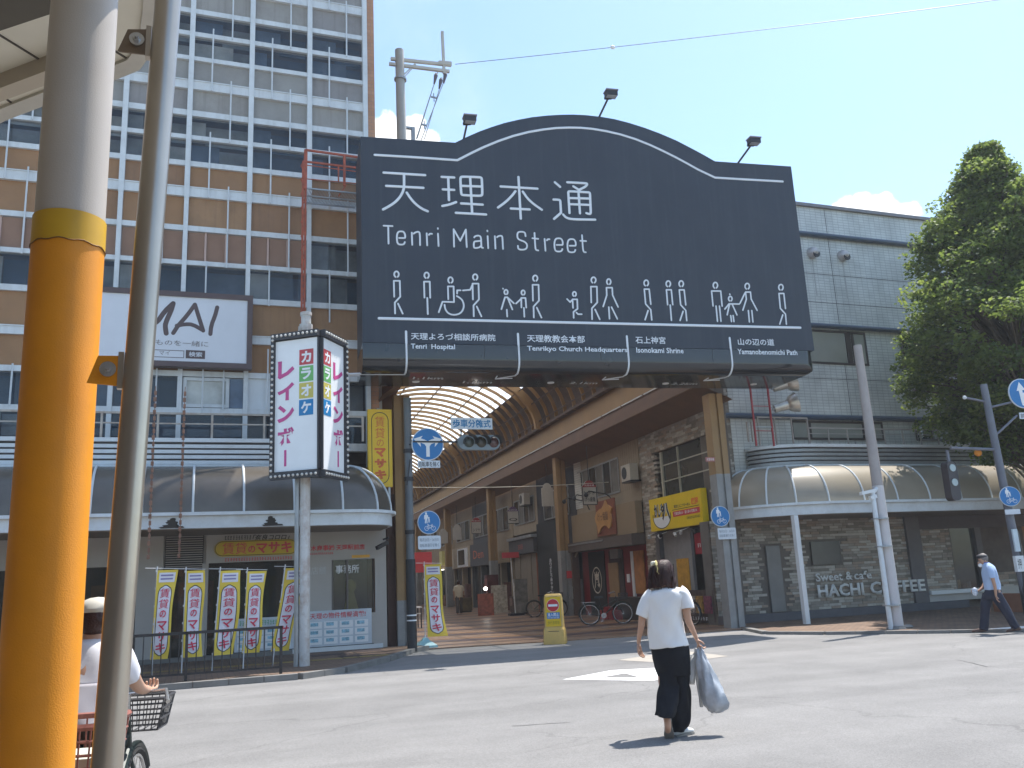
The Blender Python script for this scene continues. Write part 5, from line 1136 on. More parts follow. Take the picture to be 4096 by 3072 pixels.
# white posts, concrete pole, right traffic pole with its signals and signs
pst = E('awning_post', 'slim white steel post holding up the pale awning by the service door', 'post', (15.62, 20.42, .05)); bx('shaft', WH, pst, -.07, -.07, 0, .07, .07, 2.9)
cp = E('concrete_pole', 'tall white painted concrete pole with conduit standing at the road edge before the cafe', 'pole', (15.47, 16.95, 0.02))
CPW = M('pole_white_paint', (.56, .53, .52), .6, var=.06, dirt=.3, dirtcol=(.3, .25, .22), dscale=3); CPG = M('pole_grey_top', (.36, .32, .30), .7, var=.08, dirt=.3, dirtcol=(.2, .18, .17))
B().cyl((0, 0, 0), (0, 0, 3.35), .15, .13, n=18).o('painted_shaft', CPW, cp, True); B().cyl((0, 0, 3.351), (-.03, 0, 6.85), .129, .10, n=18).o('bare_shaft', CPG, cp, True)
bx('joint_face', CPW, cp, .05, -.14, .4, .075, -.12, 6.0) if 0 else None
B().cyl((-.23, -.05, .02), (-.23, -.05, 3.2), .06, n=12).cyl((-.23, -.05, 3.18), (-.05, -.05, 3.30), .05, n=10).o('conduit', WHR, cp, True)
B().bar((-.62, -.1, 3.16), (-.15, -.05, 3.24), .09, .07).bar((-.35, -.08, 3.05), (-.15, -.05, 3.1), .08).o('junction_box', WH, cp)
for z in (.55, 1.9, 2.55): B().cyl((-.1, -.03, z), (-.1, -.03, z+.03), .20, n=14).o('strap', STEEL, cp)
B().sph((.2, -.1, .06), .16, .1, .06, n=10, m=6).cyl((-.05, -.02, 0), (-.05, -.02, .1), .24, .18, n=14).o('footing', CONC, cp, True)
rt = E('traffic_signal_pole', 'tall dark grey traffic pole with side arms before the tree on the right', 'pole', (18.75, 16.2, .05)); RG = M('pole_grey_right', (.14, .15, .18), .5, var=.15, dirt=.3, dirtcol=(.2, .19, .2))
lx = -.16
B().cyl((0, 0, 0), (-.22, 0, 5.75), .105, .085, n=18).o('shaft', RG, rt, True); B().cyl((0, 0, 0), (-.05, 0, 2.1), .115, .11, n=16).o('foot_wrap', M('pole_wrap', (.022, .024, .028), .5), rt, True)
B().cyl((-.15, 0, 4.1), (-1.5, .1, 4.15), .04, n=8).cyl((-.2, 0, 5.15), (.55, -.1, 5.3), .03, n=8).cyl((-.2, 0, 4.4), (.6, -.1, 4.95), .03, n=8).cyl((-.2, 0, 5.3), (-.8, .1, 5.42), .03, n=8).o('arm', RG, rt)
B().sph((-.8, .1, 5.42), .05, n=8, m=6).o('arm_cap', WH, rt); bx('push_button_box', WH, rt, -.36, -.2, 1.15, -.10, -.12, 1.52); text('押', BLK, rt, -.32, -.2, 1.22, 1.45, -.203); bx('notice_tube', M('tube_pale', (.5, .58, .62), .4), rt, -.26, -.16, 1.62, -.11, -.12, 2.15); B().sph((0, -.13, .18), .07, n=8, m=6).o('foot_reflector', WHP, rt)
sv = E('traffic_signal', 'dark vertical traffic signal seen from behind hanging from the right pole arm', 'traffic light', (17.25, 16.35, 3.42)); B().ext(rrect(-.15, -.48, .15, .46, .1), 0, .2).o('housing', M('signal_brown', (.035, .03, .035), .5), sv)
for z in (-.05, .3): B().disc(0, z, .09, -.02, -.001, 14).o('back_plate', M('signal_plate', (.35, .42, .42), .4), sv)
bx('stay', RG, sv, -.03, .05, .46, .03, .1, .75); B().sph((.95, .05, .68), .09, n=10, m=8).o('amber_lamp', M('amber', (.7, .25, .02), .4), sv)
m1 = E('mandatory_direction_sign', 'round blue sign with straight and right arrows at the right edge of the picture', 'traffic sign', (19.53, 15.98, 5.55)); m1.rotation_euler = (0, 0, -.2); blue_disc(m1, 0, 0, .38, 0)
b = B(); b.stroke([(-.02, -.27), (-.05, .08)], .10, -.007, .004); b.ext([(-.16, .06), (.08, .09), (-.06, .29)], -.012, -.007); b.o('arrow_up', WHP, m1); b = B(); b.stroke(rnd([(-.01, -.15), (.0, -.03), (.12, 0), (.18, .01)], 2), .08, -.008, .004); b.ext([(.14, -.09), (.32, .03), (.12, .11)], -.013, -.009); b.o('arrow_right', WHP, m1)
m2 = E('supplementary_plate', 'small white plate 自転車を除く under the straight and right arrow sign', 'traffic sign', (19.52, 15.98, 4.98)); m2.rotation_euler = (0, 0, -.2); bx('plate', RIM, m2, -.18, 0, -.08, .35, .02, .08); text('自転車を除く', BLK, m2, -.15, .32, -.055, .055, -.004, bold=.01)
m3 = E('pedestrian_and_cycle_sign', 'round blue pedestrian and bicycle sign on the right traffic pole', 'traffic sign', (18.55, 16.0, 2.98)); m3.rotation_euler = (0, 0, -.5); pedcyc(m3, .24); bx('supplementary_plate', RIM, m3, -.17, 0, -.43, .17, .02, -.31)
# blue sign on the front column
m4 = E('pedestrian_and_cycle_sign', 'round blue pedestrian and bicycle sign on the front arcade column by the stone wall', 'traffic sign', tuple(F1.w(11.37, 22.33, 3.02)), SR); pedcyc(m4, .28)
m5 = E('supplementary_plate', 'rounded white plate under the blue sign on the front arcade column', 'traffic sign', tuple(F1.w(11.52, 22.33, 2.55)), SR); B().ext(rrect(-.27, -.16, .27, .15, .03), 0, .02).o('plate', RIM, m5); text('毎月25日・26日の', PRT, m5, -.23, .23, .02, .10, -.003); text('自転車通行を除く', PRT, m5, -.23, .23, -.10, -.02, -.003)
m6 = E('street_name_plate', 'small red plate on the front arcade column', 'sign', tuple(F1.w(11.25, 22.35, 4.60)), SR); bx('plate', M('plate_red', (.38, .14, .12), .5), m6, -.15, 0, -.06, .13, .015, .06); text('天理本通', WHP, m6, -.12, .10, -.035, .035, -.003)
# red ladder mast with round floodlights beside the stone pier
ld = E('ladder_mast', 'thin red ladder mast carrying two round floodlights beside the stone corner', 'mast', (15.55, 21.7, 5.1)); LR = M('ladder_red', (.38, .05, .06), .5, var=.15)
b = B(); b.bar((0, 0, 0), (0, 0, 3.0), .045).bar((.62, 0, 0), (.62, 0, 3.0), .045)
for i in range(3): b.bar((0, 0, .45+i*.75), (.62, 0, .45+i*.75), .02)
b.o('ladder', LR, ld)
bx('side_rail', STEEL, ld, 0, -.02, .55, .62, .02, .58)
MT = M('flood_steel', (.55, .52, .46), .3, metal=.6, var=.2, scale=8)
FFL = Frame((0, 21.6, 0)); FP = [FFL.fy(3085, 1552), FFL.fy(3090, 1635)]
for (fxx, fzz), lb in ((FP[0], 'upper round steel floodlight on the red ladder mast'), (FP[1], 'lower round steel floodlight on the red ladder mast')):
    r = E('round_floodlight', lb, 'floodlight', (fxx, 21.6, fzz), 0, 'round floodlights on the ladder mast'); r.scale = (1.25, 1.25, 1.25); B().cyl((.05, 0, 0), (.35, -.12, .08), .10, .12, n=14).o('body', MT, r, True)
    b = B(); rg = []
    for k in range(5): t = k/4; rg.append([(.35+.22*t, -.12-.08*t, .08+.06*t)+Vector((0, 0, 0))[:0] if 0 else Vector((.35+.20*t, -.12-.09*t, .08+.05*t))+(Vector((.2, .45, 0)).normalized()*cos(a)+Vector((-.2, .1, 1)).normalized()*sin(a))*(.12+.13*sqrt(t)) for a in [2*pi*i/16 for i in range(16)]])
    b.loft(rg, cap=True).o('reflector', MT, r, True); B().bar((0, 0, -.02), (.12, -.03, 0), .05).o('bracket', STEEL, r)
# parapet railing right
rr_ = E('parapet_railing', 'grey pipe railing above the pale awning and its ribbed parapet', 'railing', (16.9, 21.75, 5.12)); RWG = M('rail_grey', (.34, .31, .28), .6, var=.15, dirt=.3, dirtcol=(.2, .12, .1))
B().bar((.6, 0, .55), (16, 0, .55), .04).bar((.6, 0, .38), (16, 0, .38), .02).bar((-1.2, 0, .85), (.6, 0, .85), .04).o('rail', RWG, rr_)
for i in range(22): bx('post', RWG, rr_, .6+i*.72, -.02, 0, .63+i*.72, .02, .55)
for x in (-1.2, -.6, 0, .58): bx('post', RWG, rr_, x, -.02, 0, x+.04, .02, .86)
for x in (-1.6, -1.45): bx('stay', RWG, rr_, x, -.05, .1, x+.03, 0, .7)
# ================================================================ shops along the right side of the arcade
def vx(x, y=2200): return A.fx(x, y, UW)[0]
def shop(name, label, va, vb):
    o = AW(UW, vb); r = E(name, label, 'shop front', tuple(o), RWZ); F = Frame(tuple(o), RWZ); return r, F, vb-va
CRM = M('wall_cream', (.31, .25, .175), .8, var=.07, dirt=.3, dirtcol=(.22, .17, .12), dscale=1.2, streak=.25); BEI = M('board_beige', (.27, .20, .12), .8, var=.05, dirt=.2, dirtcol=(.2, .15, .1))
ALU = M('aluminium_frame', (.34, .35, .35), .4, metal=.4); DGL = M('window_dark', (.03, .032, .032), .15, var=.5, scale=1)
SHT = M('shutter_grey', (.13, .135, .14), .5, metal=.2, var=.1); DKW = M('dark_wall', (.045, .043, .045), .8, var=.4, scale=1.5)
def windows(F, r, x0, x1, z0, z1, n, y=-.0):
    bx('window_frame', ALU, r, x0, y-.03, z0, x1, y+.02, z0+.06); bx('window_frame', ALU, r, x0, y-.03, z1-.06, x1, y+.02, z1)
    for i in range(n+1): bx('window_frame', ALU, r, x0+(x1-x0)*i/n-.03, y-.035, z0+.06, x0+(x1-x0)*i/n+.03, y+.02, z1-.06)
    for i in range(n): bx('pane', DGL if i % 2 == 0 else M('curtain_pale', (.16, .15, .13), .7, var=.2), r, x0+(x1-x0)*i/n+.031, y-.005, z0+.06, x0+(x1-x0)*(i+1)/n-.031, y+.01, z1-.06)
def acunit(r_loc, rz, lb):
    a = E('air_conditioner', lb, 'air conditioner', r_loc, rz, 'wall mounted air conditioners'); bx('housing', M('ac_cream', (.45, .42, .36), .5, var=.06), a, -.4, -.42, 0, .4, -.1, .58); B().disc(-.12, .29, .22, -.43, -.421, 18).o('fan_grille', BLK, a); bx('bracket', DARK, a, -.4, -.42, -.05, .4, 0, -.001); return a
# red izakaya with the beige board
v2a, v2b = VE, vx(2318); rs, F2, L2 = shop('red_eatery', 'eatery with red walls, a round 嵐 emblem and a beige board above', v2a, v2b)
f2 = lambda x, y, ly=0: F2.fy(x, y, ly)
bx('upper_wall', CRM, rs, 0, .0, 4.12, L2, .3, 6.5)
q1 = f2(2318, 1865); q2 = f2(2500, 1790); z0w = f2(2330, 1990)[1]
windows(F2, rs, .15, L2*.72, 4.62, 5.95, 6)
for i in range(9): bx('siding_joint', M('joint_brown', (.2, .15, .1), .8), rs, L2*.76+i*.2-.8*(i > 7), -.004, 4.6, L2*.76+i*.2+.012-.8*(i > 7), .001, 6.3) if L2*.76+i*.2 < L2 else None
bx('board', BEI, rs, .0, -.28, 3.0, L2, -.02, 4.12); bx('eave', M('eave_brown', (.10, .075, .06), .7), rs, .0, -.5, 2.60, L2, 0, 2.98); bx('metal_trim', STEEL, rs, .1, -.52, 2.86, L2*.6, -.501, 2.92)
REDW = M('lacquer_red', (.20, .014, .014), .6, var=.15)
bx('red_wall', REDW, rs, .0, .1, 0, L2, .2, 2.6); bx('post', M('post_brown', (.12, .08, .06), .7), rs, -.02, -.4, 0, .12, -.1, 2.6)
bx('dark_panel', M('panel_black', (.02, .02, .02), .7), rs, L2*.12, .06, .0, L2*.38, .099, 2.55)
bx('entrance', M('dark_recess', (.05, .03, .025), .8), rs, L2*.46, .05, 0, L2*.66, .099, 2.5); bx('wood_panel', M('panel_wood', (.30, .19, .09), .6, var=.1), rs, L2*.46, .0, .75, L2*.60, .04, 2.05)
bx('notice', WHP, rs, L2*.70, .06, 1.3, L2*.735, .099, 1.6); bx('grey_unit', M('unit_grey', (.2, .2, .2), .5), rs, L2*.52, -.05, 2.2, L2*.64, .049, 2.55)
bx('orange_curtain', M('curtain_orange', (.42, .17, .04), .7, var=.3, scale=3), rs, L2*.82, .03, .9, L2*.95, .06, 2.4); bx('white_edge', WH, rs, L2*.79, .0, .8, L2*.82, .06, 2.4); bx('black_bench', BLK, rs, L2*.62, -.5, 0.03, L2*1.1, -.1, .8)
e_c = L2*.25
bb = B(); ov_ = [(e_c+.50*cos(a), 1.42+.50*sin(a)) for a in [2*pi*i/32 for i in range(33)]]; bb.stroke(ov_, .05, .05, .01); bb.o('oval_emblem', M('emblem_cream', (.60, .55, .45), .6), rs)
text('嵐', M('emblem_cream', (.60, .55, .45), .6), rs, e_c-.30, e_c+.30, 1.08, 1.76, .052, 'emblem_letter', .03)
_y = -.29; tx0, tz1 = f2(2385, 2010, _y); tx1, tz0 = f2(2470, 2135, _y); TER = M('terracotta_board', (.22, .07, .035), .7, var=.1); WDN = M('carved_wood', (.50, .26, .08), .6, var=.12)
bx('sign_board', TER, rs, tx0, _y-.05, tz0, tx1, _y-.001, tz1)
W_, H_ = tx1-tx0, tz1-tz0
B().ext([(tx0+W_*a, tz0+H_*c) for a, c in ((.02, .45), (.10, .30), (.12, .08), (.22, .12), (.30, .22), (.45, .28), (.60, .27), (.72, .16), (.80, .22), (.86, .42), (.84, .60), (.92, .72), (.80, .80), (.66, .86), (.60, .98), (.50, .86), (.40, .78), (.25, .76), (.10, .70), (.0, .55))], _y-.11, _y-.055).o('carved_plaque', WDN, rs)
text('げっ歯麺', M('carved_dark', (.12, .06, .03), .7), rs, tx0+W_*.16, tx0+W_*.72, tz0+H_*.42, tz0+H_*.66, _y-.115, 'plaque_letter')
for i, u in enumerate((.12, .30, .50)):
    lg = B(); ux = L2*(u+.12); lg.tube([(ux, -.05, 4.25), (ux, -.15, 4.5), (ux, -.3, 4.62), (ux-.0, -1.0, 4.75), (ux, -1.1, 4.66)], .022, 6); lg.sph((ux, -1.12, 4.6), .09, n=8, m=6); lg.o('gooseneck_lamp', DARK, rs, True)
q = A.fx(2545, 1890, UW); acunit(tuple(AW(UW, q[0], q[1]-.3)), RWZ, 'cream air conditioner on the wall beside the stone clad corner')
B().tube([(.0, -.3, 0.1), (-.02, -.3, 2.0), (.0, -.28, 2.3), (.25, -.2, 2.6)], .035, 8).o('drain_pipe', M('pipe_cream', (.35, .30, .22), .5), rs)
bx('red_lantern', RED, rs, -.35, -.6, 1.55, -.05, -.3, 1.85); bx('white_meter', WHP, rs, -.55, -.3, .7, -.35, -.1, 1.2)
for i in range(3): bx('red_crate', M('crate_red', (.25, .02, .03), .6, var=.2), rs, L2*.62+i*.45, -.9, .03, L2*.62+i*.45+.4, -.52, .35+.12*(i % 2))
# black shop with white vertical letters
v3a, v3b = v2b, vx(2150); r3, F3, L3 = shop('black_shop', 'black fronted shop with a column of small white letters and a grey shutter', v3a, v3b)
bx('upper_wall', DKW, r3, 0, .1, 2.9, L3, .3, 6.5); bx('black_front', M('front_black', (.018, .018, .018), .7), r3, 0, 0, 0, L3*.5, .2, 4.2); bx('shutter', SHT, r3, L3*.5, .1, 0, L3*.86, .2, 2.75); bx('front_band', DKW, r3, L3*.5, -.15, 2.76, L3, .0, 3.6)
for i in range(20): bx('shutter_rib', SHT, r3, L3*.5, .08, .12+i*.13, L3*.86, .099, .16+i*.13)
vtext('ありがとう焼やきんです'[:9], WHP, r3, L3*.30, L3*.34+.08, .9, 2.5, -.004, bold=.01); windows(F3, r3, L3*.2, L3*.8, 4.3, 5.6, 3, .08)
bx('meter_box', M('box_grey', (.2, .2, .19), .6), r3, L3*.86, -.2, .3, L3, .05, 1.5); bx('white_box', WHP, r3, L3*.7, -.3, 1.05, L3*.8, -.1, 1.35); bx('red_box', RED, r3, L3*.62, -.8, .1, L3*.8, -.4, .9)
# shuttered cream shop
v4a, v4b = v3b, vx(2050); r4, F4, L4 = shop('shuttered_shop', 'shop with tall pale folding shutters under a grey fascia board', v4a, v4b)
bx('upper_wall', CRM, r4, 0, .1, 3.9, L4, .3, 6.5); bx('fascia', M('fascia_slate', (.065, .065, .07), .6, var=.1), r4, .0, -.2, 2.9, L4, .09, 3.6); scrib(M('scrib_red', (.4, .08, .06), .6), r4, L4*.4, L4*.6, 3.1, 3.35, -.205, 4); bx('ledge', STEEL, r4, 0, -.3, 3.61, L4, .1, 3.75)
for i in range(4): bx('folding_shutter', M('shutter_cream', (.22, .185, .14), .6, var=.06, streak=.2), r4, L4*(.08+.22*i), .0+.03*(i % 2), .05, L4*(.29+.22*i), .09, 2.85)
bx('door_edge', M('edge_red', (.3, .1, .05), .6), r4, L4*.93, -.0, .05, L4*.95, .09, 2.85); windows(F4, r4, L4*.1, L4*.9, 4.4, 5.7, 4, .08)
q = A.fx(2118, 2000, UW); acunit(tuple(AW(UW, q[0], q[1]-.25)), RWZ, 'cream air conditioner high on the wall above the shuttered shop')
for k, (xa, xb, nm, lb, uc, bc, lc, tx) in enumerate(((2048, 1962, 'cafe_bar', 'narrow beige shop with a dark doorway and posters', CRM, BEI, DKW, None), (1962, 1888, 'grey_shop', 'shop with a dark slate facade and orange letters', M('slate_facade', (.085, .088, .095), .7, var=.08), M('slate_facade', (.085, .088, .095), .7), M('front_black', (.018, .018, .018), .7), 'Den'),
        (1888, 1815, 'patched_shop', 'shop with peeling cream fascia and a framed window', CRM, M('fascia_peeling', (.45, .38, .28), .8, var=.1, dirt=.8, dirtcol=(.2, .12, .07), dscale=1.2), DKW, None), (1815, 1755, 'far_shop', 'distant shop with a small yellow sign and a lit tube', BEI, BEI, DKW, None), (1755, 1700, 'farther_shop', 'distant dim shop deep in the arcade', CRM, M('fascia_red', (.3, .05, .04), .7), DKW, None))):
    va, vb = vx(xa), vx(xb); r, F, L = shop(nm, lb, va, vb)
    bx('upper_wall', uc, r, 0, .1, 3.2, L, .3, 6.5); bx('fascia', bc, r, .05, -.15, 2.55, L-.05, .09, 3.9 if k in (1, 2) else 3.2); bx('interior', lc, r, 0, .6, 0, L, .7, 2.6)
    for u in (0, .48, .94): bx('post', CRM if k % 2 == 0 else SHT, r, L*u, -.05, 0, L*u+.2, .3, 2.55)
    bx('shop_window', SG, r, L*.06, .1, .5, L*.46, .12, 2.5); windows(F, r, L*.15, L*.85, 4.3, 5.6, 3, .08)
    if tx: text(tx, M('letter_orange', (.55, .12, .04), .5), r, L*.2, L*.75, 3.0, 3.5, -.155)
    if k == 2: bx('framed_window', WH, r, L*.35, -.2, 2.6, L*.9, -.151, 3.8); bx('window_glass', DGL, r, L*.42, -.22, 2.75, L*.75, -.201, 3.7)
    if k == 3: bx('yellow_sign', M('sign_pale_yellow', (.6, .55, .2), .5), r, L*.4, -.4, 2.9, L*.6, -.2, 3.9); bx('light_tube', M('tube_lit', (.9, .9, .85), .5, emit=2.5), r, L*.3, -.5, 2.55, L*.7, -.4, 2.60)
    for i in range(3): bx('goods', M('goods_dim%d' % i, ((.2, .1, .06), (.16, .13, .09), (.12, .05, .04))[i], .8, var=.5, scale=6), r, L*(.5+.15*i), -.3+.2*(i % 2), 0.03, L*(.6+.15*i), .3, .8+.35*(i % 3))
rest = E('arcade_right_buildings', 'dim row of buildings far along the right side of the arcade', 'building', tuple(AW(UW, 0)), AR)
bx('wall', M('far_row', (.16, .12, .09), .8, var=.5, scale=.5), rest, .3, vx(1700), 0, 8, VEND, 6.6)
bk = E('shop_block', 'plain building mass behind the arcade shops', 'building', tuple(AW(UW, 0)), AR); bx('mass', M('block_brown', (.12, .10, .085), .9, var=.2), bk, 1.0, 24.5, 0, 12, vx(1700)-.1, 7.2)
# hanging name plates
PLT = M('plate_white', (.50, .47, .42), .5, var=.04); PRD = M('plate_maroon', (.30, .03, .035), .5); PPU = M('plate_purple', (.14, .08, .16), .5)
def plate(sx, sy, wpx, hpx, top, txt, lb, uu=12.0, blank=False):
    v, z = A.fx(sx, sy, uu); d = hypot(*AW(uu, v).xy); w = wpx/3510*d*1.03; h = hpx/3510*d*1.0
    r = E('hanging_plate', lb, 'hanging sign', tuple(AW(uu, v, z-h/2)), AR, 'hanging shop name plates'); k = w/2
    out = [(-k, 0), (k, 0), (k, h*.78)]+[(k*.8, h*.80)]+arc(0, h*.80, k*.72, 0, 180, 10, h*.2)[::1]+[(-k*.8, h*.80), (-k, h*.78)]
    B().ext(out, 0, .06).o('plate', PLT, r); B().cyl((0, .03, h), (0, .03, max(h+.3, 6.5-(z-h/2))), .015, n=6).o('hanger', DARK, r)
    if not blank:
        o2 = [(-k, h*.72), (k, h*.72), (k, h*.78), (k*.8, h*.80)]+arc(0, h*.80, k*.72, 0, 180, 10, h*.2)+[(-k*.8, h*.80), (-k, h*.78)]
        B().ext(o2, -.012, -.001).o('plate_top', top, r); text('天理本通', WHP, r, -k*.7, k*.7, h*.755, h*.83, -.016)
        fr = B(); fr.bar((-k, -.01, 0), (k, -.01, 0), .03).bar((-k, -.01, 0), (-k, -.01, h*.72), .025).bar((k, -.01, 0), (k, -.01, h*.72), .025); fr.o('frame_bar', DARK, r)
        if txt: 
            for i, t in enumerate(txt): text(t, BLK, r, -k*.75, k*.75, h*(.12+.28*(len(txt)-1-i)), h*(.32+.24*(len(txt)-1-i)), -.006, bold=.01)
plate(2358, 1970, 57, 96, PRD, ['ヒトト', 'げっ歯麺'], 'maroon topped hanging plate in front of the beige eatery board')
plate(2190, 1978, 46, 92, PRD, None, 'blank white rounded plate left of the second column', blank=True)
plate(2052, 2060, 45, 66, PPU, ['Q'], 'purple topped hanging plate with a round letter over the shuttered shop')
plate(1905, 2102, 38, 62, PRD, ['シマヤ'], 'maroon topped hanging plate before the slate grey facade')
plate(1829, 2128, 33, 60, PRD, None, 'blank white plate right of the third column', blank=True)
plate(1775, 2145, 32, 55, PRD, None, 'farthest blank white plate, above the blue pedestrian sign', blank=True)
v_ = 25.5; P_ = ray(1590, 1880); d_ = 26.5; loc = EYE+P_*(d_/P_.y); r = E('hanging_plate', 'maroon topped plate reading 会社 on the left between yellow sign and column', 'hanging sign', (loc.x, loc.y, loc.z-.5), AR, 'hanging shop name plates')
B().ext([(-.35, 0), (.35, 0), (.35, .72)]+arc(0, .72, .33, 0, 180, 12, .24)+[(-.35, .72)], 0, .06).o('plate', PLT, r); B().ext([(-.34, .68), (.34, .68), (.34, .72)]+arc(0, .72, .32, 0, 180, 12, .23)+[(-.34, .72)], -.012, -.001).o('plate_top', M('plate_rose', (.36, .13, .14), .5), r)
text('天理本通', WHP, r, -.25, .25, .72, .80, -.016); text('会社', BLK, r, -.25, .15, .45, .58, -.004); text('理ビル', BLK, r, -.28, .3, .20, .36, -.004, bold=.02); B().cyl((-.12, .03, .95), (-.12, .03, 3.0), .02, n=6).o('hanger', DARK, r)
cb = E('tie_cable', 'pale cable stretched across the arcade between the first columns', 'cable', tuple(AW(3.3, 27.5, 4.62))); cb.rotation_euler = (0, 0, AR); B().tube([(9.1*t, 3*t, -.10*sin(pi*t)+.35*t) for t in [i/12 for i in range(13)]], .012, 5).o('cable', M('cable_pale', (.5, .47, .4), .6), cb)
# ---------------------------------------------------------------- bicycles
RUB = M('tyre_black', (.02, .02, .02), .8); CHR = M('chrome', (.5, .5, .5), .25, metal=.8); FRB = M('frame_dark_green', (.02, .03, .028), .4, metal=.2)
def bicycle(label, loc, rz, frame=FRB, steer=0, bas='black'):
    r = E('bicycle', label, 'bicycle', loc, rz, None); R = .33
    def wheel(cx, nm):
        w = B().tube([(cx+R*cos(2*pi*i/36), 0, R+R*sin(2*pi*i/36)) for i in range(36)], .021, 6, True).o('tyre', RUB, r, True)
        B().tube([(cx+(R-.03)*cos(2*pi*i/36), 0, R+(R-.03)*sin(2*pi*i/36)) for i in range(36)], .012, 5, True).o('rim', CHR, r, True)
        b = B()
        for i in range(28): a = 2*pi*i/28; b.bar((cx, .02*(-1)**i, R), (cx+(R-.03)*cos(a), 0, R+(R-.03)*sin(a)), .0028)
        b.cyl((cx, -.04, R), (cx, .04, R), .025, n=8).o('spokes', CHR, r)
    wheel(0, 'a'); wheel(1.08, 'b')
    b = B(); bbk = (.45, 0, .28); st = (.34, 0, .74); hd = (.88, 0, .86); hb_ = (.93, 0, .70)
    for p, q, w in ((bbk, st, .035), (bbk, hb_, .04), ((.40, 0, .52), (.90, 0, .78), .032), (hd, hb_, .04), ((0, .05, R), bbk, .02), ((0, -.05, R), bbk, .02), ((0, .05, R), (.37, 0, .62), .018), ((0, -.05, R), (.37, 0, .62), .018), (hb_, (1.08, .05, R), .024), (hb_, (1.08, -.05, R), .024)): b.cyl(p, q, w/2, n=8)
    b.o('frame', frame, r)
    B().cyl(st, (.32, 0, .84), .014, n=8).box(.2, -.07, .84, .45, .07, .9).o('saddle', BLK, r)
    B().cyl(hd, (.86, 0, 1.0), .014, n=8).tube([(.66, -.27, .97), (.84, -.22, 1.02), (.88, 0, 1.0), (.84, .22, 1.02), (.66, .27, .97)], .012, 8).o('handlebar', CHR, r, True)
    for z, nn in ((.07, 1), ):
        for cx, a0, a1 in ((0, 20, 190), (1.08, 30, 150)): B().tube([(cx+(R+.035)*cos(radians(a0+(a1-a0)*i/14)), 0, R+(R+.035)*sin(radians(a0+(a1-a0)*i/14))) for i in range(15)], .02, 6).o('mudguard', frame, r, True)
    b = B(); x0, x1, z0, z1 = .98, 1.26, .78, .96
    for z, k in ((z0, .8), (z0+.06, .88), (z0+.12, .94), (z1, 1)):
        b.tube([(1.12-.15*k, -.18*k, z), (1.12+.15*k, -.18*k, z), (1.12+.15*k, .18*k, z), (1.12-.15*k, .18*k, z)], .006 if z < z1 else .010, 4, True)
    for i in range(8): 
        for s in (-1, 1): b.bar((1.0+i*.035, s*.144, z0), (.97+i*.043, s*.18, z1), .005)
    for i in range(9):
        for s in (0, 1): b.bar((1.0+s*.24, -.14+i*.035, z0), (.97+s*.30, -.18+i*.045, z1), .005)
    for i in range(7): b.bar((1.0, -.14+i*.046, z0), (1.24, -.14+i*.046, z0), .005)
    b.o('basket', M('basket_wire', (.05, .05, .055), .5), r)
    b = B().bar((-.25, -.05, .72), (.2, -.05, .72), .012).bar((-.25, .05, .72), (.2, .05, .72), .012).bar((-.2, .06, .72), (0, .06, R), .01).bar((-.2, -.06, .72), (0, -.06, R), .01)
    b.o('carrier', CHR, r); B().cyl((.45, -.08, .28), (.45, -.06, .28), .09, n=20).bar((.45, -.1, .28), (.38, -.1, .12), .02).box(.33, -.16, .10, .43, -.1, .12).o('crank', CHR, r)
    return r
g1 = ground(2362, 2500, .03); g2 = ground(2485, 2503, .03)
b1 = bicycle('dark town bicycle parked with its rear wheel forward in front of the 嵐 emblem', (g1[0], g1[1], .03), radians(-22))
g3 = ground(2160, 2470, .03); b2_ = dup(b1, (g3[0], g3[1]+.6, .03), radians(-35), 'dark bicycle half hidden behind the yellow no entry barricade'); g4 = ground(2905, 2500, .05)
b3_ = dup(b1, (AW(12.3, 24.4).x, AW(12.3, 24.4).y, .03), radians(100), 'bicycle parked close behind the front arcade column')
# ---------------------------------------------------------------- barricade
gx, gy = ground(2222, 2570, .03); bc = E('no_entry_barricade', 'yellow plastic no entry barricade sign standing at the arcade mouth', 'barricade', (gx, gy, 0.0), radians(-30)); YP = M('plastic_yellow', (.66, .42, .12), .5, var=.06, dirt=.25, dirtcol=(.3, .24, .1), dscale=4)
rg = []
for z, w, d in ((0, .27, .22), (.04, .275, .225), (.34, .26, .19), (.40, .235, .13), (1.10, .225, .075), (1.17, .205, .06), (1.195, .16, .04)):
    rg.append([(x*w, y*d, z) for x, y in ((-1, -.75), (-.9, -1), (.9, -1), (1, -.75), (1, .75), (.9, 1), (-.9, 1), (-1, .75))])
body = B().loft(rg).o('body', YP, bc, True, 30); yb = -.118
def tilt(o): o.rotation_euler = (radians(-4.0), 0, 0); o.location = (0, -.1335, .40)
fc = E('printed_face', None, None); fc.parent = bc; fc.location = (0, -.135, .42); fc.rotation_euler = (radians(-4.3), 0, 0)
bx('panel', M('panel_yellow', (.76, .48, .01), .5, var=.05), fc, -.185, -.006, .0, .185, -.001, .70)
B().disc(0, .50, .155, -.012, -.007, 32).o('white_ring', WHP, fc); B().disc(0, .50, .148, -.018, -.013, 32).o('red_disc', M('disc_red', (.55, .02, .03), .4), fc); bx('white_bar', WHP, fc, -.115, -.024, .47, .115, -.019, .525)
bx('blue_plate', BLU, fc, -.16, -.012, .18, .16, -.007, .33); text('進入禁止', WHP, fc, -.14, .14, .235, .32, -.016, bold=.02); text('DO NOT ENTER', WHP, fc, -.14, .14, .19, .225, -.016, bold=.01); text('歩行者専用', M('print_dim', (.35, .28, .02), .6), fc, -.14, .14, .04, .13, -.010)
bx('slot', BLK, bc, -.13, -.200, .30, .13, -.185, .312); bx('slot', BLK, bc, -.12, -.09, 1.12, .12, -.0745, 1.128)
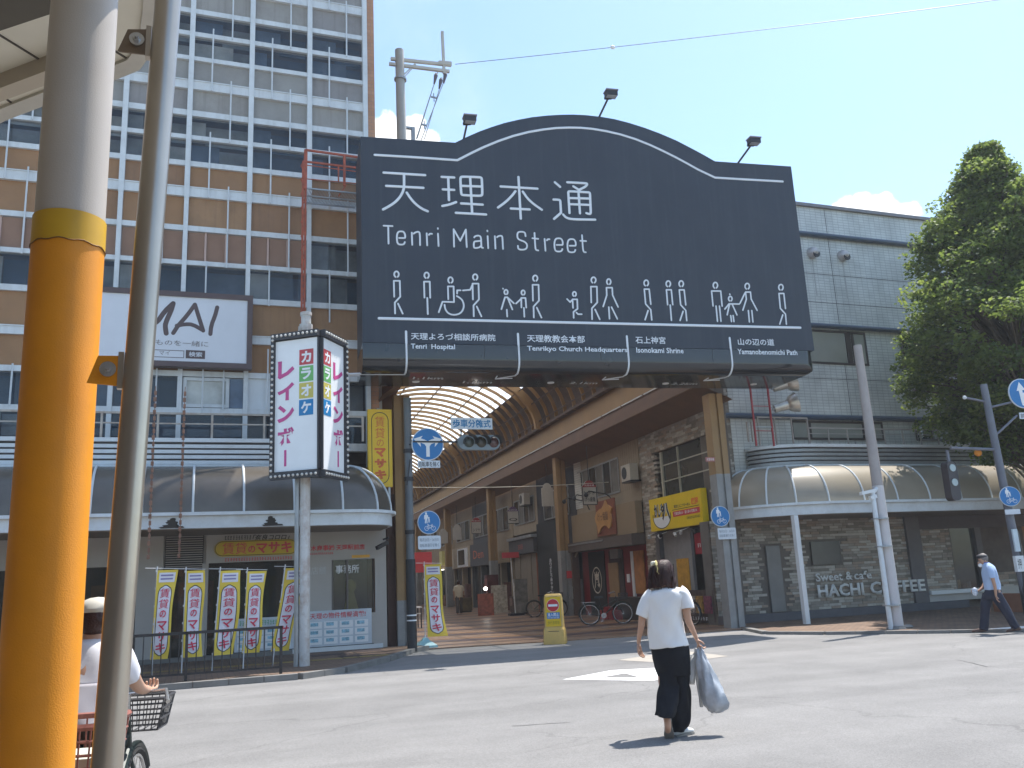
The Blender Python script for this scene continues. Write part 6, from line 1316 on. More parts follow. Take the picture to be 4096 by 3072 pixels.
# ---------------------------------------------------------------- clutter in the arcade
def aboard(sx, sy, w, h, mat, lb, lean=.12):
    g = ground(sx, sy, .03); r = E('menu_board', lb, 'sign board', (g[0], g[1], .03), radians(-20)); b = B(); b.add([(-w/2, -.15, 0), (w/2, -.15, 0), (w/2, 0, h), (-w/2, 0, h), (-w/2, -.12, 0), (w/2, -.12, 0), (w/2, .03, h), (-w/2, .03, h)], [(0, 1, 2, 3), (7, 6, 5, 4), (0, 4, 5, 1), (3, 2, 6, 7), (0, 3, 7, 4), (1, 5, 6, 2)]); b.o('board', mat, r)
    B().add([(-w/2, .2, 0), (w/2, .2, 0), (w/2, .04, h), (-w/2, .04, h)], [(0, 1, 2, 3), (3, 2, 1, 0)][:1]).o('back_leg', DKW, r); return r
aboard(2000, 2452, .8, 1.35, M('menu_pale', (.32, .28, .22), .6, var=.5, scale=7), 'pale menu board leaning by the third column')
aboard(1945, 2462, .75, 1.0, M('menu_red', (.26, .07, .04), .6, var=.5, scale=6), 'red brown menu board with a bright lamp above it')
g = ground(1945, 2462, .03); lp = E('clip_lamp', 'small glaring lamp above the red brown menu board', 'lamp', (g[0], g[1]+.1, 1.15)); B().sph((.05, 0, .1), .085, n=10, m=8).o('bulb', M('glare', (1, .97, .9), .5, emit=9), lp); B().cyl((.05, .1, -.2), (.05, .05, .05), .02, n=6).o('stem', DARK, lp)
g = ground(2063, 2462, .03); st_ = E('banner_stand', 'thin white pole with a small red cross sign on a dark foot', 'sign stand', (g[0], g[1], .03), AR); B().cyl((0, 0, 0), (-.12, 0, 2.75), .02, n=8).o('pole', WH, st_); bx('red_plate', M('plate_red2', (.45, .04, .05), .6), st_, -.52, -.02, 2.55, .28, .02, 2.8); bx('foot', DARK, st_, -.3, -.25, 0, .35, .25, .1)
for sx, sy, w, h, c, lb, nm in ((1990, 2445, .7, 1.9, (.10, .03, .03), 'dark red drinks machine beside the doorway', 'vending_machine'), (2095, 2455, .6, .8, (.08, .05, .04), 'dark crate of goods beside the red cross sign', 'crate'), (1880, 2450, .7, .75, (.10, .07, .03), 'low brown counter behind the far shopper', 'counter'), (2110, 2458, .35, 1.6, (.18, .17, .15), 'mannequin like display stand by the pale shutters', 'display_stand')):
    g = ground(sx, sy, .03); r = E(nm, lb, nm.replace('_', ' '), (g[0], g[1]+.8, .03), RWZ)
    mt = M(nm+'_paint', c, .5, var=.4, scale=4); bx('body', mt, r, -w/2, -.3, .08, w/2, .3, h); bx('base', DARK, r, -w/2+.04, -.26, 0, w/2-.04, .26, .079); bx('front_panel', M(nm+'_front', tuple(min(1, q*2.2) for q in c), .4, var=.5, scale=8), r, -w/2+.06, -.32, h*.45, w/2-.06, -.301, h*.9)
g = ground(1680, 2520, .03); tb = E('display_table', 'small white display table behind the left traffic pole', 'table', (g[0], g[1]+1.5, .03)); bx('top', WH, tb, -.5, -.3, .72, .4, .3, .76); bx('shelf', WH, tb, -.45, -.28, .5, .35, .28, .53)
for x in (-.48, .34): 
    for y in (-.28, .24): bx('leg', DARK, tb, x, y, 0, x+.04, y+.04, .719)
rsn = E('red_shop_banner', 'small red cloth sign deep on the left of the arcade', 'sign', tuple(AW(6.0, 45, 2.6)), AR); bx('cloth', RED, rsn, -.45, 0, 0, .45, .03, .75)
rsn.location = EYE+ray(1682, 2290)*34
# ================================================================ people
SKIN = M('skin', (.50, .30, .21), .5, var=.05, spec=.35); SKIN2 = M('skin_tan', (.42, .24, .16), .5, var=.05)
def skinmesh(name, verts, edges, rad, mat, parent, lev=2, root=0):
    me = bpy.data.meshes.new(name); me.from_pydata([tuple(v) for v in verts], edges, []); o = bpy.data.objects.new(name, me); COL.objects.link(o)
    sk = o.modifiers.new('skin', 'SKIN'); sk.use_smooth_shade = True; lay = me.skin_vertices[0].data if me.skin_vertices else None
    if lay is None:
        bpy.context.view_layer.update(); 
        import bmesh
        bm = bmesh.new(); bm.from_mesh(me); L = bm.verts.layers.skin.verify(); bm.to_mesh(me); bm.free(); lay = me.skin_vertices[0].data
    for i, r in enumerate(rad):
        lay[i].radius = (r, r) if not isinstance(r, tuple) else r; lay[i].use_root = (i == root)
    s = o.modifiers.new('sub', 'SUBSURF'); s.levels = lev; s.render_levels = lev
    bpy.context.view_layer.update()
    dg = bpy.context.evaluated_depsgraph_get(); m2 = bpy.data.meshes.new_from_object(o.evaluated_get(dg)); bpy.data.objects.remove(o)
    m2.materials.clear(); m2.materials.append(mat)
    for p in m2.polygons: p.use_smooth = True
    ob = bpy.data.objects.new(name, m2); COL.objects.link(ob); ob.parent = parent; return ob
class Sk:
    def __init__(s): s.v = []; s.e = []; s.r = []
    def chain(s, pts, rads, start=None):
        prev = start
        for p, r in zip(pts, rads):
            s.v.append(Vector(p)); s.r.append(r); i = len(s.v)-1
            if prev is not None: s.e.append((prev, i))
            prev = i
        return prev
def cr(pts, n=5):                                     # catmull-rom through rings (tuples of any length)
    out = []
    for i in range(len(pts)-1):
        p0 = pts[max(i-1, 0)]; p1 = pts[i]; p2 = pts[i+1]; p3 = pts[min(i+2, len(pts)-1)]
        for k in range(n):
            t = k/n; out.append(tuple(.5*((2*b)+(-a+c)*t+(2*a-5*b+4*c-d)*t*t+(-a+3*b-3*c+d)*t**3) for a, b, c, d in zip(p0, p1, p2, p3)))
    out.append(tuple(pts[-1])); return out
def cloth(name, rings, mat, parent, n=28, fold=.006, seed=0, cap=False, th=True, tilt=0):
    """rings: (cx, cy, cz, rx, ry, lean) stacked; folds are real waves in the surface"""
    R = random.Random(seed); ph = [R.uniform(0, 6) for _ in range(6)]; R2 = []
    rr = cr(rings, 6)
    for i, q in enumerate(rr):
        cx, cy, cz, rx, ry = q[:5]; tl = q[5] if len(q) > 5 else 0; tw = q[6] if len(q) > 6 else 0; row = []
        for j in range(n):
            a = 2*pi*j/n; f = fold*(sin(3*a+ph[0]+i*.21)+.7*sin(5*a+ph[1]-i*.33)+.5*sin(8*a+ph[2]+i*.5))*min(1, i/4)
            x = cx+(rx+f)*cos(a); y = cy+(ry+f)*sin(a); row.append((x, y, cz+tl*(rx*cos(a))+tw*(ry*sin(a))))
        R2.append(row)
    o = B().loft(R2, cap=cap).o(name, mat, parent, True, 75); 
    if th: m = o.modifiers.new('t', 'SOLIDIFY'); m.thickness = .006; m.offset = -1
    return o
def tubecloth(name, pts, mat, parent, n=18, fold=.004, seed=0):
    """pts: (x,y,z,r1,r2) along a limb of any direction"""
    rr = cr(pts, 5); R = random.Random(seed); ph = [R.uniform(0, 6) for _ in range(4)]; rows = []
    for i, q in enumerate(rr):
        p = Vector(q[:3]); d = (Vector(rr[min(i+1, len(rr)-1)][:3])-Vector(rr[max(i-1, 0)][:3])).normalized()
        s = Vector((1, 0, 0)); s = (s-d*s.dot(d)).normalized(); t = d.cross(s)
        rows.append([p+s*((q[3]+fold*(sin(3*a+ph[0]+i*.3)+sin(5*a+ph[1]-i*.4)*.6))*cos(a))+t*((q[4]+fold*sin(4*a+ph[2]+i*.35))*sin(a)) for a in [2*pi*j/n for j in range(n)]])
    o = B().loft(rows, cap=False).o(name, mat, parent, True, 75); m = o.modifiers.new('t', 'SOLIDIFY'); m.thickness = .005; m.offset = -1; return o
def hand(sk, wrist, w_i, dirv, side, curl=.5, s=1.0, thumb=1, fan=(1, 0, 0)):
    """palm and five separate bent fingers grown from the wrist vertex"""
    d = Vector(dirv).normalized(); f = Vector(fan); f = (f-d*f.dot(d)).normalized(); c = d.cross(f)*side      # c: the way fingers curl
    P = Vector(wrist); palm = sk.chain([P+d*.045*s, P+d*.085*s], [(.026*s, .014*s), (.030*s, .013*s)], w_i)
    L = (.070, .080, .075, .058)
    for k in range(4):
        b0 = P+d*.088*s+f*(.030-.020*k)*s; Lk = L[k]*s; a1, a2, a3 = curl*.6, curl*1.4, curl*2.0
        p1 = b0+(d*cos(a1)+c*sin(a1))*Lk*.42; p2 = p1+(d*cos(a2)+c*sin(a2))*Lk*.33; p3 = p2+(d*cos(a3)+c*sin(a3))*Lk*.26
        sk.chain([b0, p1, p2, p3], [.0095*s, .0088*s, .008*s, .0068*s], palm)
    b0 = P+d*.03*s+f*.026*s*thumb; p1 = b0+(d*.6+f*.55*thumb+c*.35)*.04*s; p2 = p1+(d*.85+f*.15*thumb+c*.45)*.032*s
    sk.chain([b0, p1, p2], [.012*s, .0105*s, .008*s], w_i+1 if w_i+1 < len(sk.v) else w_i)
# ---------------------------------------------------------------- the woman crossing the road
wx, wy = 4.50, 8.08
wm = E('person', 'woman seen from behind crossing the road in white T-shirt and wide black trousers', 'person', (wx, wy, 0), radians(-29))
def W(cx, cy):                                        # crop coordinates of the photograph -> the figure's own frontal plane
    X = 2400+cx*.4823; Y = 2200+cy*.4823; return ((X-2700+.083*(2945-Y))*.00259, (2950-Y)*.00259*.917)
def w3(cx, cy, y=0): a, z = W(cx, cy); return (a, y, z)
sk = Sk()
pel = sk.chain([w3(575, 830, 0)], [.11]); ch = sk.chain([w3(570, 700, 0), w3(555, 560, 0), w3(545, 430, .0)], [.105, .12, .13], pel)
nk = sk.chain([w3(540, 350, .0), w3(530, 300, .02), w3(518, 250, .035)], [.055, .048, .052], ch)
hd = sk.chain([w3(512, 200, .03), w3(508, 150, .03), w3(507, 118, .03)], [.085, .088, .06], nk); sk.chain([w3(500, 225, .10)], [.045], nk)
# left arm hangs relaxed, right arm carries the bags
la = sk.chain([w3(418, 400, 0), w3(372, 455, -.01), w3(350, 560, -.02), w3(342, 640, -.01), w3(325, 730, .03), w3(320, 780, .05)], [.055, .048, .042, .036, .027, .020], ch)
hand(sk, w3(320, 780, .05), la, (.05, .10, -1), 1, .45, 1.0, -1, fan=(.5, .85, 0))
ra = sk.chain([w3(650, 390, 0), w3(690, 450, -.02), w3(700, 530, -.03), w3(712, 610, -.02), w3(755, 705, .02), w3(778, 760, .03)], [.058, .050, .044, .038, .028, .021], ch)
hand(sk, w3(778, 760, .03), ra, (.25, .05, -1), -1, 1.0, 1.0, 1, fan=(.6, -.7, 0))
ll = sk.chain([w3(520, 900, .0), w3(530, 1120, -.02), w3(540, 1330, -.20), w3(553, 1400, -.28)], [.085, .065, .045, .035], pel); sk.chain([w3(556, 1440, -.30), w3(556, 1490, -.22)], [.035, .03], ll)
rl = sk.chain([w3(640, 900, 0), w3(645, 1180, .03), w3(640, 1440, .0), w3(642, 1515, .0)], [.088, .066, .045, .035], pel); sk.chain([w3(650, 1530, .10)], [.03], rl)
skinmesh('body', sk.v, sk.e, sk.r, SKIN, wm)
SHIRT = M('tshirt_white', (.78, .77, .75), .85, var=.02, spec=.2, bump=.9, bscale=7); PANT = M('trousers_black', (.018, .019, .023), .85, var=.2, scale=6, spec=.2, bump=1, bscale=9)
def wr(cxl, cxr, cy, ry, yc=0, tl=0): xl, z = W(cxl, cy); xr, _ = W(cxr, cy); return ((xl+xr)/2, yc, z, (xr-xl)/2, ry, tl)
cloth('tshirt', [wr(500, 592, 322, .068, .02), wr(452, 640, 332, .085, .01, -.0), wr(402, 678, 358, .11, 0), wr(375, 688, 410, .125), wr(378, 672, 480, .13), wr(384, 662, 560, .13), wr(390, 668, 640, .128), wr(400, 688, 740, .128, -.005), wr(414, 712, 812, .135, -.01, .05), wr(417, 718, 822, .135, -.01, .06)], SHIRT, wm, 36, .006, 2)
def sl(cx, cy, y, r1, r2): a, z = W(cx, cy); return (a, y, z, r1, r2)
tubecloth('sleeve', [sl(440, 375, 0, .075, .085), sl(405, 410, 0, .078, .082), sl(375, 480, -.01, .072, .078), sl(345, 562, -.015, .062, .072)], SHIRT, wm, 20, .004, 3)
tubecloth('sleeve', [sl(632, 368, 0, .078, .085), sl(668, 400, 0, .082, .085), sl(695, 460, -.02, .076, .08), sl(705, 512, -.03, .072, .078)], SHIRT, wm, 20, .004, 4)
cloth('trousers_hips', [wr(428, 712, 806, .120), wr(430, 720, 850, .128), wr(440, 724, 930, .135), wr(458, 726, 1000, .135), wr(478, 724, 1060, .13)], PANT, wm, 32, .004, 5)
cloth('trouser_leg', [wr(440, 640, 900, .12, 0), wr(466, 655, 1000, .125, 0), wr(482, 650, 1090, .125, -.02), wr(486, 640, 1150, .12, -.05), wr(478, 632, 1230, .125, -.12), wr(472, 622, 1310, .13, -.20), wr(470, 600, 1362, .125, -.25, -.12)], PANT, wm, 28, .009, 6)
cloth('trouser_leg', [wr(545, 722, 900, .125, 0), wr(550, 726, 1000, .13, .02), wr(560, 722, 1100, .125, .03), wr(566, 728, 1200, .12, .03), wr(568, 732, 1320, .12, .02), wr(572, 726, 1420, .115, .01), wr(580, 700, 1480, .105, 0), wr(584, 682, 1512, .10, 0)], PANT, wm, 28, .009, 7)
SHOE = M('shoe_white', (.62, .64, .64), .6, var=.06); SOLE = M('shoe_sole', (.25, .24, .22), .8)
def shoe(cx, cy, y, pitch, yaw=0, L=.235):
    a, z = W(cx, cy); p = E('shoe', None, None); p.parent = wm; p.location = (a, y, z); p.rotation_euler = (pitch, 0, yaw); rg = []
    for t, w, h in ((-.02, .022, .05), (.0, .032, .075), (.05, .036, .085), (.11, .038, .065), (.17, .044, .05), (.215, .036, .04), (.236, .016, .025)): rg.append([(w*cos(q), t, .012+h*.5+h*.5*sin(q)) for q in [2*pi*i/14 for i in range(14)]])
    B().loft(rg).o('upper', SHOE, p, True, 60); rg = [[(w*1.06*sg, t, zz) for sg, zz in ((-1, 0), (1, 0), (1, .018), (-1, .018))] for t, w in ((-.022, .024), (.0, .034), (.11, .036), (.17, .046), (.22, .036), (.238, .014))]
    B().loft(rg).o('sole', SOLE, p)
shoe(625, 1552, -.06, 0, -.75); shoe(556, 1400, -.27, radians(-55), .0)
HAIR = M('hair_dark_red', (.034, .011, .008), .5, var=.5, scale=22, spec=.4, bump=.6, bscale=90)
def hairshell(parent, rings, mat, n=36, jag=.02, seed=1, open_front=None):
    R = random.Random(seed); rr = cr(rings, 5); rows = []
    for i, q in enumerate(rr):
        row = []
        for j in range(n):
            a = 2*pi*j/n; g = .0035*sin(a*17+seed)+.002*sin(a*29); row.append((q[0]+(q[3]+g)*cos(a), q[1]+(q[4]+g)*sin(a), q[2]+(R.uniform(-jag, jag) if i == len(rr)-1 else 0)+(.015*sin(a*3) if i > len(rr)-4 else 0)))
        rows.append(row)
    return B().loft(rows, cap=False).o('hair', mat, parent, True, 80)
hz = lambda cy: W(500, cy)[1]; hX = lambda l, r, cy: ((W(l, cy)[0]+W(r, cy)[0])/2, (W(r, cy)[0]-W(l, cy)[0])/2)
rg = []
for l, r, cy, ry, yc in ((500, 512, 78, .008, .03), (466, 546, 84, .045, .03), (438, 570, 105, .08, .03), (420, 586, 140, .100, .025), (408, 600, 190, .108, .015), (398, 610, 240, .108, .005), (392, 622, 285, .100, -.005), (398, 612, 312, .088, -.012)):
    c, rx = hX(l, r, cy); rg.append((c, yc, hz(cy), rx, ry))
hairshell(wm, rg, HAIR)
b = B(); _R = random.Random(4)
for i in range(46):
    cxh = _R.uniform(396, 612); y0 = _R.uniform(-.1, .08); cyh = _R.uniform(120, 260); ln = _R.uniform(60, 120); ex = (cxh-505)*.16+_R.uniform(-8, 8)
    side = max(-1, min(1, (cxh-505)/108)); yy = -.10*sqrt(max(0, 1-side*side))-.006
    b.tube([w3(cxh-ex*.5, cyh, yy), w3(cxh, cyh+ln*.5, yy-.006), w3(cxh+ex, min(335, cyh+ln), yy-.002)], [.004, .005, .0015], 4)
b.o('loose_strands', HAIR, wm, True)
HB = M('hairband_gold', (.62, .52, .22), .4, metal=.2, var=.1); b = B()
b.tube([w3(452, 90, .02), w3(455, 100, -.045), w3(458, 135, -.080), w3(466, 175, -.095), w3(478, 205, -.100)], [.012, .014, .013, .010, .004], 6); b.o('hairband', HB, wm, True)
B().sph(w3(428, 110, -.03), .024, .02, .024, n=10, m=8).sph(w3(440, 104, -.04), .018, n=8, m=6).o('hair_ornament', M('pearl', (.7, .65, .5), .35), wm, True)
# shopping bags hang from her right hand: things of their own
BAGW = M('plastic_white', (.66, .67, .66), .35, var=.06, alpha=.88, spec=.5); BAGG = M('plastic_grey', (.42, .45, .49), .3, var=.22, scale=9, alpha=.9, spec=.5)
def bag(name, lb, rings, mat, handles, fold, seed):
    o = E(name, lb, 'bag', (wx, wy, 0), radians(-29)); R = random.Random(seed); rr = cr(rings, 5); rows = []; n = 26; ph = [R.uniform(0, 6) for _ in range(5)]
    for i, q in enumerate(rr):
        rows.append([(q[0]+(q[3]+fold*(sin(4*a+ph[0]+i*.15)+.8*sin(7*a+ph[1]-i*.25)+.5*sin(11*a+ph[2])))*cos(a), q[1]+(q[4]+fold*sin(5*a+ph[3]+i*.3))*sin(a), q[2]+fold*.8*sin(6*a+i)) for a in [2*pi*j/n for j in range(n)]])
    B().loft(rows).o('sack', mat, o, True, 50); b = B()
    for h in handles: b.tube(h, [.008]*len(h), 5)
    b.o('handle', mat, o, True); return o
top = w3(800, 845, .03)
def br_(cl, cr_, cy, ry, y=.03): xl, z = W(cl, cy); xr, _ = W(cr_, cy); return ((xl+xr)/2, y, z, (xr-xl)/2, ry)
bag('white_shopping_bag', 'small white plastic shopping bag hanging closest to the black trousers', [br_(742, 778, 905, .02, .10), br_(722, 778, 935, .04, .10), br_(705, 778, 1000, .06, .10), br_(692, 776, 1070, .075, .10), br_(700, 772, 1120, .07, .10), br_(738, 765, 1150, .03, .10)], BAGW, [[w3(800, 842, .05), w3(782, 870, .08), w3(750, 912, .10)], [w3(802, 842, .05), w3(788, 875, .08), w3(772, 912, .10)]], .006, 1)
bag('grey_shopping_bag', 'large crinkled grey translucent plastic bag swinging out on the right of the woman', [br_(778, 822, 855, .018, .02), br_(782, 850, 920, .03, .0), br_(792, 895, 1010, .05, -.01), br_(800, 930, 1100, .075, -.01), br_(812, 972, 1180, .095, -.01), br_(822, 1005, 1250, .10, -.01), br_(832, 1026, 1310, .09, -.01), br_(870, 1000, 1356, .06, -.01), br_(900, 960, 1372, .03, -.01)], BAGG, [[w3(800, 838, .03), w3(795, 850, .02)], [w3(815, 840, .0), w3(830, 870, -.03)]], .010, 2)
bag('clear_shopping_bag', 'narrow pale plastic bag between the white bag and the grey bag', [br_(770, 812, 850, .015, .06), br_(765, 815, 930, .02, .06), br_(775, 812, 1050, .03, .06), br_(785, 818, 1160, .035, .06), br_(795, 832, 1250, .03, .06), br_(808, 830, 1335, .015, .06)], BAGW, [[w3(795, 838, .05), w3(790, 850, .06)]], .004, 3)
# ---------------------------------------------------------------- the man walking left on the right pavement
mp_ = ground(3992, 2532, .02); mx, my = mp_
mn = E('person', 'man walking left in pale blue short sleeved shirt, dark cap and white mask', 'person', (mx, my, .03), radians(-38))
MS = .2472*hypot(mx, my)/3510*.86
def Q(cx, cy): return ((cx-470+.14*(1500-cy))*MS, (1508-cy)*MS*.985)
def q3(cx, cy, y=0): a, z = Q(cx, cy); return (a, y, z)
sk = Sk(); pel = sk.chain([q3(400, 830)], [.11]); ch = sk.chain([q3(395, 700), q3(385, 580), q3(360, 480)], [.11, .12, .12], pel); nk = sk.chain([q3(310, 420), q3(275, 395)], [.055, .052], ch)
sk.chain([q3(245, 345), q3(240, 300)], [.085, .08], nk); sk.chain([q3(205, 400), q3(198, 420)], [.04, .03], nk); sk.chain([q3(190, 372)], [.018], len(sk.v)-2)
a1 = sk.chain([q3(350, 500, -.17), q3(360, 580, -.21), q3(375, 660, -.23), q3(405, 780, -.22), q3(418, 880, -.20), q3(420, 915, -.19)], [.05, .045, .04, .035, .028, .022], ch); hand(sk, q3(420, 915, -.19), a1, (.12, 0, -1), 1, .5, 1.0, -1, fan=(0, 1, 0))
a2 = sk.chain([q3(350, 500, .17), q3(330, 600, .2), q3(320, 700, .2), q3(280, 790, .16), q3(225, 835, .12), q3(200, 845, .11)], [.05, .045, .04, .035, .028, .022], ch); hand(sk, q3(200, 845, .11), a2, (-1, 0, 0), 1, .9, 1.0, 1, fan=(0, .3, 1))
l1 = sk.chain([q3(350, 920, .08), q3(330, 1150, .08), q3(280, 1400, .08), q3(275, 1455, .08)], [.085, .065, .045, .035], pel); sk.chain([q3(200, 1480, .08)], [.03], l1)
l2 = sk.chain([q3(460, 920, -.08), q3(580, 1180, -.08), q3(700, 1400, -.08), q3(715, 1450, -.08)], [.085, .065, .045, .035], pel); sk.chain([q3(650, 1480, -.08)], [.03], l2)
skinmesh('body', sk.v, sk.e, sk.r, SKIN2, mn)
SB = M('shirt_pale_blue', (.36, .47, .66), .8, var=.03); NV = M('trousers_navy', (.016, .020, .040), .8, var=.2)
def qr(cl, cr_, cy, ry, y=0, tl=0): a, z = Q(cl, cy); b_, _ = Q(cr_, cy); return ((a+b_)/2, y, z, (b_-a)/2, ry, tl)
cloth('shirt', [qr(262, 345, 395, .07), qr(262, 400, 430, .13, 0, -.2), qr(258, 440, 480, .19, 0, -.2), qr(255, 470, 560, .20, 0, -.1), qr(260, 490, 660, .19), qr(272, 505, 760, .18), qr(285, 512, 815, .17), qr(288, 514, 828, .17)], SB, mn, 30, .006, 8)
for y in (-.20, .20): tubecloth('sleeve', [(*q3(345, 470, y*.7), .07, .07), (*q3(350, 540, y), .072, .07), (*q3(365, 645, y*1.1), .065, .062)], SB, mn, 16, .003, 9)
cloth('collar', [qr(258, 345, 385, .075, 0, -.3), qr(255, 352, 420, .085, 0, -.3)], M('collar_blue', (.06, .12, .40), .8), mn, 20, .001, 1)
cloth('trousers_hips', [qr(290, 508, 815, .155), qr(280, 525, 870, .165), qr(262, 550, 930, .15), qr(270, 560, 975, .10)], NV, mn, 26, .004, 3)
tubecloth('trouser_leg', [(*q3(340, 900, .07), .115, .10), (*q3(315, 1050, .08), .105, .10), (*q3(300, 1200, .08), .09, .085), (*q3(285, 1350, .08), .085, .08), (*q3(268, 1465, .08), .08, .08)], NV, mn, 20, .006, 4)
tubecloth('trouser_leg', [(*q3(440, 900, -.07), .12, .10), (*q3(520, 1050, -.08), .11, .10), (*q3(590, 1190, -.08), .095, .085), (*q3(660, 1330, -.08), .085, .08), (*q3(725, 1440, -.08), .08, .08)], NV, mn, 20, .006, 5)
MSH = M('shoe_brown', (.10, .055, .04), .5)
for (cx, cy, y, tl) in ((225, 1498, .08, .0), (700, 1490, -.08, -.1)):
    a, z = Q(cx, cy); rg = [[(a+t, y+w*cos(k), z+.0+h*.5+h*.5*sin(k)-tl*t) for k in [2*pi*i/12 for i in range(12)]] for t, w, h in ((-.16, .02, .03), (-.12, .042, .055), (0, .042, .08), (.09, .038, .10), (.12, .02, .06))]
    B().loft(rg).o('shoe', MSH, mn, True, 60)
HG_ = M('hair_grey', (.16, .14, .13), .6); a, z = Q(255, 330)
B().sph((a+.015, 0, z+.015), .098, .085, .105, n=16, m=10).o('hair', HG_, mn, True); a, z = Q(245, 300)
B().sph((a, 0, z+.01), .115, .092, .055, n=18, m=8).box(a-.19, -.06, z-.02, a-.08, .06, z-.008).o('cap', M('cap_black', (.03, .03, .035), .7), mn, True, 40)
a, z = Q(210, 437); B().sph((a+.02, 0, z+.01), .05, .055, .045, n=12, m=8).o('mask', WHP, mn, True); a, z = Q(225, 395); B().sph((a+.085, -.082, z+.03), .012, .01, .03, n=8, m=6).o('ear', SKIN2, mn, True)
a, z = Q(155, 855); o = E('plastic_bag_held', 'small crumpled clear bag held in the walking man\'s forward hand', 'bag', (mx, my, .03), radians(-38)); B().sph((a, .11, z), .06, .05, .09, n=12, m=8).o('sack', M('plastic_clear', (.55, .6, .68), .3, var=.4, scale=30), o, True)
# ---------------------------------------------------------------- distant shopper inside the arcade
g = ground(1838, 2458, .03)
sp = E('person', 'small distant person in a cream shirt and grey trousers walking into the arcade', 'person', (g[0], g[1], .03), radians(-10)); sk = Sk()
pel = sk.chain([(0, 0, .85)], [.11]); ch = sk.chain([(0, 0, 1.05), (0, 0, 1.3)], [.12, .13], pel); nk = sk.chain([(0, 0, 1.43)], [.05], ch); sk.chain([(0, 0, 1.53), (0, 0, 1.6)], [.085, .07], nk)
for s in (-1, 1):
    a = sk.chain([(s*.19, 0, 1.36), (s*.26, .02, 1.15), (s*.24, .12 if s > 0 else .0, .98), (s*.24, .22 if s > 0 else .02, 1.02 if s > 0 else .85)], [.05, .042, .032, .025], ch); hand(sk, sk.v[a], a, (0, 1 if s > 0 else .1, 0 if s > 0 else -1), 1, .5, 1, s)
    l = sk.chain([(s*.09, 0, .75), (s*.10, s*.10, .45), (s*.10, s*.14, .09)], [.08, .06, .04], pel); sk.chain([(s*.11, s*.14+.12, .03)], [.035], l)
skinmesh('body', sk.v, sk.e, sk.r, SKIN2, sp, 1)
cloth('shirt', [(0, 0, 1.44, .07, .06), (0, 0, 1.40, .18, .10), (0, 0, 1.28, .215, .125), (0, 0, 1.05, .20, .13), (0, 0, .84, .205, .13)], M('shirt_cream', (.55, .48, .36), .8), sp, 20, .006, 1)
for s in (-1, 1): tubecloth('sleeve', [(s*.17, 0, 1.36, .07, .07), (s*.25, .01, 1.15, .06, .06)], MATS['shirt_cream'], sp, 12, .003, 1); tubecloth('trouser_leg', [(s*.09, 0, .88, .10, .11), (s*.10, s*.08, .45, .08, .09), (s*.10, s*.13, .08, .075, .08)], M('trousers_grey', (.10, .09, .085), .8), sp, 14, .004, 2)
B().sph((0, -.01, 1.58), .10, .105, .11, n=12, m=8).o('hair', HAIR, sp, True)
# ---------------------------------------------------------------- cyclist half hidden by the posts
cx_, cy_ = -.52, 5.36; hdg = radians(90-11)
cbk = dup(b1, (-.50, 5.06, 0), hdg, 'bicycle ridden past behind the orange column with a wire basket over its front wheel')
cbk['label'] = 'moving bicycle with wire front basket and rusty rear basket behind the steel downpipe'
RBK = M('rear_basket_rust', (.26, .10, .08), .6, var=.3, scale=20)
b = B()
for z, k in ((.74, .85), (.80, .9), (.86, .94), (.92, .97), (.985, 1)): b.tube([(-.36*k+.02, -.20*k, z), (.12*k, -.20*k, z), (.12*k, .20*k, z), (-.36*k+.02, .20*k, z)], .007 if z < .98 else .016, 5, True)
for i in range(12):
    for s in (-1, 1): b.bar((-.30+i*.036, s*.17, .74), (-.34+i*.042, s*.20, .985), .007)
for i in range(9):
    for s in (-.29, .10): b.bar((s, -.17+i*.0425, .74), (s*1.15, -.2+i*.05, .985), .007)
b.o('rear_basket', RBK, cbk); bx('basket_content', M('bag_pale', (.5, .52, .45), .6, var=.2), cbk, -.28, -.15, .75, .06, .12, .84); bx('carrier_cover', M('cover_yellow', (.7, .42, .03), .5, var=.25, scale=14), cbk, -.34, -.2, .66, .08, .2, .725)
cy2 = E('person', 'cyclist in white shirt and pale cap mostly hidden behind the orange column', 'person', (cx_, cy_, 0), hdg-radians(90)); sk = Sk()
pel = sk.chain([(0, 0, .93)], [.13]); ch = sk.chain([(0, .06, 1.05), (0, .12, 1.18), (0, .14, 1.27)], [.12, .13, .12], pel); nk = sk.chain([(0, .15, 1.345)], [.05], ch); sk.chain([(0, .16, 1.42), (0, .16, 1.48)], [.085, .075], nk)
for s in (-1, 1):
    a = sk.chain([(s*.15, .14, 1.27), (s*.175, .25, 1.13), (s*.18, .38, 1.06), (s*.185, .50, 1.03), (s*.19, .545, 1.03)], [.052, .045, .038, .028, .023], ch); hand(sk, (s*.19, .545, 1.03), a, (0, 1, -.1), -1, 1.1, 1.0, -s, fan=(1, 0, 0))
    l = sk.chain([(s*.08, .08, .86), (s*.05, .36, .62), (s*.05, .22, .30), (s*.05, .20, .18)], [.09, .07, .05, .035], pel); sk.chain([(s*.09, .30, .14)], [.035], l)
skinmesh('body', sk.v, sk.e, sk.r, SKIN, cy2)
SWH = M('shirt_white_grey', (.66, .66, .70), .8, var=.04)
cloth('shirt', [(0, .15, 1.345, .07, .06), (0, .14, 1.315, .15, .09), (0, .13, 1.24, .185, .12), (0, .10, 1.12, .175, .13)], SWH, cy2, 28, .008, 1); cloth('vest', [(0, .10, 1.125, .178, .135), (0, .05, 1.0, .17, .14), (0, .02, .93, .16, .14)], M('vest_grey', (.36, .35, .38), .8, var=.06), cy2, 28, .008, 2)
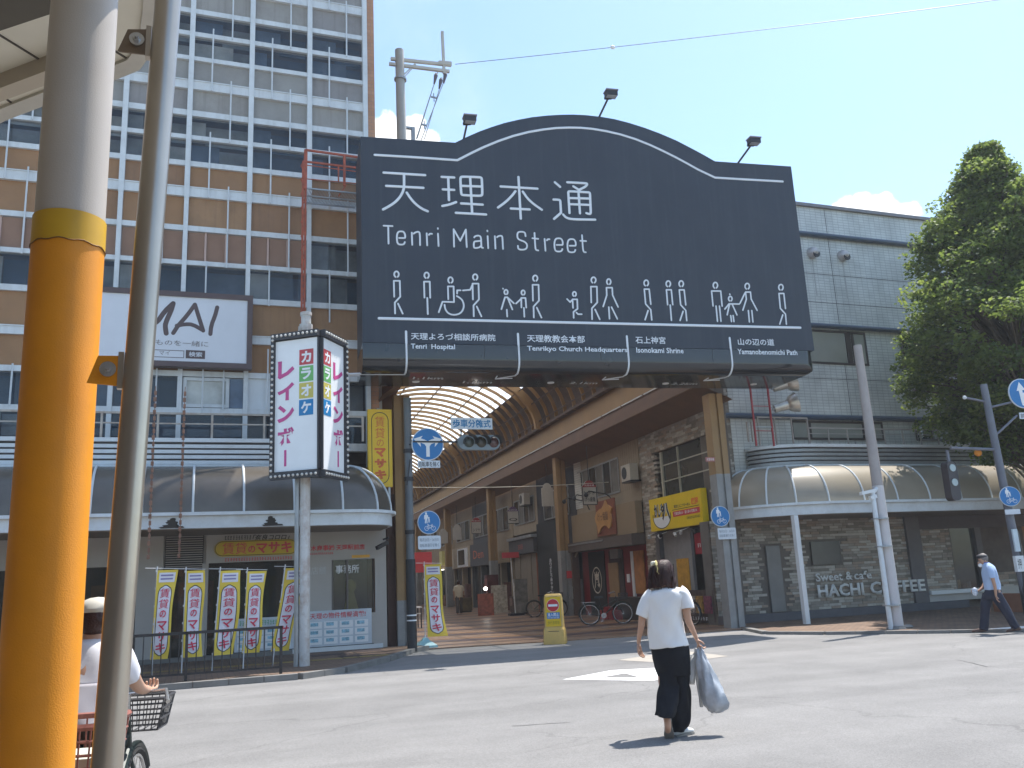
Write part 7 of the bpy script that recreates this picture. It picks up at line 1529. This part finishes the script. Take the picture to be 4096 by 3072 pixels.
for s in (-1, 1): tubecloth('sleeve', [(s*.12, .14, 1.27, .07, .075), (s*.155, .19, 1.19, .062, .07), (s*.17, .25, 1.13, .055, .06)], SWH, cy2, 16, .004, 3); tubecloth('trouser_leg', [(s*.09, .02, .88, .12, .12), (s*.05, .34, .62, .075, .08), (s*.05, .23, .30, .06, .06)], PANT, cy2, 16, .004, 5)
B().sph((0, .15, 1.455), .098, .108, .10, n=18, m=10).o('hair', HAIR, cy2, True); B().sph((0, .16, 1.51), .106, .118, .062, n=18, m=8).o('cap', M('cap_pale', (.48, .46, .40), .7, var=.1), cy2, True); B().sph((.10, .16, 1.44), .012, .02, .03, n=8, m=6).o('ear', SKIN, cy2, True)
# ================================================================ street tree
def leafmat(nm, c, tr):
    m = M(nm, c, .6, var=.3, scale=2.5, spec=.25); n = m.node_tree; b = n.nodes['Principled BSDF']; o = n.nodes['Material Output']
    t = n.nodes.new('ShaderNodeBsdfTranslucent'); t.inputs[0].default_value = tr+(1,); mx = n.nodes.new('ShaderNodeMixShader'); mx.inputs[0].default_value = .4
    n.links.new(b.outputs[0], mx.inputs[1]); n.links.new(t.outputs[0], mx.inputs[2]); n.links.new(mx.outputs[0], o.inputs[0]); return m
LM = [leafmat('leaf_green', (.105, .145, .045), (.24, .33, .07)), leafmat('leaf_bright', (.155, .20, .055), (.33, .42, .09)), leafmat('leaf_deep', (.06, .092, .036), (.13, .19, .05))]
BARK = M('bark', (.10, .08, .06), .9, var=.3, scale=8, bump=.8, bscale=12)
def tree(label, loc, H, Rm, seed, n_cl, z_lo=2.6, name='street_tree', leaf=.085, per=230, squash=1.0):
    R = random.Random(seed); t = E(name, label, 'tree', loc); 
    b = B(); b.tube([(0, 0, 0), (.05, .02, H*.3), (-.05, .05, H*.6), (0, 0, H*.93)], [.26, .20, .12, .03], 10)
    vs = [[], [], []]; fs = [[], [], []]
    def prof(h):                       # crown radius against relative height
        return Rm*(.30+.70*min(1, h/.36))*max(.05, (1-max(0, h-.36)/.64)**.95)
    cls = []
    for i in range(n_cl):
        h = R.random()**.85; z = z_lo+(H-z_lo)*h; a = R.uniform(0, 2*pi); rr = prof(h)*(.50+.55*R.random()**.5)*(1+.2*sin(3*a+h*9)+.17*sin(5*a-h*17)); cls.append((rr*cos(a), rr*sin(a), z, R.uniform(.26, .56)*(1.15-.35*h), R.choice((0, 0, 1, 2))))
    for i in range(7): a = R.uniform(0, 6.28); q = R.uniform(.5, 1.8)*.8; cls.append((q*cos(a), q*sin(a), H-R.uniform(.2, 2.0)-q*.4, .42, 1))
    cls.append((0, 0, H-.25, .35, 0)); cls.append((.1, 0, H-.8, .5, 0))
    for (cx, cy, cz, cr, k) in cls:
        base = (cx*.12, cy*.12, max(1.9, cz-hypot(cx, cy)*.55-.3))
        if R.random() < .55: b.tube([base, (cx*.6, cy*.6, cz-.35), (cx, cy, cz)], [.05, .03, .012], 5)
        for j in range(int(per*(cr/.6)**2)):
            # leaves lie on a flattened shell, tips up and outward: bright tops, dark hollows
            u = R.uniform(-1, 1); th = R.uniform(0, 2*pi); q = sqrt(1-u*u); rad = cr*(.45+.6*R.random()**.6)
            p = Vector((cx+rad*q*cos(th), cy+rad*q*sin(th), cz+rad*u*.62-.10*rad))
            L = leaf*R.uniform(.7, 1.5); d = Vector((R.gauss(0, 1), R.gauss(0, 1), R.gauss(-.15, .6))).normalized(); w = d.cross(Vector((R.gauss(0, .6), R.gauss(0, .6), 1))).normalized()*L*.55
            m = k if R.random() < .75 else R.randrange(3); n0 = len(vs[m])
            vs[m] += [p, p+d*L*.55+w, p+d*L, p+d*L*.55-w]; fs[m].append((n0, n0+1, n0+2, n0+3))
    b.o('trunk', BARK, t, True)
    me = bpy.data.meshes.new('crown'); V = []; F_ = []; mi = []
    for m in range(3):
        k = len(V); V += [tuple(v) for v in vs[m]]; F_ += [tuple(i+k for i in f) for f in fs[m]]; mi += [m]*len(fs[m])
    me.from_pydata(V, [], F_)
    for m in LM: me.materials.append(m)
    me.polygons.foreach_set('material_index', mi); o = bpy.data.objects.new('crown', me); COL.objects.link(o); o.parent = t; o['kind'] = 'stuff'; return t
tree('tall dense green street tree at the right edge in front of the tiled building', (22.5, 18.3, .05), 13.8, 3.4, 5, 1250, z_lo=4.3)
tree('second street tree filling the lower right corner behind the traffic pole', (25.6, 17.6, .05), 12.9, 3.3, 9, 520, z_lo=2.4)
# hedge low under the trees and buildings far right
hd_ = E('planter', 'low brick planter under the trees at the right edge', 'planter', (21.6, 18.4, .05)); B().box(0, 0, 0, 3.2, .3, .5).box(0, .3, 0, .3, 1.4, .5).o('box', M('planter_brick', (.26, .12, .07), .8), hd_)
# ================================================================ station canopy, column and downpipe in the foreground
CW = M('column_cream', (.50, .45, .40), .45, var=.04, scale=4, bump=.12, bscale=160); CO = M('column_orange', (.80, .30, .012), .5, var=.08, scale=3, bump=.16, bscale=170, dirt=.22, dirtcol=(.5, .2, .02), dscale=4); CY = M('band_ochre', (.62, .36, .02), .45, var=.08, scale=6)
fc_ = E('canopy_column', 'thick round column, cream above and bright orange below, close to the camera on the left', 'column', (-.535, 3.9, 0)); r_ = .140
B().cyl((0, 0, 0), (0, 0, 3.0), r_, n=64, cap=False).o('orange_wrap', CO, fc_, True); B().cyl((0, 0, 3.0), (0, 0, 3.13), r_+.002, n=64, cap=False).o('ochre_band', CY, fc_, True); B().cyl((0, 0, 3.131), (0, 0, 4.75), r_-.004, n=64, cap=False).o('cream_shaft', CW, fc_, True)
B().tube([((r_+.003)*cos(2*pi*i/48), (r_+.003)*sin(2*pi*i/48), 3.0+.004*sin(i*1.3)) for i in range(48)], .003, 4, True).o('band_seam', M('seam_dark', (.2, .09, .02), .7), fc_)
dp = E('downpipe', 'brushed steel downpipe clamped beside the orange column', 'pipe', (-.29, 3.6, 0)); PS = M('brushed_pipe', (.44, .39, .33), .30, metal=.75, var=.1, scale=3, bump=.05, bscale=30)
B().cyl((0, 0, 0), (.135, 0, 4.7), .053, n=48, cap=False).o('pipe', PS, dp, True)
def clampf(z, mat):
    c = E('clamp', None, None); c.parent = dp; c.location = (-.02+.135*z/4.7, .04, z)
    B().add([(-.165, 0, -.05), (-.05, -.03, -.065), (-.05, -.03, .055), (-.13, 0, .06), (-.155, .008, -.05), (-.05, -.022, -.065), (-.05, -.022, .055), (-.13, .008, .06)], [(0, 1, 2, 3), (7, 6, 5, 4), (0, 4, 5, 1), (3, 2, 6, 7), (0, 3, 7, 4), (1, 5, 6, 2)]).o('bracket', mat, c)
    bx('flange', PS, c, -.055, -.035, -.075, -.035, .0, .07); B().cyl((-.09, -.035, 0), (-.09, -.02, 0), .030, n=20).cyl((-.09, -.045, 0), (-.09, -.03, 0), .016, n=6).cyl((-.09, -.06, 0), (-.09, -.04, 0), .008, n=10).o('bolt', CHR, c, True)
clampf(2.42, CO); clampf(3.86, M('bracket_brown', (.20, .14, .09), .5))
cn = E('station_canopy', 'pale station canopy underside with panel joints and a beam at the top left', 'canopy', (0, 0, 4.6))
def gz(x, y, z=4.6): p = ground(x, y, z); return p
SOF = M('soffit_cream', (.74, .71, .60), .6, var=.04); SOB = M('soffit_beam', (.50, .44, .35), .6, var=.05)
edge = [gz(-700, 790), gz(-300, 610), gz(0, 455), gz(300, 340), gz(470, 278), gz(535, 250), gz(560, 215), gz(580, 180), gz(597, 60), gz(604, -60), gz(640, -700)]
poly = edge+[(.45, 1.0), (.9, -3), (1.2, -12), (-14, -12), (-14, 12)]
# panels between joints: split the soffit by parallel joint lines
sf = B().extz([(x, y) for x, y in poly], 0, .12).o('soffit', SOF, cn); B().extz([(x*1.0, y) for x, y in [(a[0]+.03, a[1]+.04) for a in edge]+[(a[0]-.03, a[1]-.05) for a in edge[::-1]]], -.02, .22).o('edge_trim', M('trim_cream', (.55, .53, .47), .5), cn)
JD = M('joint_dark', (.10, .09, .08), .8)
def jl(p, q, w=.012, nm='panel_joint', mat=JD, z0=-.004): a = gz(*p); c = gz(*q); B().bar((a[0], a[1], z0), (c[0], c[1], z0), w, .006).o(nm, mat, cn)
jl((-200, 15), (210, 268)); jl((60, -50), (560, 265)); jl((-300, 150), (60, 420))
a = gz(-60, 345); c = gz(330, 196); B().bar((a[0], a[1], -.05), (c[0], c[1], -.05), .10, .10).o('beam', SOB, cn)
a = gz(-100, 60); c = gz(190, -40); B().bar((a[0], a[1], -.02), (c[0], c[1], -.02), .22, .04).o('beam', M('beam_dark', (.10, .09, .07), .6), cn)

stn = E('unseen_station_walls', 'unseen brown station walls behind the viewer, added to darken the column and downpipe', 'building', (0, 0, 0))
SBW = M('station_wall', (.24, .19, .15), .8, var=.2, scale=1)
B().box(-16, -16, 0, 6, -4.5, 4.58).box(-16, -4.5, 0, -4.2, 9, 4.58).o('wall', SBW, stn)  # unseen walls, added to keep light off the column and pipe from the left

HZ = bpy.data.materials.new('haze'); HZ.use_nodes = True; _n = HZ.node_tree; _n.nodes.remove(_n.nodes['Principled BSDF']); _v = _n.nodes.new('ShaderNodeVolumePrincipled')
_v.inputs['Density'].default_value = .0009; _v.inputs['Color'].default_value = (.92, .95, 1, 1); _v.inputs['Anisotropy'].default_value = .2; _n.links.new(_v.outputs[0], _n.nodes['Material Output'].inputs['Volume'])
tag(B().box(-185, -185, -1, 185, 185, 40).o('haze', HZ), kind='stuff')
